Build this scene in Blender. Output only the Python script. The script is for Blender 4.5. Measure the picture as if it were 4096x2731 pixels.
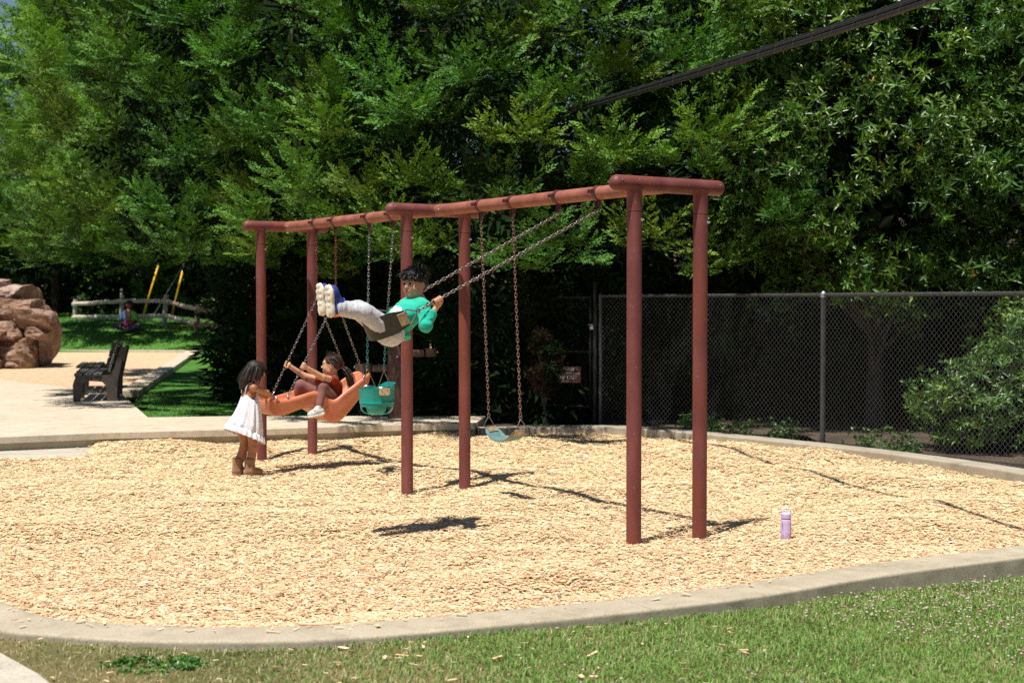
import bpy, bmesh, math, random
import numpy as np
from mathutils import Vector, Matrix, noise as mnoise

for _o in list(bpy.data.objects):
    bpy.data.objects.remove(_o, do_unlink=True)
scene = bpy.context.scene
COL = scene.collection
R = math.radians

# ------------------------------------------------------------------ camera, sky, sun, exposure
cam_data = bpy.data.cameras.new('camera')
cam_data.sensor_width = 36.0
cam_data.lens = 50.43
cam_data.clip_start = 0.05
cam_data.clip_end = 2000.0
cam_data.dof.use_dof = True
cam_data.dof.focus_distance = 10.6
cam_data.dof.aperture_fstop = 3.2
camera = bpy.data.objects.new('camera', cam_data)
COL.objects.link(camera)
camera.location = (0.0, 0.0, 1.6392)
camera.rotation_euler = (R(90) - 0.0265, 0.0, 0.0)
scene.camera = camera

SUN_EL, SHADOW = R(69.3), (0.51, 0.86)          # shadows fall away from the viewer and a little to the right
world = bpy.data.worlds.new('World')
scene.world = world
world.use_nodes = True
wn = world.node_tree.nodes
wl = world.node_tree.links
wn.clear()
sky = wn.new('ShaderNodeTexSky')
sky.sky_type = 'NISHITA'
sky.sun_disc = False
sky.sun_elevation = SUN_EL
sky.sun_rotation = math.atan2(-SHADOW[0], -SHADOW[1])
sky.altitude = 200.0
sky.air_density = 1.0
sky.dust_density = 0.4
sky.ozone_density = 2.2
bg = wn.new('ShaderNodeBackground')
bg.inputs['Strength'].default_value = 0.05
wo = wn.new('ShaderNodeOutputWorld')
wl.new(sky.outputs[0], bg.inputs['Color'])
wl.new(bg.outputs[0], wo.inputs['Surface'])

sun_data = bpy.data.lights.new('sun', 'SUN')
sun_data.energy = 5.0
sun_data.angle = R(0.53)
sun_data.color = (1.0, 0.955, 0.88)
sun = bpy.data.objects.new('sun', sun_data)
COL.objects.link(sun)
_n = math.hypot(*SHADOW)
_d = Vector((SHADOW[0] / _n * math.cos(SUN_EL), SHADOW[1] / _n * math.cos(SUN_EL), -math.sin(SUN_EL)))
sun.rotation_euler = _d.to_track_quat('-Z', 'Y').to_euler()
sun.location = (-4, -6, 20)

vs = scene.view_settings
vs.view_transform = 'Standard'
vs.look = 'None'
vs.exposure = 0.55
vs.gamma = 1.0
vs.use_curve_mapping = False
scene.cycles.max_bounces = 6
scene.cycles.diffuse_bounces = 3
scene.cycles.glossy_bounces = 3
scene.cycles.transmission_bounces = 4
scene.cycles.transparent_max_bounces = 4
scene.cycles.use_denoising = False

# ------------------------------------------------------------------ tagging
def tag(o, label=None, cat=None, group=None, kind=None):
    if label: o['label'] = label
    if cat: o['category'] = cat
    if group: o['group'] = group
    if kind: o['kind'] = kind
    return o

def link(o, parent=None):
    COL.objects.link(o)
    if parent is not None:
        o.parent = parent
        o.matrix_parent_inverse = Matrix.Identity(4)
    return o

def empty(name, loc=(0, 0, 0), label=None, cat=None, group=None):
    o = bpy.data.objects.new(name, None)
    o.empty_display_size = 0.1
    link(o)
    o.location = loc
    return tag(o, label, cat, group)

def rel(o):
    """World position of a thing's Empty (only translation is used), so that parts can be written in world coordinates."""
    p = Vector((0, 0, 0))
    while o is not None:
        p = p + Vector(o.location)
        o = o.parent
    return p

def mesh_data(name, V, F, mat=None, smooth=False, col=None, face_mats=None, mats=None):
    """V (n,3); F list of tuples or an (m,k) array; col (n,3|4) point colours."""
    me = bpy.data.meshes.new(name)
    V = np.asarray(V, dtype=np.float32)
    if isinstance(F, np.ndarray):
        m, k = F.shape
        me.vertices.add(len(V)); me.vertices.foreach_set('co', V.ravel())
        me.loops.add(m * k); me.loops.foreach_set('vertex_index', F.astype(np.int32).ravel())
        me.polygons.add(m)
        me.polygons.foreach_set('loop_start', np.arange(0, m * k, k, dtype=np.int32))
        me.polygons.foreach_set('loop_total', np.full(m, k, dtype=np.int32))
        me.update(calc_edges=True)
    else:
        me.from_pydata([tuple(map(float, v)) for v in V], [], [tuple(int(i) for i in f) for f in F])
        me.update()
    if smooth:
        me.polygons.foreach_set('use_smooth', np.ones(len(me.polygons), dtype=bool))
    if col is not None:
        col = np.asarray(col, dtype=np.float32)
        if col.shape[1] == 3:
            col = np.concatenate([col, np.ones((len(col), 1), np.float32)], 1)
        a = me.color_attributes.new('Col', 'FLOAT_COLOR', 'POINT')
        a.data.foreach_set('color', col.ravel())
    for mm in (mats or ([mat] if mat else [])):
        me.materials.append(mm)
    if face_mats is not None:
        me.polygons.foreach_set('material_index', np.asarray(face_mats, dtype=np.int32))
    return me

def build(name, V, F, mat=None, parent=None, smooth=False, col=None, local=False, **kw):
    V = np.asarray(V, dtype=np.float32)
    if parent is not None and not local:
        V = V - np.array(rel(parent), dtype=np.float32)
    o = bpy.data.objects.new(name, mesh_data(name, V, F, mat, smooth, col, **kw))
    return link(o, parent)

def set_smooth_angle(o, ang=35):
    me = o.data
    me.polygons.foreach_set('use_smooth', np.ones(len(me.polygons), dtype=bool))
    bm = bmesh.new(); bm.from_mesh(me)
    for e in bm.edges:
        if len(e.link_faces) == 2 and e.calc_face_angle(0) > R(ang):
            e.smooth = False
    bm.to_mesh(me); bm.free()
    return o

# ------------------------------------------------------------------ shape collectors
class MB:
    def __init__(self): self.V, self.F, self.M = [], [], []
    def add(self, V, F, m=0):
        n = len(self.V)
        self.V += [tuple(v) for v in V]
        for f in F:
            self.F.append(tuple(int(i) + n for i in f)); self.M.append(m)
        return self
    def tube(self, pts, r, seg=8, caps=True, m=0, closed=False):
        V, F = tube(pts, r, seg, caps, closed); return self.add(V, F, m)
    def box(self, c, h, rot=None, m=0):
        V, F = box(c, h, rot); return self.add(V, F, m)
    def rbox(self, c, h, bev=0.01, rot=None, seg=2, m=0):
        V, F = rbox(c, h, bev, rot, seg); return self.add(V, F, m)
    def lathe(self, prof, c=(0, 0, 0), axis=None, seg=20, m=0):
        V, F = lathe(prof, c, axis, seg); return self.add(V, F, m)
    def build(self, name, mat, parent=None, smooth=None, mats=None):
        o = build(name, self.V, self.F, mat, parent, mats=mats, face_mats=self.M if mats else None)
        if smooth: set_smooth_angle(o, smooth)
        return o

def norm(v):
    v = np.asarray(v, float); return v / max(1e-9, np.linalg.norm(v))

def frame_of(d, up=(0, 0, 1)):
    d = norm(d); up = np.asarray(up, float)
    if abs(np.dot(d, norm(up))) > 0.98: up = np.array([1.0, 0, 0])
    a = norm(np.cross(up, d)); b_ = np.cross(d, a)
    return a, b_, d

def tube(pts, r, seg=8, caps=True, closed=False):
    P = [np.asarray(p, float) for p in pts]; n = len(P)
    rr = [r] * n if np.isscalar(r) else list(r)
    V, F = [], []
    a = None
    for i in range(n):
        if closed: d = P[(i + 1) % n] - P[i - 1]
        elif i == 0: d = P[1] - P[0]
        elif i == n - 1: d = P[-1] - P[-2]
        else: d = norm(P[i + 1] - P[i]) + norm(P[i] - P[i - 1])
        d = norm(d)
        if a is None: a, bb, _ = frame_of(d)
        else:
            a = norm(a - d * np.dot(a, d)); bb = np.cross(d, a)
        for k in range(seg):
            t = 2 * math.pi * k / seg
            V.append(P[i] + rr[i] * (math.cos(t) * a + math.sin(t) * bb))
    m = n if closed else n - 1
    for i in range(m):
        j = (i + 1) % n
        for k in range(seg):
            l = (k + 1) % seg
            F.append((i * seg + k, i * seg + l, j * seg + l, j * seg + k))
    if caps and not closed:
        F.append(tuple(range(seg))[::-1]); F.append(tuple((n - 1) * seg + k for k in range(seg)))
    return V, F

_BOXF = [(0, 3, 2, 1), (4, 5, 6, 7), (0, 1, 5, 4), (1, 2, 6, 5), (2, 3, 7, 6), (3, 0, 4, 7)]
def box(c, h, rot=None):
    c = np.asarray(c, float)
    V = []
    for z in (-1, 1):
        for x, y in ((-1, -1), (1, -1), (1, 1), (-1, 1)):
            v = np.array([x * h[0], y * h[1], z * h[2]], float)
            if rot is not None: v = np.asarray(rot) @ v
            V.append(c + v)
    return V, _BOXF

def rbox(c, h, bev=0.01, rot=None, seg=2):
    bm = bmesh.new()
    V, F = box((0, 0, 0), h)
    vs_ = [bm.verts.new(v) for v in V]
    for f in F: bm.faces.new([vs_[i] for i in f])
    bmesh.ops.bevel(bm, geom=bm.edges[:], offset=bev, segments=seg, profile=0.5, affect='EDGES')
    bm.verts.index_update()
    V = [np.array(v.co) for v in bm.verts]; F = [tuple(v.index for v in f.verts) for f in bm.faces]
    bm.free()
    if rot is not None: V = [np.asarray(rot) @ v for v in V]
    return [v + np.asarray(c, float) for v in V], F

def lathe(prof, c=(0, 0, 0), axis=None, seg=20):
    """prof: list of (radius, height) turned about the axis (default +Z)."""
    a, b_, d = frame_of(axis if axis is not None else (0, 0, 1))
    V, F = [], []
    for r_, z in prof:
        for k in range(seg):
            t = 2 * math.pi * k / seg
            V.append(np.asarray(c, float) + d * z + r_ * (math.cos(t) * a + math.sin(t) * b_))
    for i in range(len(prof) - 1):
        for k in range(seg):
            l = (k + 1) % seg
            F.append((i * seg + k, i * seg + l, (i + 1) * seg + l, (i + 1) * seg + k))
    F.append(tuple(range(seg))[::-1]); F.append(tuple((len(prof) - 1) * seg + k for k in range(seg)))
    return V, F

def rotz(a):
    c, s = math.cos(a), math.sin(a)
    return np.array([[c, -s, 0], [s, c, 0], [0, 0, 1]])

def cat_curve(pts, n=8):
    """Catmull-Rom through points."""
    P = [np.asarray(p, float) for p in pts]
    P = [2 * P[0] - P[1]] + P + [2 * P[-1] - P[-2]]
    out = []
    for i in range(1, len(P) - 2):
        for k in range(n):
            t = k / n
            out.append(0.5 * ((2 * P[i]) + (-P[i - 1] + P[i + 1]) * t + (2 * P[i - 1] - 5 * P[i] + 4 * P[i + 1] - P[i + 2]) * t * t
                              + (-P[i - 1] + 3 * P[i] - 3 * P[i + 1] + P[i + 2]) * t ** 3))
    out.append(P[-2])
    return out

# ------------------------------------------------------------------ smooth numpy noise (value noise on a lattice)
def vnoise(P, seed=0):
    P = np.asarray(P, float)
    i = np.floor(P).astype(np.int64); f_ = P - i
    f_ = f_ * f_ * (3 - 2 * f_)
    def h(a):
        n = (a[..., 0] * 374761393 + a[..., 1] * 668265263 + a[..., 2] * 2147483647 + seed * 974711) & 0xffffffff
        n = ((n ^ (n >> 13)) * 1274126177) & 0xffffffff
        n = n ^ (n >> 16)
        return (n & 0xffff) / 65535.0
    r_ = 0
    for dx in (0, 1):
        for dy in (0, 1):
            for dz in (0, 1):
                w = (f_[..., 0] if dx else 1 - f_[..., 0]) * (f_[..., 1] if dy else 1 - f_[..., 1]) * (f_[..., 2] if dz else 1 - f_[..., 2])
                r_ = r_ + w * h(i + np.array([dx, dy, dz]))
    return r_
def fbm(P, seed=0, octaves=3):
    P = np.asarray(P, float); s, a, t = 0, 1.0, 0
    for o_ in range(octaves):
        s = s + a * vnoise(P * 2 ** o_ + 17.3 * o_, seed + o_); t += a; a *= 0.5
    return s / t

# ------------------------------------------------------------------ signed-distance bodies, meshed with surface nets
class SDF:
    def __init__(self): self.p = []
    def cone(self, a, b, ra, rb, k=0.02, op=0):
        self.p.append(('c', np.asarray(a, float), np.asarray(b, float), ra, rb, k, op)); return self
    def chain(self, pts, rs, k=0.02):
        for i in range(len(pts) - 1): self.cone(pts[i], pts[i + 1], rs[i], rs[i + 1], k)
        return self
    def ell(self, c, r, axes=None, k=0.02, op=0):
        self.p.append(('e', np.asarray(c, float), np.asarray(r, float), None if axes is None else np.asarray(axes, float), 0, k, op)); return self
    def box(self, c, h, axes=None, rd=0.01, k=0.01, op=0):
        self.p.append(('b', np.asarray(c, float), np.asarray(h, float), None if axes is None else np.asarray(axes, float), rd, k, op)); return self
    def bounds(self):
        lo, hi = [], []
        for q_ in self.p:
            if q_[6]: continue
            if q_[0] == 'c':
                lo.append(np.minimum(q_[1] - q_[3], q_[2] - q_[4])); hi.append(np.maximum(q_[1] + q_[3], q_[2] + q_[4]))
            else:
                m = np.linalg.norm(q_[2]) if q_[3] is not None else q_[2]
                lo.append(q_[1] - m); hi.append(q_[1] + m)
        return np.min(lo, 0), np.max(hi, 0)
    def mesh(self, h=0.005, disp=None):
        lo, hi = self.bounds(); lo = lo - 4 * h - 0.01; hi = hi + 4 * h + 0.01
        n = np.ceil((hi - lo) / h).astype(int) + 1
        D = np.full(n, 0.3, np.float32)
        ax = [lo[i] + h * np.arange(n[i]) for i in range(3)]
        for q_ in self.p:
            k = max(q_[5], 1e-4)
            m = k + 4 * h + 0.012
            if q_[0] == 'c':
                l = np.minimum(q_[1] - q_[3], q_[2] - q_[4]) - m; u = np.maximum(q_[1] + q_[3], q_[2] + q_[4]) + m
            else:
                e = np.linalg.norm(q_[2]) if q_[3] is not None else q_[2]
                l = q_[1] - e - m; u = q_[1] + e + m
            i0 = np.clip(((l - lo) / h).astype(int), 0, n - 1); i1 = np.clip(((u - lo) / h).astype(int) + 2, 1, n)
            if np.any(i1 <= i0): continue
            X, Y, Z = np.meshgrid(ax[0][i0[0]:i1[0]], ax[1][i0[1]:i1[1]], ax[2][i0[2]:i1[2]], indexing='ij')
            if q_[0] == 'c':
                a, b_ = q_[1], q_[2]; ab = b_ - a; L2 = max(1e-9, ab @ ab)
                t = np.clip(((X - a[0]) * ab[0] + (Y - a[1]) * ab[1] + (Z - a[2]) * ab[2]) / L2, 0, 1)
                d = np.sqrt((X - a[0] - ab[0] * t) ** 2 + (Y - a[1] - ab[1] * t) ** 2 + (Z - a[2] - ab[2] * t) ** 2) - (q_[3] + (q_[4] - q_[3]) * t)
            else:
                c = q_[1]; x, y, z = X - c[0], Y - c[1], Z - c[2]
                if q_[3] is not None:
                    A = q_[3]; x, y, z = (A[0, 0] * x + A[0, 1] * y + A[0, 2] * z, A[1, 0] * x + A[1, 1] * y + A[1, 2] * z, A[2, 0] * x + A[2, 1] * y + A[2, 2] * z)
                if q_[0] == 'e':
                    r_ = q_[2]
                    k0 = np.sqrt((x / r_[0]) ** 2 + (y / r_[1]) ** 2 + (z / r_[2]) ** 2)
                    k1 = np.sqrt((x / r_[0] ** 2) ** 2 + (y / r_[1] ** 2) ** 2 + (z / r_[2] ** 2) ** 2)
                    d = np.where(k0 < 1e-6, -min(r_), k0 * (k0 - 1) / np.maximum(k1, 1e-9))
                else:
                    r_ = q_[2] - q_[4]
                    qx, qy, qz = np.abs(x) - r_[0], np.abs(y) - r_[1], np.abs(z) - r_[2]
                    d = np.sqrt(np.maximum(qx, 0) ** 2 + np.maximum(qy, 0) ** 2 + np.maximum(qz, 0) ** 2) + np.minimum(np.maximum(qx, np.maximum(qy, qz)), 0) - q_[4]
            sub = D[i0[0]:i1[0], i0[1]:i1[1], i0[2]:i1[2]]
            if q_[6]:
                d = -d; t = np.clip(0.5 - 0.5 * (d - sub) / k, 0, 1)
                sub[...] = d + (sub - d) * t + k * t * (1 - t)
            else:
                t = np.clip(0.5 + 0.5 * (sub - d) / k, 0, 1)
                sub[...] = sub + (d - sub) * t - k * t * (1 - t)
        if disp is not None:
            m = np.abs(D) < 0.04
            idx = np.argwhere(m)
            P = lo + idx * h
            D[m] += disp(P)
        return surface_nets(D, lo, h)

def surface_nets(D, lo, h):
    n = np.array(D.shape); s = D < 0
    c = n - 1
    acc = np.zeros(tuple(c) + (3,), np.float32); cnt = np.zeros(tuple(c), np.float32)
    corners = [(i, j, k) for i in (0, 1) for j in (0, 1) for k in (0, 1)]
    def sl(o): return tuple(slice(o[i], o[i] + c[i]) for i in range(3))
    for a in corners:
        for ax in range(3):
            if a[ax]: continue
            b_ = list(a); b_[ax] = 1
            da, db = D[sl(a)], D[sl(b_)]
            m = (da < 0) != (db < 0)
            t = np.where(m, da / np.where(m, da - db, 1), 0)
            for i in range(3):
                acc[..., i] += m * (a[i] + (t if i == ax else 0))
            cnt += m
    act = cnt > 0
    ids = -np.ones(tuple(c), np.int64); ids[act] = np.arange(act.sum())
    cell = np.argwhere(act)
    V = lo + h * (cell + acc[act] / cnt[act][:, None])
    quads = []
    for ax in range(3):
        o1, o2 = (ax + 1) % 3, (ax + 2) % 3
        A = [slice(None)] * 3; B = [slice(None)] * 3
        A[ax] = slice(0, n[ax] - 1); B[ax] = slice(1, n[ax])
        m = s[tuple(A)] != s[tuple(B)]
        e = np.argwhere(m)
        e = e[(e[:, o1] > 0) & (e[:, o2] > 0) & (e[:, o1] < c[o1]) & (e[:, o2] < c[o2])]
        if not len(e): continue
        ins = s[tuple(A)][tuple(e.T)]
        def cid(d1, d2):
            x = e.copy(); x[:, o1] -= d1; x[:, o2] -= d2
            return ids[tuple(x.T)]
        Q = np.stack([cid(1, 1), cid(0, 1), cid(0, 0), cid(1, 0)], 1)
        Q[~ins] = Q[~ins][:, ::-1]
        quads.append(Q)
    F = np.concatenate(quads)
    # one light smoothing pass
    for _ in range(2):
        S = np.zeros_like(V); k = np.zeros(len(V))
        for a, b_ in ((0, 1), (1, 2), (2, 3), (3, 0)):
            np.add.at(S, F[:, a], V[F[:, b_]]); np.add.at(S, F[:, b_], V[F[:, a]])
            np.add.at(k, F[:, a], 1); np.add.at(k, F[:, b_], 1)
        V = V * 0.6 + 0.4 * S / np.maximum(k, 1)[:, None]
    return V, F
# ------------------------------------------------------------------ materials (all node based)
def new_mat(name):
    m = bpy.data.materials.new(name); m.use_nodes = True
    nt = m.node_tree; nt.nodes.clear()
    out = nt.nodes.new('ShaderNodeOutputMaterial')
    p = nt.nodes.new('ShaderNodeBsdfPrincipled')
    nt.links.new(p.outputs[0], out.inputs['Surface'])
    return m, nt, p, out

def c4(c): return (c[0], c[1], c[2], 1.0)

def noise_node(nt, scale, detail=4.0, rough=0.55, coord='Object', stretch=None, dist=0.0):
    tc = nt.nodes.new('ShaderNodeTexCoord')
    n = nt.nodes.new('ShaderNodeTexNoise')
    n.inputs['Scale'].default_value = scale
    n.inputs['Detail'].default_value = detail
    n.inputs['Roughness'].default_value = rough
    n.inputs['Distortion'].default_value = dist
    if coord == 'World':
        g = nt.nodes.new('ShaderNodeNewGeometry'); src = g.outputs['Position']
    else:
        src = tc.outputs[coord]
    if stretch is not None:
        mp = nt.nodes.new('ShaderNodeMapping'); mp.inputs['Scale'].default_value = stretch
        nt.links.new(src, mp.inputs[0]); src = mp.outputs[0]
    nt.links.new(src, n.inputs['Vector'])
    return n

def ramp(nt, fac, stops):
    r_ = nt.nodes.new('ShaderNodeValToRGB')
    el = r_.color_ramp.elements
    while len(el) < len(stops): el.new(0.5)
    for e, (p, c) in zip(el, stops):
        e.position = p; e.color = c4(c)
    nt.links.new(fac, r_.inputs[0])
    return r_

def mixc(nt, a, b, fac, blend='MIX'):
    m = nt.nodes.new('ShaderNodeMix'); m.data_type = 'RGBA'; m.blend_type = blend
    for s, v in ((6, a), (7, b)):
        if hasattr(v, 'is_output'): nt.links.new(v, m.inputs[s])
        else: m.inputs[s].default_value = c4(v)
    if hasattr(fac, 'is_output'): nt.links.new(fac, m.inputs[0])
    else: m.inputs[0].default_value = fac
    return m.outputs[2]

def bump_to(nt, p, height, strength=0.3, dist=0.01, normal_in=None):
    b_ = nt.nodes.new('ShaderNodeBump')
    b_.inputs['Strength'].default_value = strength; b_.inputs['Distance'].default_value = dist
    nt.links.new(height, b_.inputs['Height'])
    if normal_in is not None: nt.links.new(normal_in, b_.inputs['Normal'])
    nt.links.new(b_.outputs[0], p.inputs['Normal'])
    return b_.outputs[0]

def mat(name, c1, c2=None, scale=8.0, rough=0.6, spec=0.4, metal=0.0, bump=0.0, bscale=60.0, bdist=0.005, c3=None, coord='Object',
        stretch=None, vcol=False, sheen=0.0, lo=0.35, hi=0.65, sss=0.0, coat=0.0, rough2=None):
    m, nt, p, out = new_mat(name)
    p.inputs['Roughness'].default_value = rough
    p.inputs['Specular IOR Level'].default_value = spec
    p.inputs['Metallic'].default_value = metal
    p.inputs['Coat Weight'].default_value = coat
    if sheen: p.inputs['Sheen Weight'].default_value = sheen
    if sss:
        p.inputs['Subsurface Weight'].default_value = sss
        p.inputs['Subsurface Radius'].default_value = (0.012, 0.005, 0.003)
        p.inputs['Subsurface Scale'].default_value = 0.6
    base = None
    if c2 is not None:
        n = noise_node(nt, scale, coord=coord, stretch=stretch)
        st = [(lo, c1), (hi, c2)] if c3 is None else [(lo, c1), (0.5, c2), (hi, c3)]
        base = ramp(nt, n.outputs[0], st).outputs[0]
        if rough2 is not None:
            mr = nt.nodes.new('ShaderNodeMapRange'); mr.inputs[1].default_value = lo; mr.inputs[2].default_value = hi
            mr.inputs[3].default_value = rough; mr.inputs[4].default_value = rough2
            nt.links.new(n.outputs[0], mr.inputs[0]); nt.links.new(mr.outputs[0], p.inputs['Roughness'])
    if vcol:
        a = nt.nodes.new('ShaderNodeAttribute'); a.attribute_name = 'Col'
        base = a.outputs['Color'] if base is None else mixc(nt, base, a.outputs['Color'], 1.0, 'MULTIPLY')
    if base is not None: nt.links.new(base, p.inputs['Base Color'])
    else: p.inputs['Base Color'].default_value = c4(c1)
    if bump:
        n2 = noise_node(nt, bscale, coord=coord, stretch=stretch, detail=5)
        bump_to(nt, p, n2.outputs[0], bump, bdist)
    return m

def leaf_mat(name, rough=0.45, spec=0.5, trans=0.25, tint=(1, 1, 1), ttint=(0.75, 1.0, 0.25)):
    """Foliage: vertex colour, a little light coming through the blade."""
    m, nt, p, out = new_mat(name)
    p.inputs['Roughness'].default_value = rough; p.inputs['Specular IOR Level'].default_value = spec
    a = nt.nodes.new('ShaderNodeAttribute'); a.attribute_name = 'Col'
    base = mixc(nt, a.outputs['Color'], tint, 1.0, 'MULTIPLY')
    nt.links.new(base, p.inputs['Base Color'])
    t = nt.nodes.new('ShaderNodeBsdfTranslucent')
    tc = mixc(nt, base, ttint, 1.0, 'MULTIPLY'); nt.links.new(tc, t.inputs['Color'])
    mx = nt.nodes.new('ShaderNodeMixShader'); mx.inputs[0].default_value = trans
    nt.links.new(p.outputs[0], mx.inputs[1]); nt.links.new(t.outputs[0], mx.inputs[2])
    nt.links.new(mx.outputs[0], out.inputs['Surface'])
    return m

M = {}
# red powder-coated steel: faded, with rust-brown lower down the posts
def post_material():
    m, nt, p, out = new_mat('red_brown_coated_steel')
    n = noise_node(nt, 3.0, coord='World', detail=6, stretch=(3, 3, 0.8))
    base = ramp(nt, n.outputs[0], [(0.3, (0.118, 0.03, 0.0255)), (0.5, (0.150, 0.041, 0.036)), (0.72, (0.19, 0.06, 0.053))]).outputs[0]
    n2 = noise_node(nt, 1.3, coord='World', detail=3, stretch=(2, 2, 0.5))
    rust = ramp(nt, n2.outputs[0], [(0.52, (0, 0, 0)), (0.72, (1, 1, 1))]).outputs[0]
    base = mixc(nt, base, (0.185, 0.046, 0.018), rust)
    n5 = noise_node(nt, 70.0, coord='World', detail=4, stretch=(1, 1, .35))
    sc_ = ramp(nt, n5.outputs[0], [(0.66, (0, 0, 0)), (0.72, (1, 1, 1))]).outputs[0]
    base = mixc(nt, base, (0.30, 0.17, 0.14), sc_)
    nt.links.new(base, p.inputs['Base Color'])
    n3 = noise_node(nt, 40.0, coord='World', detail=5)
    mr = nt.nodes.new('ShaderNodeMapRange'); mr.inputs[3].default_value = 0.42; mr.inputs[4].default_value = 0.68
    nt.links.new(n3.outputs[0], mr.inputs[0]); nt.links.new(mr.outputs[0], p.inputs['Roughness'])
    p.inputs['Specular IOR Level'].default_value = 0.35
    bump_to(nt, p, n3.outputs[0], 0.08, 0.002)
    return m
M['post'] = post_material()
def beam_material():
    m, nt, p, out = new_mat('sun_faded_red_beam')
    n = noise_node(nt, 7.0, coord='World', detail=7, rough=0.65)
    base = ramp(nt, n.outputs[0], [(0.3, (0.19, 0.058, 0.045)), (0.5, (0.265, 0.092, 0.062)), (0.7, (0.34, 0.135, 0.085))]).outputs[0]
    nt.links.new(base, p.inputs['Base Color'])
    p.inputs['Roughness'].default_value = 0.6; p.inputs['Specular IOR Level'].default_value = 0.3
    return m
M['beam'] = beam_material()
M['clamp'] = mat('dull_red_clamp', (0.07, 0.02, 0.018), (0.12, 0.035, 0.03), 40, rough=0.5)
M['bolt'] = mat('zinc_bolt', (0.6, 0.58, 0.52), rough=0.3, metal=1.0)
M['iron'] = mat('dark_galvanised_chain', (0.16, 0.135, 0.125), (0.30, 0.26, 0.235), 60, rough=0.36, metal=0.9, coord='World')
M['rust_iron'] = mat('rusty_chain', (0.20, 0.105, 0.08), (0.34, 0.22, 0.18), 60, rough=0.42, metal=0.75, coord='World')
M['red_chain'] = mat('red_coated_chain', (0.11, 0.028, 0.02), (0.2, 0.07, 0.05), 50, rough=0.4, metal=0.3, coord='World')
def teal_chain():
    m, nt, p, out = new_mat('teal_coated_chain')
    g = nt.nodes.new('ShaderNodeNewGeometry'); sx = nt.nodes.new('ShaderNodeSeparateXYZ')
    nt.links.new(g.outputs['Position'], sx.inputs[0])
    mr = nt.nodes.new('ShaderNodeMapRange'); mr.inputs[1].default_value = 1.62; mr.inputs[2].default_value = 1.78
    nt.links.new(sx.outputs['Z'], mr.inputs[0])
    c = mixc(nt, (0.02, 0.115, 0.10), (0.33, 0.31, 0.28), mr.outputs[0])
    nt.links.new(c, p.inputs['Base Color']); nt.links.new(mr.outputs[0], p.inputs['Metallic'])
    p.inputs['Roughness'].default_value = 0.35
    return m
M['teal_chain'] = teal_chain()
M['black_rubber'] = mat('black_rubber_belt', (0.022, 0.02, 0.017), (0.035, 0.032, 0.027), 25, rough=0.55, bump=0.1, bscale=200)
M['teal_rubber'] = mat('worn_blue_green_rubber', (0.07, 0.15, 0.155), (0.12, 0.20, 0.19), 14, rough=0.5, c3=(0.16, 0.22, 0.2))
M['bucket'] = mat('teal_bucket_rubber', (0.0, 0.235, 0.205), (0.005, 0.27, 0.23), 9, rough=0.3, spec=0.5)
M['plate'] = mat('rusty_seat_plate', (0.27, 0.19, 0.12), (0.42, 0.32, 0.22), 30, rough=0.5, metal=0.55)
M['tan_plate'] = mat('tan_plate', (0.55, 0.42, 0.26), (0.62, 0.5, 0.33), 20, rough=0.5, metal=0.2)
M['bright_steel'] = mat('bright_steel', (0.6, 0.6, 0.6), rough=0.28, metal=1.0)
M['orange'] = mat('salmon_orange_plastic', (0.49, 0.14, 0.066), (0.53, 0.165, 0.082), 5, rough=0.42, spec=0.45, c3=(0.58, 0.205, 0.11))
M['concrete'] = None
def concrete(name, c1, c2, joint=False, rough=0.85, scale=1.5):
    m, nt, p, out = new_mat(name)
    n = noise_node(nt, scale, coord='World', detail=8, rough=0.65)
    base = ramp(nt, n.outputs[0], [(0.28, c1), (0.72, c2)]).outputs[0]
    n2 = noise_node(nt, 90.0, coord='World', detail=3)
    sp = ramp(nt, n2.outputs[0], [(0.30, (0.62, 0.6, 0.57)), (0.5, (1, 1, 1)), (0.75, (1.08, 1.08, 1.08))]).outputs[0]
    base = mixc(nt, base, sp, 0.75, 'MULTIPLY')
    n4 = noise_node(nt, 5.0, coord='World', detail=6, rough=0.7)
    st = ramp(nt, n4.outputs[0], [(0.33, (0.72, 0.69, 0.64)), (0.52, (1, 1, 1))]).outputs[0]
    base = mixc(nt, base, st, 0.7, 'MULTIPLY')
    nt.links.new(base, p.inputs['Base Color'])
    p.inputs['Roughness'].default_value = rough; p.inputs['Specular IOR Level'].default_value = 0.25
    n3 = noise_node(nt, 60.0, coord='World', detail=8, rough=0.7)
    bump_to(nt, p, n3.outputs[0], 0.35, 0.004)
    return m
M['kerb'] = concrete('kerb_concrete', (0.30, 0.265, 0.205), (0.40, 0.355, 0.28))
M['kerb_old'] = concrete('old_kerb_concrete', (0.33, 0.285, 0.205), (0.44, 0.38, 0.285), scale=4)
M['paving'] = concrete('paving_concrete', (0.47, 0.40, 0.30), (0.55, 0.475, 0.37), scale=0.7)
M['slab'] = concrete('grey_slab_concrete', (0.40, 0.36, 0.29), (0.47, 0.43, 0.36), scale=1.0)
M['joint'] = mat('joint_line', (0.10, 0.085, 0.065), rough=0.95)
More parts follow.
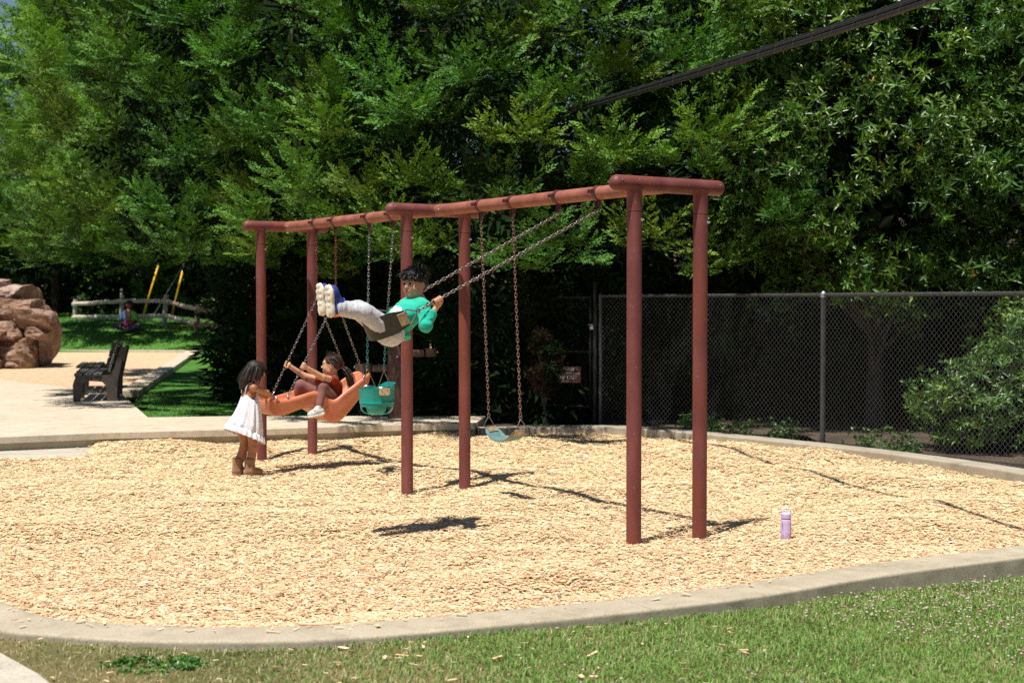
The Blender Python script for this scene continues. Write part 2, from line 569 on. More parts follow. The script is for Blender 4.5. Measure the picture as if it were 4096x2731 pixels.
def chip_base():
    m, nt, p, out = new_mat('wood_chip_bed')
    v = nt.nodes.new('ShaderNodeTexVoronoi'); v.inputs['Scale'].default_value = 38
    g = nt.nodes.new('ShaderNodeNewGeometry')
    mp = nt.nodes.new('ShaderNodeMapping'); mp.inputs['Scale'].default_value = (1, 2.2, 1)
    nt.links.new(g.outputs['Position'], mp.inputs[0]); nt.links.new(mp.outputs[0], v.inputs['Vector'])
    sp = nt.nodes.new('ShaderNodeSeparateColor'); nt.links.new(v.outputs['Color'], sp.inputs[0])
    base = ramp(nt, sp.outputs[0], [(0.0, (0.56, 0.38, 0.19)), (0.35, (0.70, 0.51, 0.28)), (1.0, (0.80, 0.63, 0.40))]).outputs[0]
    nt.links.new(base, p.inputs['Base Color'])
    p.inputs['Roughness'].default_value = 0.8; p.inputs['Specular IOR Level'].default_value = 0.25
    bump_to(nt, p, v.outputs['Distance'], 0.8, 0.02)
    return m
M['chip_base'] = chip_base()
def far_chips():
    m, nt, p, out = new_mat('far_wood_chips')
    n = noise_node(nt, 7.0, coord='World', detail=8, rough=0.85)
    base = ramp(nt, n.outputs[0], [(0.36, (0.42, 0.26, 0.14)), (0.5, (0.66, 0.47, 0.29)), (0.62, (0.76, 0.60, 0.42))]).outputs[0]
    nt.links.new(base, p.inputs['Base Color']); p.inputs['Roughness'].default_value = 0.85; p.inputs['Specular IOR Level'].default_value = 0.2
    bump_to(nt, p, n.outputs[0], 1.0, 0.06)
    return m
M['far_chips'] = far_chips()
M['chips'] = mat('wood_chip', (1, 1, 1), vcol=True, rough=0.7, spec=0.3)
def lawn_mat(name, far=False):
    m, nt, p, out = new_mat(name)
    n = noise_node(nt, 1.1 if not far else 0.5, coord='World', detail=6, rough=0.6)
    n2 = noise_node(nt, 55.0 if not far else 9.0, coord='World', detail=4, rough=0.7)
    if far:
        base = ramp(nt, n.outputs[0], [(0.3, (0.045, 0.135, 0.02)), (0.6, (0.065, 0.175, 0.028)), (0.8, (0.12, 0.2, 0.045))]).outputs[0]
    else:
        base = ramp(nt, n.outputs[0], [(0.3, (0.075, 0.085, 0.03)), (0.5, (0.15, 0.13, 0.06)), (0.75, (0.22, 0.16, 0.085))]).outputs[0]
    g2 = ramp(nt, n2.outputs[0], [(0.3, (0.55, 0.55, 0.5)), (0.7, (1.3, 1.3, 1.2))]).outputs[0]
    base = mixc(nt, base, g2, 0.8, 'MULTIPLY')
    nt.links.new(base, p.inputs['Base Color'])
    p.inputs['Roughness'].default_value = 0.9; p.inputs['Specular IOR Level'].default_value = 0.15
    bump_to(nt, p, n2.outputs[0], 0.6, 0.03)
    return m
M['lawn_soil'] = lawn_mat('lawn_soil')
M['lawn_far'] = lawn_mat('lawn_far', True)
M['earth'] = mat('forest_floor', (0.045, 0.034, 0.022), (0.09, 0.065, 0.04), 2.0, rough=0.95, coord='World', bump=0.6, bscale=12, bdist=0.05)
M['grass'] = leaf_mat('grass_blade', rough=0.5, spec=0.35, trans=0.3)
M['clover'] = mat('clover_flower', (1, 1, 1), vcol=True, rough=0.8)
M['redwood'] = leaf_mat('redwood_needles', rough=0.6, spec=0.16, trans=0.22, ttint=(0.8, 1.0, 0.2))
M['dull_leaf'] = leaf_mat('shaded_needles', rough=0.85, spec=0.08, trans=0.1)
M['bay'] = leaf_mat('glossy_bay_leaf', rough=0.33, spec=0.42, trans=0.28, ttint=(0.9, 1.0, 0.15))
M['leaf'] = leaf_mat('shrub_leaf', rough=0.38, spec=0.5, trans=0.25)
M['bark'] = mat('redwood_bark', (0.03, 0.02, 0.014), (0.055, 0.036, 0.026), 6, rough=0.95, stretch=(4, 4, 0.4), bump=0.8, bscale=10, bdist=0.03)
M['bark_grey'] = mat('grey_bark', (0.06, 0.05, 0.04), (0.12, 0.1, 0.08), 8, rough=0.95, bump=0.5, bscale=20, bdist=0.02)
def rock_mat(name, dark, mid, light, pale):
    m, nt, p, out = new_mat(name)
    n = noise_node(nt, 2.2, coord='World', detail=8, rough=0.65)
    base = ramp(nt, n.outputs[0], [(0.3, dark), (0.5, mid), (0.7, light)]).outputs[0]
    n2 = noise_node(nt, 5.0, coord='World', detail=6, rough=0.7)
    r2 = ramp(nt, n2.outputs[0], [(0.48, (0, 0, 0)), (0.66, (1, 1, 1))])
    base = mixc(nt, base, pale, r2.outputs[0])
    nt.links.new(base, p.inputs['Base Color'])
    p.inputs['Roughness'].default_value = 0.9; p.inputs['Specular IOR Level'].default_value = 0.2
    n3 = noise_node(nt, 9.0, coord='World', detail=9, rough=0.7)
    bump_to(nt, p, n3.outputs[0], 0.7, 0.08)
    return m
M['rock'] = rock_mat('red_sandstone', (0.15, 0.08, 0.052), (0.25, 0.145, 0.098), (0.33, 0.215, 0.155), (0.40, 0.30, 0.235))
M['rock_pale'] = rock_mat('weathered_sandstone', (0.24, 0.145, 0.105), (0.34, 0.235, 0.19), (0.42, 0.32, 0.27), (0.44, 0.37, 0.32))
M['bench_wood'] = mat('dark_recycled_board', (0.045, 0.034, 0.028), (0.07, 0.055, 0.046), 20, rough=0.6, stretch=(1, 1, 1))
M['bench_slat'] = mat('grey_board_slat', (0.06, 0.055, 0.052), (0.095, 0.086, 0.08), 18, rough=0.6)
M['rail_wood'] = mat('weathered_split_rail', (0.40, 0.33, 0.27), (0.58, 0.50, 0.43), 9, rough=0.9, bump=0.6, bscale=25, bdist=0.02)
M['rail_dark'] = mat('dark_split_rail', (0.07, 0.055, 0.045), (0.13, 0.1, 0.08), 9, rough=0.95)  # darker rail tone for the right end of the split-rail fence
M['yellow'] = mat('yellow_guy_guard', (0.78, 0.46, 0.015), (0.70, 0.40, 0.01), 6, rough=0.5)
M['wire'] = mat('grey_guy_wire', (0.3, 0.3, 0.3), rough=0.5, metal=0.6)
M['vinyl'] = mat('black_vinyl_wire', (0.055, 0.056, 0.06), (0.08, 0.081, 0.085), 30, rough=0.32, spec=0.7, coord='World')
M['gate_black'] = mat('shade_black_gate', (0.012, 0.012, 0.013), (0.018, 0.018, 0.02), 20, rough=0.6, spec=0.2)  # fence black made darker in colour so the gate sinks into shade
M['rail_black'] = mat('black_fence_pipe', (0.035, 0.036, 0.04), (0.055, 0.056, 0.06), 12, rough=0.35, spec=0.6)
M['galv'] = mat('grey_cap_metal', (0.4, 0.42, 0.45), rough=0.4, metal=0.8)
M['fountain'] = mat('dark_brown_fountain', (0.055, 0.028, 0.02), (0.085, 0.048, 0.035), 7, rough=0.55, stretch=(6, 6, 0.8))
M['steel'] = mat('stainless_bowl', (0.55, 0.55, 0.56), rough=0.22, metal=1.0)
M['brass'] = mat('brass_spout', (0.55, 0.47, 0.25), rough=0.35, metal=0.9)
M['sign'] = mat('brown_sign_face', (0.13, 0.055, 0.045), (0.16, 0.07, 0.055), 8, rough=0.5)
M['sign_text'] = mat('white_sign_letters', (0.75, 0.73, 0.7), rough=0.6)
M['cable'] = mat('black_cable_jacket', (0.014, 0.014, 0.016), (0.024, 0.024, 0.027), 30, rough=0.45, spec=0.35)
M['strand'] = mat('steel_strand', (0.16, 0.16, 0.16), (0.26, 0.26, 0.25), 50, rough=0.45, metal=0.7)
M['lilac'] = mat('lilac_bottle', (0.50, 0.40, 0.66), (0.54, 0.44, 0.70), 6, rough=0.35, spec=0.5)
M['lilac_lid'] = mat('lilac_lid', (0.52, 0.41, 0.68), rough=0.4)
M['lilac_pale'] = mat('pale_lilac_handle', (0.72, 0.66, 0.84), rough=0.4)
M['print_dark'] = mat('dark_violet_print', (0.06, 0.04, 0.12), rough=0.5)
M['print_gold'] = mat('gold_print', (0.62, 0.36, 0.12), rough=0.5)
M['print_rose'] = mat('rose_print', (0.52, 0.26, 0.32), rough=0.5)
M['stick'] = mat('grey_brown_stick', (0.16, 0.10, 0.07), (0.26, 0.17, 0.12), 20, rough=0.85)
M['stick_pale'] = mat('pale_peeled_stick', (0.55, 0.38, 0.22), (0.66, 0.48, 0.3), 20, rough=0.8)
M['paper'] = mat('crumpled_white_paper', (0.72, 0.72, 0.72), (0.8, 0.8, 0.8), 20, rough=0.7)
# people
M['skin_tan'] = mat('tan_skin', (0.43, 0.215, 0.125), (0.50, 0.26, 0.155), 14, rough=0.48, spec=0.4, sss=0.12, vcol=True)
M['skin_light'] = mat('light_skin', (0.50, 0.26, 0.155), (0.57, 0.32, 0.20), 14, rough=0.48, spec=0.4, sss=0.12, vcol=True)
M['skin_brown'] = mat('warm_brown_skin', (0.33, 0.135, 0.062), (0.39, 0.165, 0.08), 14, rough=0.45, spec=0.4, sss=0.1, vcol=True)
M['skin_dark'] = mat('dark_skin', (0.06, 0.03, 0.02), (0.08, 0.045, 0.03), 14, rough=0.5)
M['lip'] = mat('lip', (0.33, 0.10, 0.08), rough=0.45)
M['hair_black'] = mat('black_hair', (0.008, 0.007, 0.007), (0.016, 0.014, 0.014), 120, rough=0.5, spec=0.28)
M['hair_brown'] = mat('dark_brown_hair', (0.030, 0.016, 0.010), (0.06, 0.034, 0.021), 90, rough=0.5, spec=0.28)
M['hair_dark'] = mat('soft_dark_hair', (0.014, 0.009, 0.007), (0.03, 0.02, 0.015), 90, rough=0.5, spec=0.28)
M['eye'] = mat('eye_dark', (0.012, 0.008, 0.006), rough=0.15)
M['eye_white'] = mat('eye_white', (0.6, 0.57, 0.54), rough=0.3)
M['green_shirt'] = mat('sea_green_jersey', (0.012, 0.36, 0.25), (0.02, 0.42, 0.295), 9, rough=0.85, spec=0.15, bump=0.25, bscale=22, bdist=0.02, sheen=0.2)
M['print_white'] = mat('white_shirt_print', (0.75, 0.76, 0.72), rough=0.8)
M['print_lime'] = mat('lime_shirt_print', (0.30, 0.55, 0.16), rough=0.8)
M['grey_fleece'] = mat('light_grey_fleece', (0.40, 0.405, 0.43), (0.46, 0.465, 0.485), 12, rough=0.95, spec=0.1, bump=0.3, bscale=16, bdist=0.03, sheen=0.3)
M['cream_sole'] = mat('cream_rubber_sole', (0.62, 0.56, 0.44), (0.70, 0.64, 0.52), 10, rough=0.7, spec=0.25)
M['blue_shoe'] = mat('royal_blue_shoe', (0.012, 0.022, 0.16), (0.02, 0.04, 0.24), 30, rough=0.8)
M['blue_lace'] = mat('bright_blue_lace', (0.02, 0.10, 0.55), rough=0.8)
M['orange_tab'] = mat('orange_shoe_tab', (0.80, 0.17, 0.03), rough=0.7)
M['rust_shirt'] = mat('rust_red_tee', (0.21, 0.033, 0.015), (0.26, 0.045, 0.021), 9, rough=0.9, spec=0.12, bump=0.25, bscale=25, bdist=0.015)
M['mauve'] = mat('mauve_brown_leggings', (0.17, 0.075, 0.062), (0.205, 0.095, 0.08), 9, rough=0.8, spec=0.2, bump=0.12, bscale=25, bdist=0.01)
M['mint_shoe'] = mat('mint_sneaker', (0.30, 0.58, 0.55), (0.62, 0.66, 0.66), 34, rough=0.7, c3=(0.45, 0.40, 0.52))
M['white_sole'] = mat('white_sole', (0.72, 0.68, 0.6), rough=0.6)
M['pink'] = mat('magenta_hair_tie', (0.66, 0.05, 0.30), rough=0.7)
M['boot'] = mat('tan_suede_boot', (0.215, 0.115, 0.062), (0.29, 0.165, 0.095), 14, rough=0.95, spec=0.1, sheen=0.3)
M['boot_sole'] = mat('boot_sole', (0.30, 0.2, 0.13), rough=0.9)
M['band_white'] = mat('white_bead', (0.8, 0.76, 0.78), rough=0.4)
M['band_yellow'] = mat('yellow_bead', (0.75, 0.62, 0.2), rough=0.4)
def dress_mat():
    m, nt, p, out = new_mat('white_cotton_with_pale_pink')
    n = noise_node(nt, 6.5, coord='World', detail=2)
    base = ramp(nt, n.outputs[0], [(0.50, (0.80, 0.79, 0.83)), (0.62, (0.80, 0.66, 0.70))]).outputs[0]
    n2 = noise_node(nt, 5.0, coord='World', detail=2, stretch=(1.3, 1, 1))
    f_ = ramp(nt, n2.outputs[0], [(0.60, (0, 0, 0)), (0.68, (1, 1, 1))]).outputs[0]
    base = mixc(nt, base, (0.68, 0.80, 0.84), f_)
    nt.links.new(base, p.inputs['Base Color'])
    p.inputs['Roughness'].default_value = 0.9; p.inputs['Specular IOR Level'].default_value = 0.1
    n3 = noise_node(nt, 60, coord='World', detail=4)
    bump_to(nt, p, n3.outputs[0], 0.5, 0.01)
    t = nt.nodes.new('ShaderNodeBsdfTranslucent'); nt.links.new(base, t.inputs['Color'])
    mx = nt.nodes.new('ShaderNodeMixShader'); mx.inputs[0].default_value = 0.15
    nt.links.new(p.outputs[0], mx.inputs[1]); nt.links.new(t.outputs[0], mx.inputs[2]); nt.links.new(mx.outputs[0], out.inputs['Surface'])
    return m
M['dress'] = dress_mat()
for k_, c_ in (('cl_blue', (0.10, 0.20, 0.45)), ('cl_green', (0.06, 0.24, 0.04)), ('cl_navy', (0.012, 0.014, 0.05)), ('cl_maroon', (0.12, 0.01, 0.05)), ('cl_red', (0.4, 0.02, 0.06)), ('cl_white', (0.75, 0.75, 0.72)), ('cl_black', (0.01, 0.01, 0.012))):
    M[k_] = mat(k_[3:] + '_cloth', c_, tuple(min(1, v * 1.25) for v in c_), 12, rough=0.9)
# ------------------------------------------------------------------ the setting: ground, beds, kerbs, paving, lawns
rng = np.random.default_rng(7)

def inside(poly, x, y):
    x = np.asarray(x, float); y = np.asarray(y, float); r_ = np.zeros(x.shape, bool)
    P = np.asarray(poly, float); j = len(P) - 1
    for i in range(len(P)):
        xi, yi, xj, yj = P[i, 0], P[i, 1], P[j, 0], P[j, 1]
        c = ((yi > y) != (yj > y)) & (x < (xj - xi) * (y - yi) / (yj - yi + 1e-12) + xi)
        r_ ^= c; j = i
    return r_

def poly_dist(pts, x, y):
    """Distance to an open polyline."""
    d = np.full(np.shape(x), 1e9)
    for (ax, ay), (bx, by) in zip(pts[:-1], pts[1:]):
        dx, dy = bx - ax, by - ay
        t = np.clip(((x - ax) * dx + (y - ay) * dy) / (dx * dx + dy * dy), 0, 1)
        d = np.minimum(d, np.hypot(x - ax - t * dx, y - ay - t * dy))
    return d

def smooth(t, a, b):
    t = np.clip((t - a) / (b - a), 0, 1); return t * t * (3 - 2 * t)

def grid_sheet(name, x0, x1, y0, y1, step, zf, mat_, keep=None, parent=None):
    xs = np.arange(x0, x1 + step * .5, step); ys = np.arange(y0, y1 + step * .5, step)
    X, Y = np.meshgrid(xs, ys, indexing='ij'); Z = zf(X, Y)
    V = np.stack([X, Y, Z], -1).reshape(-1, 3)
    nx, ny = X.shape
    I = np.arange(nx * ny).reshape(nx, ny)
    F = np.stack([I[:-1, :-1], I[1:, :-1], I[1:, 1:], I[:-1, 1:]], -1).reshape(-1, 4)
    if keep is not None:
        C = V[F].mean(1); F = F[keep(C[:, 0], C[:, 1])]
        used = np.unique(F); remap = -np.ones(len(V), int); remap[used] = np.arange(len(used))
        V = V[used]; F = remap[F]
    return build(name, V, F, mat_, parent, smooth=True)

# the far ground, out to the horizon
def far_ground(X, Y):
    return -0.18 + 26 * smooth(Y, 85, 190) * (0.55 + 0.45 * fbm(np.stack([X * .012, Y * .012, X * 0], -1), 3))
g_ = grid_sheet('ground', -600, 600, -300, 900, 15, far_ground, M['earth'])
tag(g_, kind='structure')

KERB_NEAR = [(-6.5, 14.2), (-5.9, 12.2), (-4.9, 10.1), (-3.7, 8.55), (-2.575, 7.18), (-2.13, 6.93), (-1.615, 6.815), (-0.993, 6.835), (-0.378, 7.035),
             (0.508, 7.42), (1.252, 7.83), (2.128, 8.45), (3.28, 9.12), (4.35, 9.75), (5.15, 10.6)]
KERB_RIGHT = [(-0.42, 17.93), (0.45, 18.12), (1.22, 18.16), (1.72, 17.86), (2.39, 17.18), (3.42, 15.85), (4.13, 14.73), (4.75, 13.32), (5.12, 12.1), (5.25, 11.0), (5.15, 10.6)]
PATIO = [(-16, 11.8), (-5.72, 15.99), (-4.66, 16.53), (-2.98, 16.99), (-1.48, 17.60), (-0.46, 17.78), (-0.35, 18.95), (-2.46, 18.97),
         (-3.67, 18.97), (-4.77, 18.75), (-6.43, 23.6), (-10.1, 28.2), (-16, 30.3)]
kn = [tuple(p) for p in cat_curve([(x, y, 0) for x, y in KERB_NEAR], 8)]
kr = [tuple(p) for p in cat_curve([(x, y, 0) for x, y in KERB_RIGHT], 8)]
BED = [(p[0], p[1]) for p in kn] + [(p[0], p[1]) for p in kr][::-1] + [(p[0], p[1]) for p in PATIO[1:6]][::-1] + [(-9, 14.9), (-9, 13.2)]

def slab_gap(X, Y):
    """1 where the chips have been kicked away from the grey slab."""
    wob = 0.45 * (fbm(np.stack([X * 2.1, Y * 2.1, X * 0], -1), 11) - 0.5)
    d = np.hypot((X + 5.75) / 1.25, (Y - 15.82) / 0.92) + wob
    return 1 - smooth(d, 0.82, 1.06)

def chip_z(X, Y):
    P = np.stack([X, Y, X * 0], -1)
    z = 0.17 * (fbm(P * 0.95, 2, 2) - 0.5) + 0.045 * (fbm(P * 3.1, 5) - 0.5)
    z = z + 0.08 * np.exp(-(((X + 4.1) / 1.0) ** 2 + ((Y - 16.3) / 0.35) ** 2)) + 0.05 * np.exp(-(((X + 2.2) / 1.4) ** 2 + ((Y - 17.0) / 0.3) ** 2))
    near = poly_dist([(p[0], p[1]) for p in kn], X, Y)
    z = z * (0.25 + 0.75 * smooth(near, 0.2, 1.2))
    z = z + 0.03 * (1 - smooth(near, 0.1, 0.8))
    z = z * (1 - np.exp(-(((X + 2.5) ** 2 + (Y - 13.65) ** 2) / 0.22)))
    right = poly_dist([(p[0], p[1]) for p in kr], X, Y)
    z = z + 0.02 * (1 - smooth(right, 0.1, 0.5)) * (fbm(P * 1.3, 21) * 2 - 0.6)
    return z - 0.10 * slab_gap(X, Y)

bed = grid_sheet('wood_chip_bed', -9, 5.4, 6.6, 18.4, 0.1, lambda X, Y: chip_z(X, Y) - 0.006, M['chip_base'], keep=lambda x, y: inside(BED, x, y) | (poly_dist(BED, x, y) < 0.06))
tag(bed, kind='structure')

KNP = [(p[0], p[1]) for p in kn]
def lawn_z(X, Y):
    P = np.stack([X, Y, X * 0], -1)
    return 0.012 - 0.018 * np.clip(X, -0.6, 4) - 0.02 * smooth(X, 0, 3) + 0.03 * (fbm(P * 1.5, 31) - 0.5) + 0.012 * (fbm(P * 6, 33) - .5)
# --- wood chips, one flat curled chip per face
def make_chips():
    out = []
    n_try = 1100000
    Y = 6.7 + (18.3 - 6.7) * rng.random(n_try) ** 0.92
    X = (rng.random(n_try) * 2 - 1) * (0.372 * Y + 0.65)
    dens = 4800 * np.minimum(1, (8.4 / Y) ** 1.6)
    pdf = n_try / (18.3 - 6.7) / 2 / (0.372 * Y + 0.65)
    keep = (rng.random(n_try) < dens / pdf) & inside(BED, X, Y)
    keep &= rng.random(n_try) > slab_gap(X, Y) * 1.0 - 0.012
    X, Y = X[keep], Y[keep]
    Z = np.maximum(chip_z(X, Y), -0.012)
    # strays on the kerb and the slab
    NS = 110; ks = rng.integers(10, len(kn) - 20, NS)
    sx = np.array([kn[k][0] for k in ks]) + rng.normal(0, .07, NS); sy = np.array([kn[k][1] for k in ks]) + rng.normal(0.08, .06, NS)
    X = np.append(X, sx); Y = np.append(Y, sy); Z = np.append(Z, np.where(poly_dist([(p[0], p[1]) for p in kn], sx, sy) < .145, 0.068, 0.02))
    gx = rng.uniform(-2.6, 1.2, 260); gy = rng.uniform(5.6, 7.3, 260); gk = ~inside(BED, gx, gy) & (poly_dist(KNP, gx, gy) > .16)
    X = np.append(X, gx[gk]); Y = np.append(Y, gy[gk]); Z = np.append(Z, lawn_z(gx[gk], gy[gk]) + .016)
    n = len(X)
    L = rng.gamma(4.2, 0.0065, n).clip(0.008, 0.07) * (1 + .3 * smooth(Y, 9, 16)); W = L * rng.uniform(0.16, 0.46, n)
    yaw = rng.random(n) * 2 * np.pi
    pit = rng.normal(0, 0.075, n); rol = rng.normal(0, 0.12, n)
    d = np.stack([np.cos(yaw) * np.cos(pit), np.sin(yaw) * np.cos(pit), np.sin(pit)], 1)
    s = np.stack([-np.sin(yaw) * np.cos(rol), np.cos(yaw) * np.cos(rol), np.sin(rol)], 1)
    c = np.stack([X, Y, Z + rng.random(n) * 0.0065 + 0.002], 1)
    taper = rng.uniform(0.45, 1.0, n)
    hl, hw = (L / 2)[:, None], (W / 2)[:, None]
    V = np.stack([c - d * hl - s * hw, c + d * hl - s * hw * taper[:, None], c + d * hl + s * hw * taper[:, None], c - d * hl + s * hw], 1).reshape(-1, 3)
    F = np.arange(4 * n).reshape(n, 4)
    pal = np.array([(0.76, 0.575, 0.345), (0.72, 0.52, 0.29), (0.66, 0.445, 0.235), (0.80, 0.65, 0.44), (0.54, 0.32, 0.16), (0.33, 0.18, 0.085)])
    pk = rng.choice(6, n, p=[.32, .28, .15, .17, .06, .02])
    near = (1 - smooth(Y, 7.5, 12.5))[:, None]
    col = pal[pk] * rng.uniform(0.86, 1.12, n)[:, None]
    col = col * (1 - near * 0.6 * np.array([0.02, 0.16, 0.12]))
    o = build('wood_chips', V, F, M['chips'], None, col=np.repeat(np.clip(col, 0, .85), 4, 0))
    tag(o, 'loose pale wood chips covering the swing bed', 'wood chips', kind='stuff')
make_chips()

# --- kerbs: swept, worn profile, cut into cast sections with open joints
def kerb(name, line, hw, top, bottom, mat_, step=0.03, wear=0.006, breaks=(), sections=(), seed=1):
    P = np.array(line)[:, :2]
    seg = np.hypot(*np.diff(P, axis=0).T); S = np.concatenate([[0], np.cumsum(seg)])
    root = empty(name, (0, 0, 0)); tag(root, kind='structure')
    cuts = [0.0] + [c for c in sections if c < S[-1]] + [S[-1]]
    prof = []
    for u, w in [(-1, -1)] + [(-1, -.5), (-1, 0), (-1, .45), (-1, .7)] + [(-1 + .1 * (1 - math.cos(t)), .8 + .2 * math.sin(t)) for t in (0, .5, 1.0, 1.4)] + [(-.7, 1), (-.35, 1), (0, 1), (.35, 1), (.7, 1)] + \
            [(1 - .1 * (1 - math.cos(t)), .8 + .2 * math.sin(t)) for t in (1.4, 1.0, .5, 0)] + [(1, .7), (1, .4), (1, 0), (1, -.5), (1, -1)]:
        prof.append((u, w))
    prof = np.array(prof)
    for a, b_ in zip(cuts[:-1], cuts[1:]):
        ss = np.linspace(a + 0.0015, b_ - 0.0015, max(2, int((b_ - a) / step)))
        cx = np.interp(ss, S, P[:, 0]); cy = np.interp(ss, S, P[:, 1])
        tx, ty = np.gradient(cx), np.gradient(cy); l = np.hypot(tx, ty); nx_, ny_ = ty / l, -tx / l
        u = prof[:, 0][None, :]; w = prof[:, 1][None, :]
        z = np.where(w >= 0, w * top, w * -bottom) * np.ones_like(ss)[:, None]
        off = u * hw * np.ones_like(ss)[:, None]
        Vx = cx[:, None] + nx_[:, None] * off; Vy = cy[:, None] + ny_[:, None] * off
        Pn = np.stack([Vx, Vy, z], -1)
        n1 = fbm(Pn * 9, seed, 4) - 0.5
        n2 = np.maximum(0, fbm(Pn * 22, seed + 5, 3) - 0.62)
        er = wear * n1 * 1.6
        side = np.abs(u) > 0.85
        er = er - np.where(side, 0.03 * n2 * (w < .7), 0.0)
        for bs, bw, bd in breaks:
            k = np.exp(-((ss - bs) / bw) ** 4)[:, None]
            edge = np.clip((u - 0.15) / 0.85, 0, 1) * (w > 0.3)
            er = er - k * edge * bd * (0.35 + 1.3 * fbm(Pn * 16, seed + 9, 3))
        off2 = off + np.sign(u) * np.where(side, er, 0)
        z2 = z + np.where(w > .75, np.where(side, er * .8, er * 0.6), 0)
        Vx = cx[:, None] + nx_[:, None] * off2; Vy = cy[:, None] + ny_[:, None] * off2
        V = np.stack([Vx, Vy, z2], -1).reshape(-1, 3)
        n, k = len(ss), len(prof); I = np.arange(n * k).reshape(n, k)
        F = np.stack([I[:-1, :-1], I[:-1, 1:], I[1:, 1:], I[1:, :-1]], -1).reshape(-1, 4)
        Fl = [tuple(f) for f in F] + [tuple(I[0]), tuple(I[-1][::-1])]
        o = build('kerb_section', V, Fl, mat_, root, smooth=True); sm = np.ones(len(Fl), bool); sm[-2:] = False; o.data.polygons.foreach_set('use_smooth', sm)
        for e in o.data.edges:
            if (e.vertices[0] // k == e.vertices[1] // k) and (e.vertices[0] // k in (0, n - 1)): e.use_edge_sharp = True
    return root
kerb('near_kerb', kn, 0.155, 0.066, -0.16, M['kerb_old'], breaks=[], sections=(3.5, 8.1, 11.6, 15.3), seed=4)
kerb('right_kerb', kr, 0.14, 0.085, -0.1, M['kerb'], step=0.06, wear=0.004, sections=(2.2, 4.6, 6.3), seed=8)

ffl = grid_sheet('forest_floor', -2.4, 16, 9.5, 42, 0.25, lambda X, Y: 0.015 + 0.06 * (fbm(np.stack([X, Y, X * 0], -1) * .8, 91) - .5), M['earth'],
                 keep=lambda x, y: ~inside(BED, x, y) & ~inside(PATIO, x, y) & (poly_dist([(p[0], p[1]) for p in kr], x, y) > .2) & ((y > 17.5) | (x > 3.6)) & ~((y < 12) & (x < 5.0)))
tag(ffl, kind='structure')

# --- concrete paving in cast panels with open joints
def paving():
    root = empty('patio', (0, 0, 0)); tag(root, kind='structure')
    def panels(poly, cuts, z0, z1, mat_, name, gap=0.006):
        bm = bmesh.new()
        bm.faces.new([bm.verts.new((x, y, z1)) for x, y in poly])
        for (px, py), (nx_, ny_) in cuts:
            bmesh.ops.bisect_plane(bm, geom=bm.verts[:] + bm.edges[:] + bm.faces[:], plane_co=(px, py, 0), plane_no=(nx_, ny_, 0))
        bmesh.ops.split_edges(bm, edges=[e for e in bm.edges if not e.is_boundary])
        faces = list(bm.faces)
        for f in faces:
            if f.calc_area() < 0.02: continue
            vs_ = [v.co.copy() for v in f.verts]
            c = f.calc_center_median()
            b2 = bmesh.new()
            fc = b2.faces.new([b2.verts.new(v) for v in vs_])
            if fc.normal.z < 0: fc.normal_flip()
            b2.normal_update()
            if fc.normal.z < 0: fc.normal_flip()
            bmesh.ops.inset_region(b2, faces=[fc], thickness=gap, use_even_offset=True)
            bmesh.ops.delete(b2, geom=[g for g in b2.faces if g is not fc], context='FACES')
            ex = bmesh.ops.extrude_face_region(b2, geom=[fc])
            for v in [g for g in ex['geom'] if isinstance(g, bmesh.types.BMVert)]: pass
            top = [g for g in ex['geom'] if isinstance(g, bmesh.types.BMFace)]
            low = [v for v in b2.verts if all(v not in t.verts for t in top)]
            for v in low: v.co.z = z0
            bmesh.ops.bevel(b2, geom=[e for t in top for e in t.edges], offset=0.008, segments=2, profile=.6, affect='EDGES')
            bmesh.ops.recalc_face_normals(b2, faces=b2.faces[:])
            me = bpy.data.meshes.new(name); b2.to_mesh(me); b2.free(); me.materials.append(mat_)
            link(bpy.data.objects.new(name, me), root)
        bm.free()
    cuts = [((-4.77, 18.75), (0.80, 0.60)), ((-7.45, 18.1), (0.93, -0.36)), ((-7.0, 18.4), (0.30, 0.955)), ((-6.2, 22.7), (0.35, 0.94)), ((-2.3, 17.6), (0.97, -0.22)), ((-10.5, 20), (0.93, -0.36))]
    panels(PATIO, cuts, 0.075, 0.15, M['paving'], 'paving_slab')
    base = [(x + .0, y + 0.045) for x, y in PATIO[:6]] + [(x - 0.05, y - .03) for x, y in PATIO[6:]]
    V = [(x, y, z) for z in (-0.14, 0.078) for x, y in base]; n = len(base)
    F = [tuple(range(n, 2 * n))] + [(i, (i + 1) % n, n + (i + 1) % n, n + i) for i in range(n)]
    build('paving_base', V, F, M['kerb_old'], root)
    slab = [(-9.0, 13.6), (-5.35, 14.8), (-4.3, 15.15), (-4.45, 16.55), (-5.72, 15.94 + .1), (-9.5, 14.8)]
    V = [(x, y, z) for z in (-0.12, -0.012) for x, y in [(-9.0, 13.7), (-4.3, 14.7), (-4.3, 16.7), (-9.0, 15.2)]]
    F = [(4, 5, 6, 7)] + [(i, (i + 1) % 4, 4 + (i + 1) % 4, 4 + i) for i in range(4)]
    build('ramp_slab', V, F, M['slab'], root)
    # path corner at the lower edge of the view
    p = empty('path', (0, 0, 0)); tag(p, kind='structure')
    q_ = [(-2.62, 6.86), (-2.04, 6.13), (-1.5, 5.3), (-1.3, 4.2), (-5.5, 4.2), (-5.5, 7.4)]
    V = [(x, y, z) for z in (-0.1, 0.05) for x, y in q_]; n = len(q_)
    F = [tuple(range(2 * n - 1, n - 1, -1))] + [(i, n + i, n + (i + 1) % n, (i + 1) % n) for i in range(n)]
    build('paving_slab', V, F, M['slab'], p)
paving()

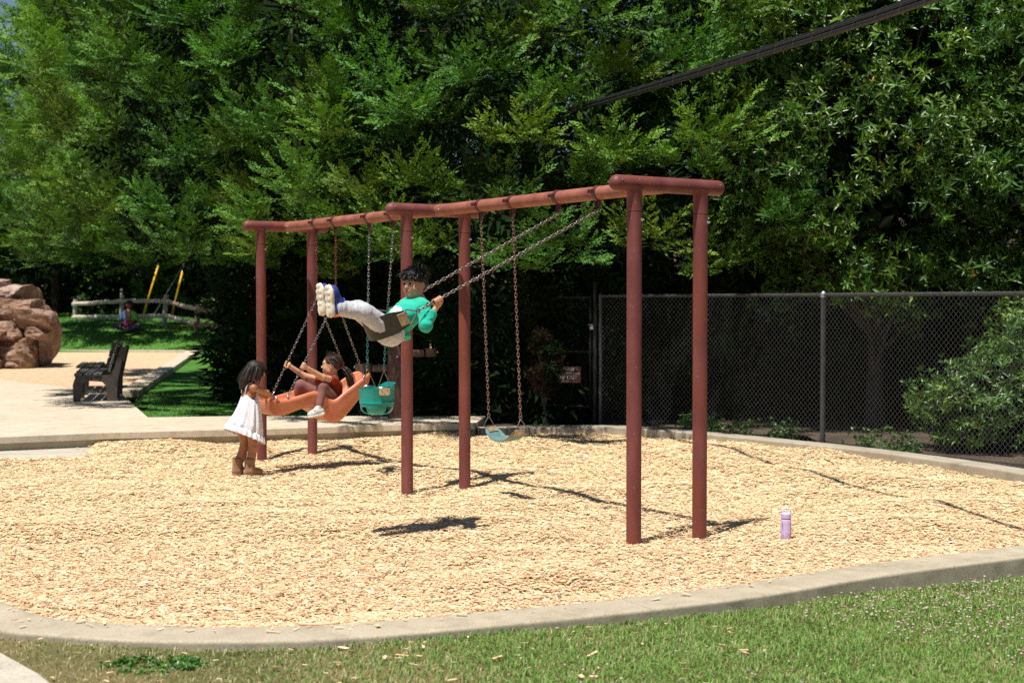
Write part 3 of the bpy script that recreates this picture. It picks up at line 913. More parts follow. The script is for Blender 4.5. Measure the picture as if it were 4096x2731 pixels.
# --- near lawn
lawn = grid_sheet('lawn', -9, 12, -3, 12, 0.12, lawn_z, M['lawn_soil'], keep=lambda x, y: ~inside(BED, x, y))
tag(lawn, kind='structure')
KNXY = [(p[0], p[1]) for p in kn]

def blades(X, Y, Z, H, W, col, bend, seed, tip=(1.25, 1.2, 1.0)):
    r2 = np.random.default_rng(seed); n = len(X)
    yaw = r2.random(n) * 2 * np.pi; d = np.stack([np.cos(yaw), np.sin(yaw), np.zeros(n)], 1); s = np.stack([-np.sin(yaw), np.cos(yaw), np.zeros(n)], 1)
    c = np.stack([X, Y, Z], 1); up = np.array([0, 0, 1.0])
    b1 = (bend * H)[:, None]; H1 = H[:, None]; W1 = W[:, None]
    p0a, p0b = c - s * W1, c + s * W1
    m = c + up * H1 * .55 + d * b1 * .3
    t = c + up * H1 * (1 - .35 * np.minimum(1, bend))[:, None] + d * b1
    V = np.stack([p0a, p0b, m + s * W1 * .8, m - s * W1 * .8, t], 1).reshape(-1, 3)
    I = np.arange(n)[:, None] * 5
    F1 = I + np.array([[0, 1, 2]]); F2 = I + np.array([[0, 2, 3]]); F3 = I + np.array([[3, 2, 4]])
    C = np.stack([col * .6, col * .6, col, col, col * np.array(tip)], 1).reshape(-1, 3)
    return V, np.concatenate([F1, F2, F3]), C

def near_grass():
    n = 250000
    Y = 5.0 + 4.8 * rng.random(n); X = (rng.random(n) * 2 - 1) * (0.372 * Y + 0.7)
    d = poly_dist(KNXY, X, Y)
    ok = ~inside(BED, X, Y) & (d > 0.145)
    okp = ~inside([(-2.62, 6.86), (-2.04, 6.13), (-1.5, 5.3), (-1.3, 4.2), (-5.5, 4.2), (-5.5, 7.4)], X, Y)
    P = np.stack([X, Y, X * 0], -1)
    wear = fbm(P * 1.7, 41, 4)
    green = smooth(X, -1.7, 0.7) * 0.85 + 0.55 * (wear - 0.34)
    green = np.clip(green + 0.25 * (1 - smooth(d, .15, .3)) , 0.07, 1)
    ok &= okp & (rng.random(n) < 0.16 + 0.84 * green)
    X, Y, g = X[ok], Y[ok], green[ok]; m = len(X); P = P[ok]
    pal = np.array([(0.18, 0.33, 0.065), (0.145, 0.29, 0.055), (0.26, 0.38, 0.105), (0.40, 0.36, 0.17), (0.52, 0.43, 0.26)])
    dry = np.clip(1 - g * 1.08 + 0.55 * (fbm(P * 3, 47) - .5), 0.10, 0.95)
    u = rng.random(m)
    k = np.where(u < dry, np.where(rng.random(m) < .6, 3, 4), rng.integers(0, 3, m))
    col = pal[k] * rng.uniform(0.75, 1.2, m)[:, None]
    H = rng.uniform(0.016, 0.042, m) * (0.7 + 0.5 * g); W = rng.uniform(0.0014, 0.0027, m)
    V, F, C = blades(X, Y, lawn_z(X, Y) - 0.002, H, W, col, rng.uniform(.2, 1.5, m), 5)
    o = build('grass', V, F, M['grass'], None, col=C)
    tag(o, 'short worn lawn grass in front of the near kerb', 'grass', kind='stuff')
near_grass()

def clover():
    # white clover heads: little tufted balls on stalks
    n = 4200
    Y = 5.3 + 4.0 * rng.random(n); X = rng.uniform(-0.4, 3.6, n)
    P = np.stack([X, Y, X * 0], -1); w = fbm(P * 1.1, 61, 3)
    ok = ~inside(BED, X, Y) & (poly_dist(KNXY, X, Y) > .2) & (rng.random(n) < smooth(X, 0.0, 1.5) * smooth(w, .36, .6) + 0.02) & (np.abs(X) < .372 * Y + .1)
    X, Y = X[ok], Y[ok]; n = len(X)
    phi = (1 + 5 ** .5) / 2
    ico = np.array([(-1, phi, 0), (1, phi, 0), (-1, -phi, 0), (1, -phi, 0), (0, -1, phi), (0, 1, phi), (0, -1, -phi), (0, 1, -phi), (phi, 0, -1), (phi, 0, 1), (-phi, 0, -1), (-phi, 0, 1)]); ico /= np.linalg.norm(ico[0])
    fi = np.array([(0, 11, 5), (0, 5, 1), (0, 1, 7), (0, 7, 10), (0, 10, 11), (1, 5, 9), (5, 11, 4), (11, 10, 2), (10, 7, 6), (7, 1, 8), (3, 9, 4), (3, 4, 2), (3, 2, 6), (3, 6, 8), (3, 8, 9), (4, 9, 5), (2, 4, 11), (6, 2, 10), (8, 6, 7), (9, 8, 1)])
    r_ = rng.uniform(0.005, 0.0085, n)
    jit = rng.uniform(0.7, 1.25, (n, 12, 1))
    c = np.stack([X, Y, lawn_z(X, Y) + rng.uniform(0.03, 0.055, n)], 1)
    V = c[:, None] + ico[None] * jit * r_[:, None, None] * np.array([1, 1, .85])
    base = np.where(rng.random((n, 1)) < .7, np.array([[0.44, 0.38, 0.31]]), np.array([[0.34, 0.22, 0.17]]))
    C = np.repeat(base[:, None], 12, 1) * np.where(ico[None, :, 2:] > -0.3, 1.0, 0.0) + np.where(ico[None, :, 2:] > -.3, 0, 1) * np.array([0.34, 0.2, 0.15])
    C = C * rng.uniform(.8, 1.15, (n, 12, 1))
    F = (fi[None] + 12 * np.arange(n)[:, None, None]).reshape(-1, 3)
    o = build('clover_flowers', V.reshape(-1, 3), F, M['clover'], None, col=C.reshape(-1, 3))
    tag(o, 'white and pinkish clover heads scattered through the lawn', 'clover', kind='stuff')
clover()

# --- far lawn with its rise, and the second chip bed round the boulder
def far_lawn_z(X, Y):
    P = np.stack([X * .3, Y * .3, X * 0], -1)
    z = 0.085 + 0.72 * smooth(Y, 43.8, 46.6) * smooth(-X, 3, 9) + 0.42 * smooth(Y, 48.5, 57) * smooth(-X, 10, 15) - 2.6 * smooth(Y, 58, 75)
    return z + 0.05 * (fbm(P, 71) - 0.5) * smooth(Y, 30, 45)
FARBED = [(-16, 30.3), (-10.1, 28.2), (-6.43, 23.6), (-9.9, 43.9), (-14.2, 44.5), (-30, 46.5), (-30, 34)]
fl = grid_sheet('far_lawn', -60, 3, 19.0, 78, 0.6, far_lawn_z, M['lawn_far'], keep=lambda x, y: ~inside(PATIO, x, y) & (x < -2.2))
tag(fl, kind='structure')
V = [(x, y, 0.135) for x, y in FARBED]
fb = build('far_chip_bed', V, [tuple(range(len(V)))[::-1]], M['far_chips']); tag(fb, kind='structure')
def straight_kerb(name, a, b_, w, z0, z1):
    a = np.array(a, float); b_ = np.array(b_, float); d = norm(np.append(b_ - a, 0)); n = np.array([-d[1], d[0], 0]); root = empty(name); tag(root, kind='structure')
    L = np.linalg.norm(b_ - a); k = max(1, int(L / 3))
    for i in range(k):
        c = np.append(a + (b_ - a) * (i + .5) / k, (z0 + z1) / 2)
        V, F = rbox(c, (L / k / 2 - .004, w / 2, (z1 - z0) / 2), 0.012, np.stack([d, n, [0, 0, 1]], 1))
        build('kerb_section', V, F, M['paving'], root)
straight_kerb('far_kerb', (-6.35, 23.75), (-9.8, 44.0), 0.34, -0.05, 0.2)
straight_kerb('back_kerb', (-9.6, 44.02), (-30, 46.6), 0.3, -0.05, 0.2)

def far_grass():
    n = 34000
    Y = np.where(rng.random(n) < .35, rng.uniform(19, 25, n), rng.uniform(43.5, 57, n)); X = -(rng.random(n) * 0.4 * Y)
    ok = ~inside(PATIO, X, Y) & ~inside(FARBED, X, Y) & (poly_dist(PATIO, X, Y) > .03) & (X < -1.5)
    X, Y = X[ok], Y[ok]; m = len(X)
    pal = np.array([(0.06, 0.165, 0.025), (0.085, 0.195, 0.035), (0.05, 0.14, 0.02), (0.16, 0.21, 0.06)])
    col = pal[rng.integers(0, 4, m)] * rng.uniform(.75, 1.2, m)[:, None]
    s = Y / 22
    V, F, C = blades(X, Y, far_lawn_z(X, Y) - .004, rng.uniform(0.03, 0.06, m) * s ** .5, 0.0048 * s, col, rng.uniform(.2, 1.2, m), 9)
    tag(build('lawn_grass', V, F, M['grass'], None, col=C), 'green lawn grass beyond the benches', 'grass', kind='stuff')
far_grass()
# ------------------------------------------------------------------ the swing set
BQ = np.array([0.839, 0.544, 0.0]); BB = np.array([-0.544, 0.839, 0.0]); UP = np.array([0, 0, 1.0])
M0 = np.array([1.075, 9.906, 0.0]); BAY = (0.0, 3.201, 6.376); TOP = 2.45
SPREAD, OVER, RAD = 0.292, 0.150, 0.0545
def on_beam(t, z=0.0): return M0 + BB * t + UP * z

def capped_tube(a, b_, r, seg=28):
    """Pipe with domed ends."""
    a = np.asarray(a, float); b_ = np.asarray(b_, float); d = norm(b_ - a)
    prof = [(r * math.sin(t) + 1e-4, -r * math.cos(t)) for t in np.linspace(0.05, math.pi / 2, 7)]
    L = np.linalg.norm(b_ - a)
    prof = prof + [(r, L * k / 6) for k in range(1, 6)] + [(r * math.cos(t) + 1e-4, L + r * math.sin(t)) for t in np.linspace(0, math.pi / 2 - .05, 7)]
    return lathe(prof, a, d, seg)

def swing_set():
    root = empty('swing_set', on_beam(3.2), 'reddish brown steel swing frame with three pairs of posts and a long top beam', 'swing set')
    for bi, t in enumerate(BAY):
        m = on_beam(t)
        V, F = capped_tube(m - BQ * (SPREAD + OVER) + UP * TOP, m + BQ * (SPREAD + OVER) + UP * TOP, RAD)
        bar = set_smooth_angle(build('crossbar', V, F, M['post'], root), 50)
        for s in (-1, 1):       # end-cap screws
            for u, h_ in ((SPREAD + OVER - 0.01, 0.02),):
                c = m + BQ * s * u + UP * (TOP + h_) - BB * (RAD * 0.93)
                V, F = lathe([(0.0055, 0), (0.0055, .004), (0.003, .006)], c, -BB, 8); build('screw', V, F, M['bolt'], bar)
        for s in (-1, 1):
            c = m + BQ * s * SPREAD
            sw = 1.0
            prof = [(0.0515, -0.25), (0.0515, 0.1), (0.0515, 1.1), (0.0515, TOP - 0.19)]
            V, F = lathe(prof, c, seg=28); post = set_smooth_angle(build('post', V, F, M['post'], root), 50)
            V, F = lathe([(0.0528, TOP - 0.187), (0.0528, TOP - 0.05), (0.060, TOP - .035), (0.062, TOP - 0.02)], c, seg=28)
            set_smooth_angle(build('post_sleeve', V, F, M['post'], post), 50)
            d = norm(BQ * 0.55 - BB)
            V, F = lathe([(0.010, -0.004), (0.010, .008), (0.0075, .011), (0.0075, .02), (0.003, .022)], c + UP * (TOP - 0.245) + d * 0.0515, d, 10)
            build('bolt', V, F, M['bolt'], post)
    for a, b_ in ((0, 1), (1, 2)):
        t0, t1 = BAY[a], BAY[b_]
        V, F = tube([on_beam(t0 + (t1 - t0) * k / 8, TOP) for k in range(9)], 0.0505, 28, caps=True)
        # beams butt into the crossbar walls
        V = np.array(V)
        beam = set_smooth_angle(build('beam', V, F, M['beam'], root), 50)
        for t in (t0, t1):
            s = 1 if t == t0 else -1
            V, F = tube([on_beam(t + s * 0.05, TOP), on_beam(t + s * 0.20, TOP)], 0.0535, 28)
            set_smooth_angle(build('beam_sleeve', V, F, M['beam'], beam), 50)
            c = on_beam(t + s * 0.15, TOP) - BQ * 0.0535
            V, F = lathe([(0.009, 0), (0.009, .006), (0.006, .012)], c, -BQ, 10); build('bolt', V, F, M['bolt'], beam)
    return root
swing_set()

HANG_Z = TOP - 0.115
def hangers():
    """A split clamp round the beam with its bolt ears and a swivel below: part of the swing frame."""
    root = bpy.data.objects['swing_set']
    for t in (0.804, 1.320, 1.963, 2.449, 3.991, 4.470, 5.193, 5.635):
        m = MB()
        c = on_beam(t, TOP)
        ring = []
        for k in range(25):
            a = 2 * math.pi * k / 24
            ring.append((math.cos(a), math.sin(a)))
        V, F = [], []
        for (x, z) in ring[:-1]:
            for rr, w in ((0.0512, -.019), (0.058, -.019), (0.058, .019), (0.0512, .019)):
                V.append(c + BQ * x * rr + UP * z * rr + BB * w)
        n = 24
        for k in range(n):
            l = (k + 1) % n
            for j in range(4):
                i = (j + 1) % 4
                F.append((k * 4 + j, l * 4 + j, l * 4 + i, k * 4 + i))
        m.add(V, F)
        ax = np.stack([BQ, BB, UP], 1)
        for w in (-.012, .012):
            m.rbox(c - BQ * 0.074 + UP * 0.012 + BB * w * 1.3, (0.018, 0.0035, 0.015), 0.003, ax, 1)
            m.rbox(c - UP * 0.083 + BB * w, (0.017, 0.004, 0.034), 0.004, ax, 1)
        m.tube([c - BQ * 0.078 + UP * 0.012 - BB * .028, c - BQ * 0.078 + UP * 0.012 + BB * .028], 0.005, 8)
        o = m.build('hanger_clamp', M['clamp'], root, smooth=40)
        h = MB()
        h.tube([c - UP * 0.098 - BB * .024, c - UP * 0.098 + BB * .024], 0.009, 10)
        h.tube([c - UP * 0.098, c - UP * 0.125], 0.007, 8)
        h.build('swivel', M['iron'], o, smooth=40)
hangers()

# ------------------------------------------------------------------ chains
def link_mesh(matname, pitch=0.0305):
    """Oval welded link, long axis Z."""
    r_ = 0.0036; hw = 0.0085; hl = pitch / 2 + r_ * 0.9
    pts = []
    n = 6
    for k in range(n + 1):
        a = math.pi * k / n; pts.append((hw * math.cos(a), 0, hl - hw + hw * math.sin(a)))
    for k in range(n + 1):
        a = math.pi + math.pi * k / n; pts.append((hw * math.cos(a), 0, -(hl - hw) + hw * math.sin(a)))
    V, F = tube(pts, r_, 6, closed=True)
    return mesh_data('link', V, F, M[matname], smooth=True)
LINKS = {}
def chain(parent, a, b_, matname='iron', pitch=0.0305, name='chain', sag=0.0, phase=0):
    a = np.asarray(a, float); b_ = np.asarray(b_, float)
    if matname not in LINKS: LINKS[matname] = link_mesh(matname, pitch)
    c = bpy.data.objects.new(name, None); c.empty_display_size = .05; link(c, parent)
    c.location = Vector(a) - rel(parent)
    L = np.linalg.norm(b_ - a); n = max(1, round(L / pitch))
    ax, ay, d = frame_of(b_ - a, up=BB)
    r2 = random.Random(int(L * 1000) + phase)
    for i in range(n):
        t = (i + .5) / n
        p = a + (b_ - a) * t + np.array([0, 0, -sag * 4 * t * (1 - t)])
        o = bpy.data.objects.new('link', LINKS[matname])
        ang = (math.pi / 2 if (i + phase) % 2 else 0) + r2.uniform(-.2, .2) + 0.6
        x = ax * math.cos(ang) + ay * math.sin(ang); y = np.cross(d, x)
        m = Matrix(((x[0], y[0], d[0], 0), (x[1], y[1], d[1], 0), (x[2], y[2], d[2], 0), (0, 0, 0, 1)))
        link(o, c)
        o.matrix_local = Matrix.Translation(Vector(p - a)) @ m @ Matrix.Scale(L / n / pitch, 4, Vector((0, 0, 1)))
    return c

def shackle(parent, p, d, r_=0.011):
    m = MB(); d = norm(d); a, b_, _ = frame_of(d, BB)
    pts = [p + a * r_ * math.cos(t) + d * r_ * 1.25 * math.sin(t) for t in np.linspace(0, 2 * math.pi, 15)[:-1]]
    m.tube(pts, 0.0036, 6, closed=True)
    m.tube([p - a * r_ * 1.5 - d * r_ * .4, p + a * r_ * 1.5 - d * r_ * .4], 0.004, 8)
    return m.build('shackle', M['iron'], parent, smooth=50)

def belt_swing(name, t_near, t_far, phi, length, half, sag, seat_mat, plate_mat, chain_mat, label, slack=0.0, phi_far=None):
    """Belt seat hung on two chains. phi: how far the chains are swung toward -BQ (radians)."""
    phf = phi if phi_far is None else phi_far
    root = empty(name, on_beam((t_near + t_far) / 2, 0.0), label, 'swing', 'swings on the frame')
    def down(p_): return norm(-BQ * math.sin(p_) - UP * math.cos(p_))
    e_d = down((phi + phf) / 2); e_n = norm(np.cross(BB, e_d))      # e_n: front-to-back of the belt
    mid = (t_near + t_far) / 2
    ends = []
    for t, p_, s in ((t_near, phi, -1), (t_far, phf, 1)):
        top = on_beam(t, HANG_Z)
        seat_pt = on_beam(mid + s * half, HANG_Z) + down(p_) * length
        apex = seat_pt - down(p_) * 0.085 - BB * s * 0.006
        chain(root, top - UP * 0.012, apex - down(p_) * 0.022, chain_mat, phase=0 if s < 0 else 1)
        shackle(root, apex - down(p_) * 0.008, down(p_))
        # triangular wire
        w = 0.056
        tri = [apex, seat_pt + e_n * w, seat_pt - e_n * w]
        pts = []
        for i in range(3):
            a, b_, c = tri[i - 1], tri[i], tri[(i + 1) % 3]
            pts += [b_ + norm(a - b_) * 0.012, b_ + norm(norm(a - b_) + norm(c - b_)) * .004, b_ + norm(c - b_) * 0.012]
        m = MB(); m.tube(pts, 0.0042, 8, closed=True); m.build('triangle_ring', M['iron'], root, smooth=50)
        ends.append((seat_pt, down(p_), s))
    # belt: U between the two rings
    W = 0.078; th = 0.009
    c0 = (ends[0][0] + ends[1][0]) / 2
    prof = []
    nn = 21
    for k in range(nn):
        u = -1 + 2 * k / (nn - 1)
        y = half * u; dep = sag * (1 - abs(u) ** 2.3)
        prof.append((y, dep + 0.012))
    V, F = [], []
    wid = []
    for k, (y, dep) in enumerate(prof):
        u = abs(y / half)
        ww = W * (1 - 0.30 * smooth(u, 0.80, 1.0)) if True else W
        wid.append(ww)
    P2 = np.array(prof)
    for k in range(nn):
        y, dep = prof[k]
        k0, k1 = max(0, k - 1), min(nn - 1, k + 1)
        ty, td = P2[k1] - P2[k0]; l = math.hypot(ty, td)
        n_out = BB * (-td / l) * -1 + e_d * (ty / l)            # outward (below the sitter)
        c = c0 + BB * y + e_d * dep
        for side, off in ((-1, -.5), (1, -.5), (1, .5), (-1, .5)):
            V.append(c + e_n * side * wid[k] + n_out * th * off)
    for k in range(nn - 1):
        for j in range(4):
            i = (j + 1) % 4
            F.append((k * 4 + j, k * 4 + i, (k + 1) * 4 + i, (k + 1) * 4 + j))
    F += [(3, 2, 1, 0), tuple((nn - 1) * 4 + j for j in range(4))]
    seat = build('belt_seat', V, F, seat_mat, root)
    set_smooth_angle(seat, 40)
    # riveted steel end plates on the outside and inside of the belt ends
    for (k0, k1) in ((0, 3), (nn - 1, nn - 4)):
        a = c0 + BB * prof[k0][0] + e_d * prof[k0][1]; b_ = c0 + BB * prof[k1][0] + e_d * prof[k1][1]
        d = norm(b_ - a); nrm = norm(np.cross(d, e_n)); L = 0.062
        A = np.stack([d, e_n, nrm], 1)
        for s in (-1, 1):
            cc = a + d * (L * .5 - 0.008) + nrm * s * (th / 2 + 0.0022)
            V, F = rbox(cc, (L / 2, 0.044, 0.0015), 0.0012, A, 1)
            pl = build('end_plate', V, F, plate_mat, root)
            mb = MB()
            for (x, y) in ((-.014, -.026), (-.014, .026), (.018, 0)):
                mb.lathe([(0.005, 0), (0.004, 0.003), (0.001, .004)], cc + d * x + e_n * y + nrm * s * 0.0012, nrm * s, 8)
            mb.build('rivet', M['iron'], pl)
        V, F = tube([a - e_n * 0.046 - d * .004, a + e_n * 0.046 - d * .004], 0.0075, 10)
        build('ring_sleeve', V, F, plate_mat, root)
    return root, ends, e_d, e_n, c0

boy_swing = belt_swing('belt_swing', 0.804, 1.320, R(63.5), 1.765, 0.222, 0.20, M['black_rubber'], M['plate'], 'iron',
                       'black belt swing flung high to the left with the boy sitting in it')
# the far chain of the free swing hangs a little straighter than the near one
free_swing = belt_swing('belt_swing', 1.963, 2.449, R(-3.4), 1.72, 0.216, 0.095, M['teal_rubber'], M['plate'], 'rust_iron',
                        'empty worn blue-green belt swing hanging on rusty chains', phi_far=R(-1.9))

# ------------------------------------------------------------------ bucket swing
def bucket_swing():
    t0 = 4.2305
    root = empty('bucket_swing', on_beam(t0, 0), 'teal full-bucket toddler swing hanging empty on teal chains', 'swing', 'swings on the frame')
    C = on_beam(t0) - BQ * 0.05
    zr = 0.845
    seg = 48
    def rx(z):                      # half sizes along BQ, BB at height z (0 top .. 1 bottom)
        return 0.165 * (1 - 0.12 * z), 0.142 * (1 - 0.12 * z)
    th = np.linspace(0, 2 * np.pi, seg + 1)[:-1]
    def rim(t):                     # back (toward +BQ) stands higher
        c = math.cos(t)
        return zr + 0.055 * smooth(c, 0.2, 0.95)
    def pt(t, z, grow=0.0, zz=None):
        a, b_ = rx(z); c, s = math.cos(t), math.sin(t)
        e = 0.75
        return C + BQ * (a + grow) * np.sign(c) * abs(c) ** e + BB * (b_ + grow) * np.sign(s) * abs(s) ** e + UP * zz
    def shell(name, rows, mask, mat_, th_=0.007):
        V, F = [], []
        for g in (0.0, -th_):
            for (z, zzf, gr) in rows:
                for t in th: V.append(pt(t, z, gr + g, zzf(t)))
        n = len(rows)
        for layer in (0, 1):
            o = layer * n * seg
            for i in range(n - 1):
                for k in range(seg):
                    if not mask(i, k): continue
                    l = (k + 1) % seg
                    f = (o + i * seg + k, o + i * seg + l, o + (i + 1) * seg + l, o + (i + 1) * seg + k)
                    F.append(f if layer == 1 else f[::-1])
        # close the open borders between the two skins
        ed = {}
        for f in F:
            if f[0] < n * seg:
                for a, b_ in zip(f, f[1:] + f[:1]):
                    ed[(a, b_)] = ed.get((a, b_), 0) + 1
        for (a, b_) in list(ed):
            if (b_, a) not in ed: F.append((b_, a, a + n * seg, b_ + n * seg))
        return build(name, V, F, mat_, root, smooth=False)
    top = lambda t: rim(t)
    rows = [(0, top, 0.006), (0, lambda t: rim(t) - .012, 0.004), (.1, lambda t: zr - .05, 0), (.25, lambda t: zr - .09, 0), (.45, lambda t: zr - .125, 0), (.5, lambda t: zr - .132, .004), (.55, lambda t: zr - .14, 0)]
    o = shell('seat_band', rows, lambda i, k: True, M['bucket']); set_smooth_angle(o, 40)
    rows2 = []
    for k in range(8):
        u = k / 7; z = .55 + u * 1.1
        rows2.append((z, (lambda zz: (lambda t: zz))(zr - .138 - 0.105 * math.sin(u * math.pi / 2) ** 0.8), -0.001 - 0.075 * (1 - math.cos(u * math.pi / 2)) ** 1.6))
    def mask(i, k):
        a = (k + .5) / seg * 360
        for c, w in ((5, 15), (110, 15), (186, 15), (290, 15)):
            if abs((a - c + 180) % 360 - 180) < w and i >= 1 and i < 7: return False
        return True
    o = shell('leg_cradle', rows2, mask, M['bucket']); set_smooth_angle(o, 45)
    # closed floor of the cradle
    V = [pt(t, 1.65, -0.078, zr - .2425) for t in th] + [pt(t, 1.65, -0.078, zr - .2505) for t in th]
    F = [tuple(range(seg)), tuple(range(seg, 2 * seg))[::-1]] + [(k, seg + k, seg + (k + 1) % seg, (k + 1) % seg) for k in range(seg)]
    build('seat_floor', V, F, M['bucket'], root)
    for s in (-1, 1):
        base = C + BB * s * 0.150 + UP * (zr + 0.012)
        m = MB(); A = np.stack([BQ, BB, UP], 1)
        V, F = tube([base - BQ * 0.062, base + BQ * 0.062], 0.0085, 10); br = build('steel_sleeve', V, F, M['bright_steel'], root, smooth=True)
        # rounded tan plate
        P = []
        for a in np.linspace(0, math.pi, 9): P.append((0.056 * math.cos(a) if a not in (0,) else .056, -0.052 - 0.016 * math.sin(a)))
        out = [(-.056, 0), (.056, 0)] + [(0.056 * (1 - 0.25 * (1 - math.cos(x))), -0.045 - .025 * math.sin(x)) for x in np.linspace(0, math.pi / 2, 5)] + [(-0.056 * (1 - 0.25 * (1 - math.cos(x))), -0.045 - .025 * math.sin(x)) for x in np.linspace(math.pi / 2, 0, 5)]
        V = [base + BQ * x + UP * y + BB * s * (0.004 + w) for w in (0.0, 0.003) for x, y in out]
        n = len(out); F = [tuple(range(n)), tuple(range(n, 2 * n))[::-1]] + [(k, n + k, n + (k + 1) % n, (k + 1) % n) for k in range(n)]
        pl = build('side_plate', V, F, M['tan_plate'], root)
        for x, y in ((-.028, -.027), (.028, -.027), (0, -.055)):
            V, F = lathe([(.005, 0), (.004, .003), (.001, .004)], base + BQ * x + UP * y + BB * s * 0.007, BB * s, 8); build('rivet', V, F, M['clamp'], pl)
        t_h = t0 + s * 0.2395
        apex = base + UP * 0.165 - BQ * 0.012 + BB * s * 0.02
        m = MB(); tri = [apex, base + BQ * 0.067, base - BQ * 0.067]; pts = []
        for i in range(3):
            a, b_, c = tri[i - 1], tri[i], tri[(i + 1) % 3]
            pts += [b_ + norm(a - b_) * 0.014, b_ + norm(norm(a - b_) + norm(c - b_)) * .005, b_ + norm(c - b_) * 0.014]
        m.tube(pts, 0.0042, 8, closed=True); m.build('triangle_ring', M['iron'], root, smooth=50)
        shackle(root, apex + UP * 0.01, UP)
        chain(root, on_beam(t_h, HANG_Z - 0.012), apex + UP * 0.024, 'teal_chain', phase=s)
bucket_swing()

# ------------------------------------------------------------------ moulded reclining seat
SEAT_ST = [(-.690, .712, .640, .680, .125), (-.675, .720, .585, .67, .165), (-.63, .710, .545, .64, .188), (-.56, .706, .540, .63, .197), (-.47, .718, .562, .64, .20), (-.35, .747, .60, .66, .202), (-.26, .77, .602, .665, .203),
           (-.205, .774, .58, .655, .204), (-.12, .74, .525, .60, .204), (-.055, .695, .475, .545, .204), (-.015, .683, .455, .515, .204), (.03, .70, .452, .505, .204), (.09, .744, .475, .54, .203), (.16, .79, .54, .61, .20),
           (.24, .842, .625, .69, .198), (.32, .895, .715, .775, .192), (.38, .93, .79, .845, .175), (.42, .942, .845, .895, .145), (.44, .928, .885, .912, .10)]
OC = on_beam(5.414)
def adaptive_swing():
    root = empty('reclining_swing', OC, 'orange moulded reclining swing seat on red chains with the ponytailed child in it', 'swing', 'swings on the frame')
    st = np.array(SEAT_ST)
    tt = np.linspace(0, len(st) - 1, 73)
    S = np.array(cat_curve(st, 4))
    V, F = [], []
    for q_, rim_, bot, flo, hw in S:
        w = 0.028; r_ = 0.035
        sec = [(-hw + .012, rim_ - .004), (-hw - .004, rim_ - .018), (-hw, rim_ - .045), (-hw + .006, (rim_ + bot) / 2), (-hw + .012, bot + r_), (-hw + .012 + r_ * .3, bot + r_ * .3), (-hw + .012 + r_, bot)]
        inn = [(-hw + w + .01 + .03, flo + .004), (-hw + w + .012, flo + .02), (-hw + w, (rim_ + flo) / 2), (-hw + w - .004, rim_ - .014), (-hw + w - .012, rim_ - .002)]
        out = sec + [(-x, z) for x, z in sec[::-1]] + [(-x, z) for x, z in inn[::-1]] + inn
        k = len(out)
        for x, z in out: V.append(OC + BQ * q_ + BB * x + UP * z)
    n = len(S)
    for i in range(n - 1):
        for j in range(k):
            l = (j + 1) % k
            F.append((i * k + j, (i + 1) * k + j, (i + 1) * k + l, i * k + l))
    F += [tuple(range(k)), tuple((n - 1) * k + j for j in range(k))[::-1]]
    shell = build('seat_shell', V, F, M['orange'], root, smooth=True)
    b2 = bmesh.new(); b2.from_mesh(shell.data); bmesh.ops.recalc_face_normals(b2, faces=b2.faces[:]); b2.to_mesh(shell.data); b2.free()
    # moulded groove lines round the shell, a small drain slot, leg block under the seat
    m = MB()
    m.box(OC + BQ * .20 + UP * .655, (0.002, 0.05, 0.003), np.stack([norm(BQ + UP), BB, norm(UP - BQ)], 1)); m.build('drain_slot', M['clamp'], root)
    for t, jz, s in ((5.193, 1.69, -1), (5.635, 1.70, 1)):
        J = on_beam(t, jz)
        chain(root, on_beam(t, HANG_Z - .012), J + UP * 0.012, 'red_chain', phase=s)
        m = MB(); m.tube([J + BQ * .014 * math.cos(a) + UP * .014 * math.sin(a) for a in np.linspace(0, 2 * math.pi, 13)[:-1]], 0.004, 6, closed=True); m.build('joining_ring', M['iron'], root, smooth=50)
        for q_, z in ((-.505, .722), (.325, .897)):
            e = OC + BQ * q_ + BB * s * 0.186 + UP * z
            m = MB(); m.lathe([(0.012, -.01), (0.012, .006), (.007, .01)], e, UP, 10)
            m.tube([e + UP * .012 + norm(J - e) * .012 + BB * .012 * math.cos(a) + norm(J - e) * .014 * math.sin(a) for a in np.linspace(0, 2 * math.pi, 11)[:-1]], 0.004, 6, closed=True)
            m.build('eye_bolt', M['bright_steel'], root, smooth=50)
            chain(root, J - UP * .008 + norm(e - J) * .012, e + UP * .014 + norm(J - e) * .024, 'iron', phase=s)
    return root
adaptive_swing()
# ------------------------------------------------------------------ foliage
def spray_template(fingers=13, seed=0, droop=0.05, width=0.055):
    """A flat redwood spray: finger-like twigs set both sides of a stem (stem along +X, length 1)."""
    r2 = np.random.default_rng(seed); V, F, S = [], [], []
    for i in range(fingers):
        u = i / (fingers - 1); side = 1 if i % 2 else -1
        if i == fingers - 1: a, b0, L = 0.0, 0.72, 0.34
        else: a, b0, L = side * (0.95 - 0.45 * u + r2.uniform(-.15, .15)), 0.04 + 0.62 * u, 0.46 * (1 - 0.38 * u) * r2.uniform(.8, 1.15)
        d = np.array([math.cos(a), math.sin(a), r2.uniform(-.05, .25)]); s = np.array([-math.sin(a), math.cos(a), r2.uniform(-.5, .5)])
        p0 = np.array([b0, 0, -droop * b0 * b0]); w = width * r2.uniform(.8, 1.2)
        tip = p0 + d * L + np.array([0, 0, -.10 * L])
        m = p0 + d * L * .20 + np.array([0, 0, .03 * L])
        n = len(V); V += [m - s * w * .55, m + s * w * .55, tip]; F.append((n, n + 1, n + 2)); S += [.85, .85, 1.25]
    return np.array(V), np.array(F), np.array(S)

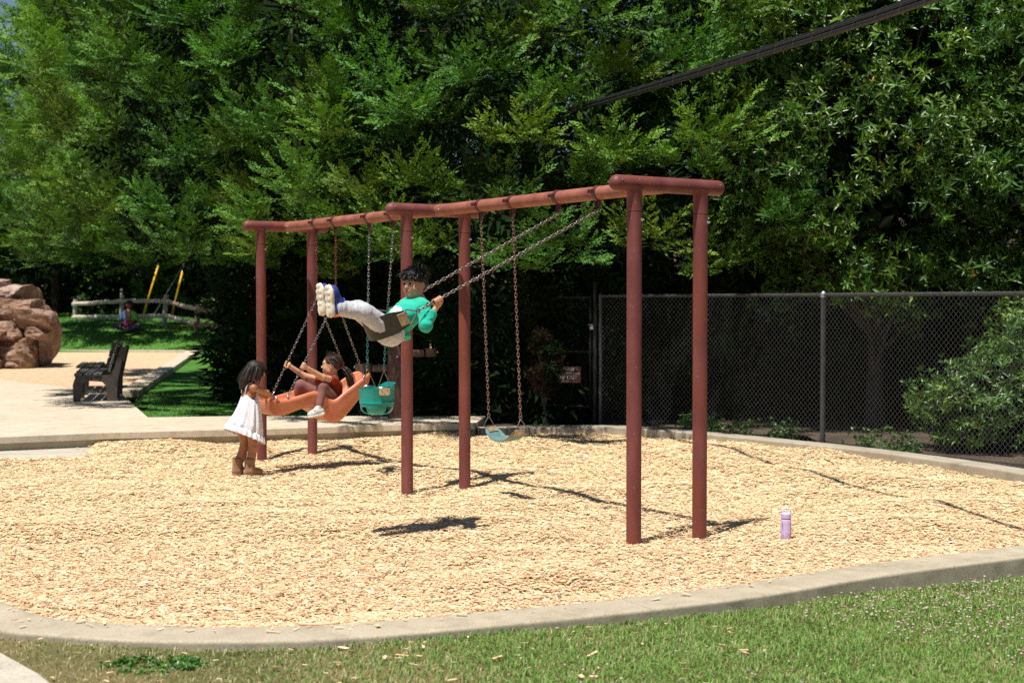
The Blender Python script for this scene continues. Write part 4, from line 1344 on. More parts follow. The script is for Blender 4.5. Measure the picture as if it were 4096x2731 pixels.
def rosette_template(leaves=8, seed=0, width=0.26, spread=(0.5, 1.25)):
    """Bay shoot tip: lance-shaped leaves round a twig (twig along +Z)."""
    r2 = np.random.default_rng(seed); V, F, S = [], [], []
    for i in range(leaves):
        a = 2.4 * i + r2.uniform(-.3, .3); el = r2.uniform(*spread); L = r2.uniform(.75, 1.1)
        d = np.array([math.cos(a) * math.sin(el), math.sin(a) * math.sin(el), math.cos(el)])
        s = norm(np.cross(d, [0, 0, 1.0])); n_ = np.cross(s, d)
        p0 = np.array([0, 0, -0.25 * r2.random()]); w = width * L * r2.uniform(.8, 1.1)
        tip = p0 + d * L - np.array([0, 0, .12 * L]); m = p0 + d * L * .45
        k = len(V)
        V += [p0, m + s * w * .5 + n_ * w * .18, tip, m - s * w * .5 + n_ * w * .18]
        F += [(k, k + 2, k + 1), (k, k + 3, k + 2)]
        b_ = r2.uniform(.8, 1.2); S += [b_ * .85, b_, b_ * 1.1, b_]
    return np.array(V), np.array(F), np.array(S)

def scatter(tmpls, pos, D, N, scale, col, seed):
    """Copies of templates (x axis along D, z axis near N) merged to one vertex/face/colour set."""
    r2 = np.random.default_rng(seed)
    D = D / np.linalg.norm(D, axis=1, keepdims=True)
    S_ = np.cross(N, D); S_ /= np.maximum(1e-6, np.linalg.norm(S_, axis=1, keepdims=True)); N_ = np.cross(D, S_)
    which = r2.integers(0, len(tmpls), len(pos))
    Vs, Fs, Cs, o = [], [], [], 0
    for k, (TV, TF, TS) in enumerate(tmpls):
        m = which == k
        if not m.any(): continue
        L = np.einsum('vj,njk->nvk', TV, np.stack([D[m], S_[m], N_[m]], 1)) * scale[m][:, None, None] + pos[m][:, None]
        Vs.append(L.reshape(-1, 3)); n = m.sum()
        Fs.append((TF[None] + (np.arange(n) * len(TV))[:, None, None] + o).reshape(-1, TF.shape[1]))
        Cs.append((col[m][:, None] * TS[None, :, None]).reshape(-1, 3)); o += n * len(TV)
    return np.concatenate(Vs), np.concatenate(Fs), np.concatenate(Cs)

SPRAYS = [spray_template(7, s, width=.175) for s in range(6)]
SPRAYS_MID = [spray_template(9, s, width=.085) for s in range(10, 13)]
SPRAYS_FAR = [spray_template(7, s, width=.12) for s in range(20, 23)]
SHOOTS = [rosette_template(9, s, width=.12, spread=(.3, 1.5)) for s in range(60, 64)]
ROSES = [rosette_template(7, s, spread=(.25, 1.7)) for s in range(9)]
BROAD = [rosette_template(6, s, width=.5, spread=(.4, 1.4)) for s in range(40, 44)]

def merge(parts):
    V, F, C, o = [], [], [], 0
    for v, f, c in parts:
        V.append(v); F.append(f + o); C.append(c); o += len(v)
    return np.concatenate(V), np.concatenate(F), np.concatenate(C)

def trunk_mesh(name, x, y, h, r0, root, mat_, limbs=(), seed=0, z0=-.2):
    r2 = random.Random(seed); m = MB()
    pts = [(x + 0.12 * r2.uniform(-1, 1) * (k / 8), y + 0.12 * r2.uniform(-1, 1) * (k / 8), z0 + h * k / 8) for k in range(9)]
    m.tube(pts, [r0 * (1.35 if k == 0 else 1 - .82 * k / 8) for k in range(9)], 12)
    for a, b_, r_ in limbs:
        a = np.array(a); b_ = np.array(b_); mid = (a + b_) / 2 + np.array([0, 0, 0.12 * np.linalg.norm(b_ - a) * .5])
        m.tube(cat_curve([a, mid, b_], 3), [r_ * (1 - .75 * k / 6) for k in range(7)], 5)
    return m.build(name, mat_, root, smooth=60)

def redwood(x, y, r, zlow, h, label, seed, pads=260, per=22, size=(0.26, 0.36), warm=0.3, prof=None, skirt=True, group='redwoods behind the swings', name='redwood_tree', far=False, dead=0, tint=(1, 1, 1), cam_only=True, zmax=None, sep=0.80, skirt_r=.5, plumes=10, inner=.22, bough=1.0):
    r2 = np.random.default_rng(seed)
    root = empty(name, (x, y, 0), label, 'tree', group)
    zmax = zmax or h
    if prof is None:
        def prof(z):
            t = (z - zlow) / (h - zlow)
            return r * np.where(t < .16, .70 + .30 * smooth(t, 0, .16), np.maximum(.06, 1 - ((t - .16) / .84) ** 1.35))
    to_cam = math.atan2(-y, -x)
    # boughs kept apart from each other so that dark gaps stay open between them
    zc = zlow + (zmax - zlow) * r2.random(pads * 7) ** 1.15
    ac = to_cam + (r2.random(pads * 7) * 2 - 1) * (2.0 if cam_only else math.pi)
    rc = prof(zc) * np.clip(0.62 + 0.42 * r2.random(pads * 7) ** .8, 0, 1.05)
    Pc = np.stack([np.cos(ac) * rc, np.sin(ac) * rc, zc * 1.35], 1)
    chosen, gap = [], sep * (r / 4.5)
    T = np.zeros((0, 3))
    for i in range(len(Pc)):
        if len(chosen) >= pads: break
        if len(T) and np.min(np.sum((T - Pc[i]) ** 2, 1)) < gap * gap: continue
        chosen.append(i); T = Pc[chosen]
    z, ang, rad = zc[chosen], ac[chosen], rc[chosen]; pads = len(chosen)
    o = np.stack([np.cos(ang), np.sin(ang), np.zeros(pads)], 1)
    pc = np.array([x, y, 0]) + o * rad[:, None] + np.array([0, 0, 1.0]) * z[:, None]
    psz = r2.uniform(.40, .70, pads) * bough
    # base greens of each bough
    g = np.array([(0.094, 0.205, 0.034), (0.110, 0.212, 0.031), (0.078, 0.192, 0.036), (0.130, 0.212, 0.032)])
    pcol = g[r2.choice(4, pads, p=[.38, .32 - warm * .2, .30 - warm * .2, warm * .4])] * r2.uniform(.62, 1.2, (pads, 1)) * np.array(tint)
    if dead:
        dd = r2.choice(pads, dead, replace=False); pcol[dd] = np.array([0.10, 0.035, 0.016]); psz[dd] *= .4
    # each bough carries plumes fanning outward and up; each plume is feathered with small sprays to its tip
    side = np.stack([-o[:, 1], o[:, 0], np.zeros(pads)], 1); up_ = np.array([0, 0, 1.0])
    pi = np.repeat(np.arange(pads), plumes); n = len(pi)
    lat = r2.uniform(-1, 1, n); hgt = r2.uniform(-.35, 1, n)
    base = pc[pi] + (side[pi] * (lat * .42)[:, None] + up_ * (hgt * .22)[:, None] - o[pi] * (.25 + .2 * r2.random(n))[:, None]) * psz[pi][:, None]
    yaw = lat * 1.05 + r2.normal(0, .22, n); pit = .22 + .70 * hgt * (1 - .35 * np.abs(lat)) + r2.normal(0, .16, n)
    PD = (o[pi] * np.cos(yaw)[:, None] + side[pi] * np.sin(yaw)[:, None]) * np.cos(pit)[:, None] + up_ * np.sin(pit)[:, None]
    PL = psz[pi] * r2.uniform(.75, 1.25, n) * (1 - .25 * np.abs(lat))
    PS = np.cross(PD, up_); PS /= np.linalg.norm(PS, axis=1, keepdims=True); PN = np.cross(PS, PD)
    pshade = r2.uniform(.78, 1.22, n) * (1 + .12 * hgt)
    k = np.tile(np.arange(per), n); pj = np.repeat(np.arange(n), per); t = (k + .5 + r2.uniform(-.3, .3, len(k))) / per
    sgn = np.where(k % 2 == 0, 1.0, -1.0)
    arch = .16 * t * t * (1 + hgt[pj])
    pos = base[pj] + PD[pj] * (PL[pj] * t)[:, None] + up_ * ((arch - .10 * t * t) * PL[pj])[:, None]
    spread = (1.0 - .62 * t) * r2.uniform(.7, 1.2, len(k))
    D = PD[pj] * (.75 + .35 * t)[:, None] + PS[pj] * (sgn * spread)[:, None] + PN[pj] * r2.normal(.08, .22, len(k))[:, None]
    N = PN[pj] * .7 + o[pi][pj] * .55 + r2.normal(0, .33, (len(k), 3))
    sc = r2.uniform(*size, len(k)) * (1.08 - .35 * t)
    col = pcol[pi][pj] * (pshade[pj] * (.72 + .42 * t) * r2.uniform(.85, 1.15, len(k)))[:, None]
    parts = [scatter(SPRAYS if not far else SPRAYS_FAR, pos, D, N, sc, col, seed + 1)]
    # inner growth closing the crown, shade put into its near-black green
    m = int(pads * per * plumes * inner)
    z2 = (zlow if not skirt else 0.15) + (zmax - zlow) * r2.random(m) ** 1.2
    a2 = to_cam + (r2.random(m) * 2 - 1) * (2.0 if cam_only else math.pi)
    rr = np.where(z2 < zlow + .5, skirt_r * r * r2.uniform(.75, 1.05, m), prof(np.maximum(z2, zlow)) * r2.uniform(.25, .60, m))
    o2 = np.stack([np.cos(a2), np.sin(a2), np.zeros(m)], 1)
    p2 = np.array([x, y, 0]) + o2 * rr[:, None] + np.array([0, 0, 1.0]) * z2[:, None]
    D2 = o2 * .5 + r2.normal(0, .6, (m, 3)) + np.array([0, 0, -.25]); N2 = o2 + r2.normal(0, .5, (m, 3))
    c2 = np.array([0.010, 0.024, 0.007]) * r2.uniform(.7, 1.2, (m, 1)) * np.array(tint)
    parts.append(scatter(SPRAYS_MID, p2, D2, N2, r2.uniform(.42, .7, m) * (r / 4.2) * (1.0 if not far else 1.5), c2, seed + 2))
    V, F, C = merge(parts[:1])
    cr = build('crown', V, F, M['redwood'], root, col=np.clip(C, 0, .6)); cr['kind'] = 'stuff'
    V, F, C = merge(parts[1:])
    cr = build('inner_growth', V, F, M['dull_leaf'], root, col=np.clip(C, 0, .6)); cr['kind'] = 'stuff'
    k = r2.choice(pads, min(26, pads), replace=False)
    limbs = [((x, y, max(.5, z[i] * .97)), np.array([x, y, z[i]]) * .45 + pc[i] * .55, 0.022 + .006 * r / 4) for i in k]
    trunk_mesh('trunk', x, y, h, 0.14 + 0.015 * r, root, M['bark'], limbs, seed)
    return root

def wide(r, zlow, h, k0=.85):
    def f_(z):
        t = np.clip((z - zlow) / (h - zlow), 0, 1)
        return r * np.where(t < .14, k0 + (1 - k0) * smooth(t, 0, .14), np.maximum(.06, 1 - ((t - .14) / .86) ** 1.5))
    return f_
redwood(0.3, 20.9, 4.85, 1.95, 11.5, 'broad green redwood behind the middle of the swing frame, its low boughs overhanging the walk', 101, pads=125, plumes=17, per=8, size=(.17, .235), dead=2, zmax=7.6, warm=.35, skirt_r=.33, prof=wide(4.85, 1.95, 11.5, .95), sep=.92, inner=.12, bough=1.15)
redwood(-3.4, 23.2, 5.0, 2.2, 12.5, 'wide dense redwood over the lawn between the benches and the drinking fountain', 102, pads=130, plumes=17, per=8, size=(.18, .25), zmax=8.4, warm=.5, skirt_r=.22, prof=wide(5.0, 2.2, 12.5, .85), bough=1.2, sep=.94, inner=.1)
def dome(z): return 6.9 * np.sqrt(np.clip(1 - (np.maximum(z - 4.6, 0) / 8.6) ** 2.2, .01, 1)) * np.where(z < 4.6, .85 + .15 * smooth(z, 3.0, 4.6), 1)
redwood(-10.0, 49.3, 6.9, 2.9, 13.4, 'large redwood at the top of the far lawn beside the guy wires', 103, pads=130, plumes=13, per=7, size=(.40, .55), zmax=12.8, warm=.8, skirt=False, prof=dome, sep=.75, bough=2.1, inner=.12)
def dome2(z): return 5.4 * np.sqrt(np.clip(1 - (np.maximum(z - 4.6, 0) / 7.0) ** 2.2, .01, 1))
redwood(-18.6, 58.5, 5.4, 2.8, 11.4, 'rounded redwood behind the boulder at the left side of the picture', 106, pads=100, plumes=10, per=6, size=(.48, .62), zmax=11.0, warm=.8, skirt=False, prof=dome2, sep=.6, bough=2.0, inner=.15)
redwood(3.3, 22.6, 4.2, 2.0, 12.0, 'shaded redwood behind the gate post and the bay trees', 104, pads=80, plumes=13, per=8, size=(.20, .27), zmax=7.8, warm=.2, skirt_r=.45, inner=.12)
redwood(-4.9, 29.8, 5.4, 3.1, 17.0, 'taller redwood rising behind the two broad ones', 105, pads=120, plumes=11, per=7, size=(.27, .36), zmax=11.5, skirt=False, warm=.5, bough=1.35, sep=.8, inner=.2, tint=(.55, .6, .55))  # tint darkens its greens to stand in for shade

# ------------------------------------------------------------------ leafy trees and shrubs
def leafy(name, label, cat, centre, radii, pads, per, leaf, seed, tmpl=ROSES, greens=None, mat_='bay', trunk=None, group=None, yellow=0.01, psize=(.3, .55), shell=(.6, 1.0), zmin=0.1, arc=2.2, up=.5, inner=.12, stuffname='crown'):
    """A crown of leaf rosettes in uneven clumps spread through an ellipsoid's outer part."""
    r2 = np.random.default_rng(seed)
    cx, cy, cz = centre
    root = empty(name, (cx, cy, 0), label, cat, group)
    to_cam = math.atan2(-cy, -cx)
    ang = to_cam + (r2.random(pads) * 2 - 1) * arc; sv = r2.uniform(-.95, .98, pads)
    cv = np.sqrt(1 - sv * sv); rad = r2.uniform(*shell, pads) ** .8
    o = np.stack([np.cos(ang) * cv, np.sin(ang) * cv, sv], 1)
    lump = .8 + .4 * fbm(o * 2.2 + seed, seed)
    pc = np.array([cx, cy, cz]) + o * np.array(radii) * (rad * lump)[:, None]
    keep = pc[:, 2] > zmin; pc, o = pc[keep], o[keep]; pads = len(pc)
    if greens is None: greens = [(0.085, 0.175, 0.022), (0.11, 0.195, 0.024), (0.065, 0.145, 0.026)]
    pcol = np.array(greens)[r2.integers(0, len(greens), pads)] * r2.uniform(.75, 1.25, (pads, 1))
    psz = r2.uniform(*psize, pads)
    pi = np.repeat(np.arange(pads), per); n = len(pi)
    q_ = r2.normal(0, 1, (n, 3)); q_ /= np.linalg.norm(q_, axis=1, keepdims=True); q_ *= r2.random((n, 1)) ** .4
    pos = pc[pi] + q_ * psz[pi][:, None] * np.array([1, 1, .75])
    pos[:, 2] = np.maximum(pos[:, 2], zmin)
    A = o[pi] * .7 + q_ * .8 + r2.normal(0, .45, (n, 3)) + np.array([0, 0, up])       # twig direction = template Z
    N = A / np.linalg.norm(A, axis=1, keepdims=True)
    D = np.cross(N, r2.normal(0, 1, (n, 3)))
    col = pcol[pi] * r2.uniform(.7, 1.3, (n, 1))
    yl = r2.random(n) < yellow; col[yl] = np.array([0.28, 0.20, 0.02])
    parts = [scatter(tmpl, pos, D, N, r2.uniform(.75, 1.2, n) * leaf * np.where(yl, .55, 1.0), col, seed + 3)]
    m = int(n * inner)
    if m:
        a2 = r2.random(m) * 2 * np.pi; s2 = r2.uniform(-1, 1, m); c2 = np.sqrt(1 - s2 * s2)
        p2 = np.array([cx, cy, cz]) + np.stack([np.cos(a2) * c2, np.sin(a2) * c2, s2], 1) * np.array(radii) * (r2.random((m, 1)) ** .5 * .62)
        p2[:, 2] = np.maximum(p2[:, 2], zmin)
        N2 = r2.normal(0, 1, (m, 3)); N2 /= np.linalg.norm(N2, axis=1, keepdims=True)
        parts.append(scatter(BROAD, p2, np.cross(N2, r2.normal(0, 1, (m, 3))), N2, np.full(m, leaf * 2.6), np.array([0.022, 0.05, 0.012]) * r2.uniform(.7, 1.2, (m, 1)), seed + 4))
    V, F, C = merge(parts)
    cr = build(stuffname, V, F, M[mat_], root, col=np.clip(C, 0, .6)); cr['kind'] = 'stuff'
    if trunk:
        k = r2.choice(pads, min(30, pads), replace=False)
        tb = trunk
        limbs = [((tb[0], tb[1], min(max(.15, pc[i][2] * .45), tb[2] * .8)), pc[i], 0.03 * tb[3] / .12 + .008) for i in k]
        trunk_mesh('trunk', tb[0], tb[1], tb[2], tb[3], root, M['bark_grey'], limbs, seed)
    return root

leafy('bay_tree', 'bay laurel with bright glossy leaves, left part hanging over the chain-link fence beside the redwood', 'tree', (4.7, 18.9, 4.0), (2.25, 1.9, 2.9), 230, 27, .135, 201, trunk=(4.9, 19.3, 5.5, .13), group='bay trees behind the chain-link fence', yellow=.012, zmin=.6)
leafy('bay_tree', 'bay laurel with glossy leaves filling the right edge above the chain-link fence', 'tree', (7.4, 18.0, 3.6), (2.3, 2.1, 3.3), 230, 27, .135, 202, trunk=(7.6, 18.5, 5.5, .15), group='bay trees behind the chain-link fence', yellow=.012, zmin=.5,
      greens=[(0.072, 0.155, 0.026), (0.09, 0.17, 0.024), (0.055, 0.13, 0.026)])
leafy('bay_tree', 'upper bay laurel whose leaves cross behind the overhead cable', 'tree', (4.0, 20.2, 6.4), (2.2, 1.7, 2.2), 140, 25, .14, 203, trunk=(4.2, 20.6, 7.5, .14), group='bay trees behind the chain-link fence', zmin=3.2,
      greens=[(0.095, 0.19, 0.02), (0.12, 0.21, 0.022), (0.075, 0.16, 0.024)])
leafy('bay_tree', 'dark bay laurel at the upper right corner of the picture', 'tree', (7.2, 19.6, 7.4), (2.4, 1.8, 2.4), 110, 24, .14, 204, trunk=(7.4, 20.2, 8.5, .14), group='bay trees behind the chain-link fence', zmin=4.4)
leafy('shrub', 'leafy low shrub behind the chain-link fence at the right edge', 'shrub', (5.35, 15.9, .55), (1.0, .8, .62), 70, 20, .095, 211, tmpl=ROSES, mat_='leaf', zmin=.08, arc=3.1, psize=(.16, .3), trunk=(5.4, 16.1, .8, .03), stuffname='foliage',
      greens=[(0.085, 0.17, 0.035), (0.11, 0.19, 0.035), (0.065, 0.14, 0.03)])
leafy('shrub', 'taller dim shrub behind the right half of the chain-link fence', 'shrub', (6.3, 16.6, 1.1), (.8, .8, .7), 46, 20, .10, 212, mat_='leaf', zmin=.1, arc=3.1, psize=(.18, .32), trunk=(6.2, 15.8, 1.3, .03), stuffname='foliage')
for i, (bx, by, rx_, lab) in enumerate(((3.05, 17.35, .55, 'small bright bramble at the kerb left of the middle fence post'), (4.15, 15.75, .5, 'small bright bramble at the kerb right of the middle fence post'), (2.35, 18.2, .4, 'dim low bramble behind the fence near the nearest swing post'))):
    leafy('bramble', lab, 'plant', (bx, by, .07), (rx_ * .7, .25, .13), 24, 12, .05, 220 + i, tmpl=BROAD, mat_='leaf', zmin=.02, arc=3.1, psize=(.1, .2), stuffname='leaves', group='brambles along the fence', inner=0,
          greens=[(0.09, 0.19, 0.035), (0.07, 0.16, 0.03), (0.11, 0.2, 0.05)])

# growth under the trees, shade put into its near-black green, that closes the view behind the fence and the fountain
for i, (hx, hy, rx_, rz_, lab) in enumerate(((1.0, 21.3, 1.7, 1.7, 'evergreen bush coloured dark for the deep shade behind the free swing'), (-2.2, 22.2, 1.9, 1.9, 'evergreen bush coloured dark for the deep shade behind the drinking fountain'), (3.1, 20.6, 1.5, 1.9, 'evergreen bush coloured dark for the deep shade behind the gate'), (5.4, 20.2, 1.9, 1.7, 'bush coloured dark for the shade behind the middle of the fence'), (8.0, 18.2, 1.7, 1.6, 'bush coloured dark for the shade behind the right end of the fence'))):
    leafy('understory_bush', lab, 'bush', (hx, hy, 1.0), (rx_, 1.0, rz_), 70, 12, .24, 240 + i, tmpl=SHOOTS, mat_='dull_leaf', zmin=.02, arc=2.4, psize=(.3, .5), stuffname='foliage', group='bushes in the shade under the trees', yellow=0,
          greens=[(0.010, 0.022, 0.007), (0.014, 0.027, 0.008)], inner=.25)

# ------------------------------------------------------------------ trees far behind the lawn
def far_conifer(x, y, r, h, label, seed, tint, zlow=3.0, pads=150):
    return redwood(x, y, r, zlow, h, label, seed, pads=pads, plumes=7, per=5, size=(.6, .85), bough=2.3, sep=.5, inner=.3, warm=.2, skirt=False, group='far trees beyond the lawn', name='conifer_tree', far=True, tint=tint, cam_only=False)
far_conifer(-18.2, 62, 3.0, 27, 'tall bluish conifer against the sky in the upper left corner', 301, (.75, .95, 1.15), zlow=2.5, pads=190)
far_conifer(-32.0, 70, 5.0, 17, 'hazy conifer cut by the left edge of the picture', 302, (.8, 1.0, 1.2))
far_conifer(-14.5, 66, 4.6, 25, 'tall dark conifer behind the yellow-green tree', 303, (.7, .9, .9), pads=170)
leafy('deciduous_tree', 'yellow-green leafy tree high at the top left between the conifers', 'tree', (-16.2, 60, 14.6), (3.9, 3.0, 5.8), 150, 22, .48, 311, tmpl=BROAD, mat_='leaf', psize=(.8, 1.4), trunk=(-16.2, 60.3, 13, .18), group='far trees beyond the lawn', zmin=5, arc=3.1,
      greens=[(0.10, 0.17, 0.02), (0.13, 0.19, 0.025), (0.08, 0.15, 0.02)], up=-.3)
for i, (tx, ty, tz, rx_, rz_, lab) in enumerate(((-20.0, 61, 3.2, 3.2, 3.4, 'round green tree behind the boulder and the far wire fence'), (-15.2, 60, 2.6, 3.4, 3.2, 'sunlit green bush behind the middle of the split-rail fence'), (-11.5, 59, 3.4, 3.2, 3.8, 'green tree behind the yellow guy-wire guards'), (-25.5, 64, 4.5, 3.6, 4.8, 'dark green tree at the left edge behind the boulder'), (-7.0, 56, 4.0, 4.0, 4.6, 'shaded tree at the dark end of the split-rail fence'), (-17.8, 66, 6.5, 3.6, 5.0, 'deep green tree rising between the boulder and the split-rail fence'))):
    leafy('broadleaf_tree' if rz_ > 3.3 else 'bush', lab, 'tree' if rz_ > 3.3 else 'bush', (tx, ty, tz), (rx_, 2.6, rz_), 100, 14, .40, 320 + i, tmpl=BROAD, mat_='leaf', psize=(.5, .95), trunk=(tx, ty + .4, tz, .16), group='far trees beyond the lawn', zmin=-.4, arc=3.1, inner=.25,
          greens=[(0.06, 0.13, 0.025), (0.075, 0.145, 0.03), (0.045, 0.105, 0.022)])
# a second row, tinted dark in place of shade, that closes the view through the crowns
for i, (tx, ty, r_, lab) in enumerate(((-3.2, 43, 5.5, 'redwood tinted dark as shade deep in the wood behind the wide dense one'), (0.6, 28, 5.0, 'redwood tinted dark as shade deep in the wood behind the broad one'), (5.6, 26.2, 5.0, 'redwood tinted dark as shade deep in the wood behind the bay trees'), (11.5, 25, 4.5, 'redwood tinted dark as shade deep in the wood past the right edge'))):
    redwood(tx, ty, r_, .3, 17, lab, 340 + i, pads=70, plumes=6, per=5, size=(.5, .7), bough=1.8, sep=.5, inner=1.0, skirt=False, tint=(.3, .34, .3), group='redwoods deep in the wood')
# ------------------------------------------------------------------ chain-link fence along the right kerb
FENCE = [(1.16, 18.80), (2.33, 17.70), (3.50, 16.13), (4.92, 13.62), (5.6, 10.9)]
FTOP = 1.735
def chain_link():
    root = empty('chain_link_fence', (FENCE[2][0], FENCE[2][1], 0), 'black vinyl chain-link fence standing on the kerb at the right', 'fence')
    z0 = 0.06
    for i, (x, y) in enumerate(FENCE):
        r_ = 0.024 if i != 2 else 0.03
        V, F = lathe([(r_, -.1), (r_, 1), (r_, FTOP - .02)], (x, y, 0), seg=14); p = set_smooth_angle(build('post', V, F, M['rail_black'], root), 50)
        V, F = lathe([(r_ + .005, FTOP - .03), (r_ + .006, FTOP), (r_ + .004, FTOP + .02), (.015, FTOP + .04), (.003, FTOP + .046)], (x, y, 0), seg=14); set_smooth_angle(build('post_cap', V, F, M['galv'] if i == 2 else M['rail_black'], p), 60)
    for (ax, ay), (bx, by) in zip(FENCE[:-1], FENCE[1:]):
        a = np.array([ax, ay, FTOP]); b_ = np.array([bx, by, FTOP]); L = np.linalg.norm(b_ - a)
        V, F = tube([a, b_], 0.0205, 12); set_smooth_angle(build('top_rail', V, F, M['rail_black'], root), 50)
        d = (b_ - a) / L; nrm = np.array([-d[1], d[0], 0]); off = nrm * 0.03 if True else 0
        if np.dot(nrm, np.array([0, -1, 0])) < 0: nrm = -nrm
        # woven zigzag wires: pitch 6 cm
        cell = 0.064; nz = int((FTOP + .03 - z0) / (cell / 2)); nw = int(L / (cell / 2))
        V, F = [], []
        r_ = 0.0019
        for w in range(nw):
            pts = []
            for k in range(nz + 1):
                s = (w + ((k + w) % 2)) * cell / 2
                if s > L: s = L
                pts.append(a * [1, 1, 0] + d * s + np.array([0, 0, z0 + k * cell / 2]) + nrm * (0.028 + (0.002 if (k + w) % 2 else -0.002)))
            P = np.array(pts); n = len(P)
            # 3-sided wire, mitred at the bends
            for k in range(n):
                t = norm(P[min(n - 1, k + 1)] - P[max(0, k - 1)]); t = np.array([0, 0, 1.0])
                for q_ in range(3):
                    an = 2 * math.pi * q_ / 3 + .5
                    V.append(P[k] + r_ * 1.35 * math.cos(an) * d + r_ * math.sin(an) * nrm)
            o = (len(V) - 3 * n)
            for k in range(n - 1):
                for q_ in range(3):
                    l = (q_ + 1) % 3
                    F.append((o + 3 * k + q_, o + 3 * k + l, o + 3 * k + 3 + l, o + 3 * k + 3 + q_))
        wm = build('wire_mesh', V, np.array(F), M['vinyl'], root, smooth=True); wm['kind'] = 'stuff'
        m = MB()
        for k in range(int(L / .45)):
            c = a + d * (k + .5) * .45
            m.tube([c + nrm * .024 * math.cos(t) + UP * .024 * math.sin(t) for t in np.linspace(0, 2 * math.pi, 9)[:-1]], .003, 4, closed=True)
        tw = m.build('tie_wires', M['vinyl'], root); tw['kind'] = 'stuff'
chain_link()

def gate():
    root = empty('gate', (1.1, 18.85, 0), 'dark narrow gate with a tall latch post in the shade at the fence corner', 'gate')
    for (x, y, z, r_) in ((1.09, 18.83, 1.9, .028), (0.02, 19.55, 1.8, .028)):
        V, F = lathe([(r_, 0), (r_, z), (r_ * .4, z + .03)], (x, y, 0), seg=12); set_smooth_angle(build('post', V, F, M['gate_black'], root), 50)
    a, b_ = np.array([1.03, 18.87, 0]), np.array([0.08, 19.51, 0])
    for z in (.28, 1.0, 1.72):
        V, F = tube([a + UP * z, b_ + UP * z], .017, 10); build('rail', V, F, M['gate_black'], root, smooth=True)
    for p in (a, b_):
        V, F = tube([p + UP * .26, p + UP * 1.74], .017, 10); build('stile', V, F, M['gate_black'], root, smooth=True)
    m = MB(); m.rbox(a + UP * 1.32 + np.array([.02, -.03, 0]), (.03, .02, .025), .006); m.tube([a + UP * 1.36 + np.array([-.03, -.03, 0]), a + UP * 1.36 + np.array([.09, -.03, 0])], .007, 8)
    m.build('latch', M['galv'], root)
    d = norm(b_ - a); L = np.linalg.norm(b_ - a); nrm = np.array([-d[1], d[0], 0]); nrm = -nrm if nrm[1] > 0 else nrm
    V, F = [], []
    for w in range(int(L / .032) - 1):
        pts = [a + d * ((w + (k + w) % 2) * .032) + UP * (.28 + k * .029) + nrm * .02 for k in range(50)]
        o = len(V)
        for p in pts:
            for q_ in range(3):
                an = 2 * math.pi * q_ / 3; V.append(p + .003 * math.cos(an) * d + .002 * math.sin(an) * nrm)
        for k in range(49):
            for q_ in range(3):
                F.append((o + 3 * k + q_, o + 3 * k + (q_ + 1) % 3, o + 3 * k + 3 + (q_ + 1) % 3, o + 3 * k + 3 + q_))
    wm = build('wire_mesh', V, np.array(F), M['gate_black'], root, smooth=True); wm['kind'] = 'stuff'
gate()

def text_mesh(name, body, size, mat_, parent, origin, ex, ey, align='CENTER', depth=0.0008, bold=0.0):
    """Lettering as a thin solid; origin = baseline point, ex/ey = reading and up directions (world)."""
    cu = bpy.data.curves.new(name, 'FONT'); cu.body = body; cu.size = size; cu.align_x = align; cu.extrude = depth; cu.offset = bold; cu.resolution_u = 4
    t = bpy.data.objects.new(name, cu); COL.objects.link(t)
    dg = bpy.context.evaluated_depsgraph_get(); me = bpy.data.meshes.new_from_object(t.evaluated_get(dg)); bpy.data.objects.remove(t); bpy.data.curves.remove(cu)
    ex, ey = norm(ex), norm(ey); ez = np.cross(ex, ey); o = np.asarray(origin, float) - np.array(rel(parent))
    me.transform(Matrix(((ex[0], ey[0], ez[0], o[0]), (ex[1], ey[1], ez[1], o[1]), (ex[2], ey[2], ez[2], o[2]), (0, 0, 0, 1))))
    me.materials.clear(); me.materials.append(mat_)
    return link(bpy.data.objects.new(name, me), parent)

def keep_out_sign():
    c = np.array([0.715, 18.92, 0.70]); ex = norm(np.array([1.0, -.30, 0])); ey = np.array([0, 0, 1.0]); ez = np.cross(ex, ey)
    root = empty('sign', c, 'brown keep-out sign on the gate in deep shade, half covered by leaves', 'sign')
    V, F = rbox(c, (.20, .105, .002), .0015, np.stack([ex, ey, ez], 1), 1); pl = build('sign_panel', V, F, M['sign'], root)
    f = ez * .0035
    for body, size, y, b_ in (('RESOURCE', .047, .055, .0006), ('PROTECTION AREA', .043, .008, .0006), ('KEEP OUT', .068, -.055, .001), ('PARK DISTRICT', .018, -.09, .0002)):
        text_mesh('lettering', body, size, M['sign_text'], pl, c + f + ey * y, ex, ey, bold=b_)
keep_out_sign()
# the spray of leaves that hides the left half of the sign
leafy('redwood_sapling', 'dim drooping redwood sapling covering the left half of the keep-out sign', 'plant', (0.42, 18.70, .85), (.20, .13, .42), 26, 14, .10, 261, tmpl=SHOOTS, mat_='dull_leaf', yellow=0, zmin=.12, arc=3.1, psize=(.07, .13), stuffname='foliage', inner=0, greens=[(0.014, 0.028, 0.009), (0.035, 0.022, 0.012)], trunk=(.42, 18.75, 1.1, .012))

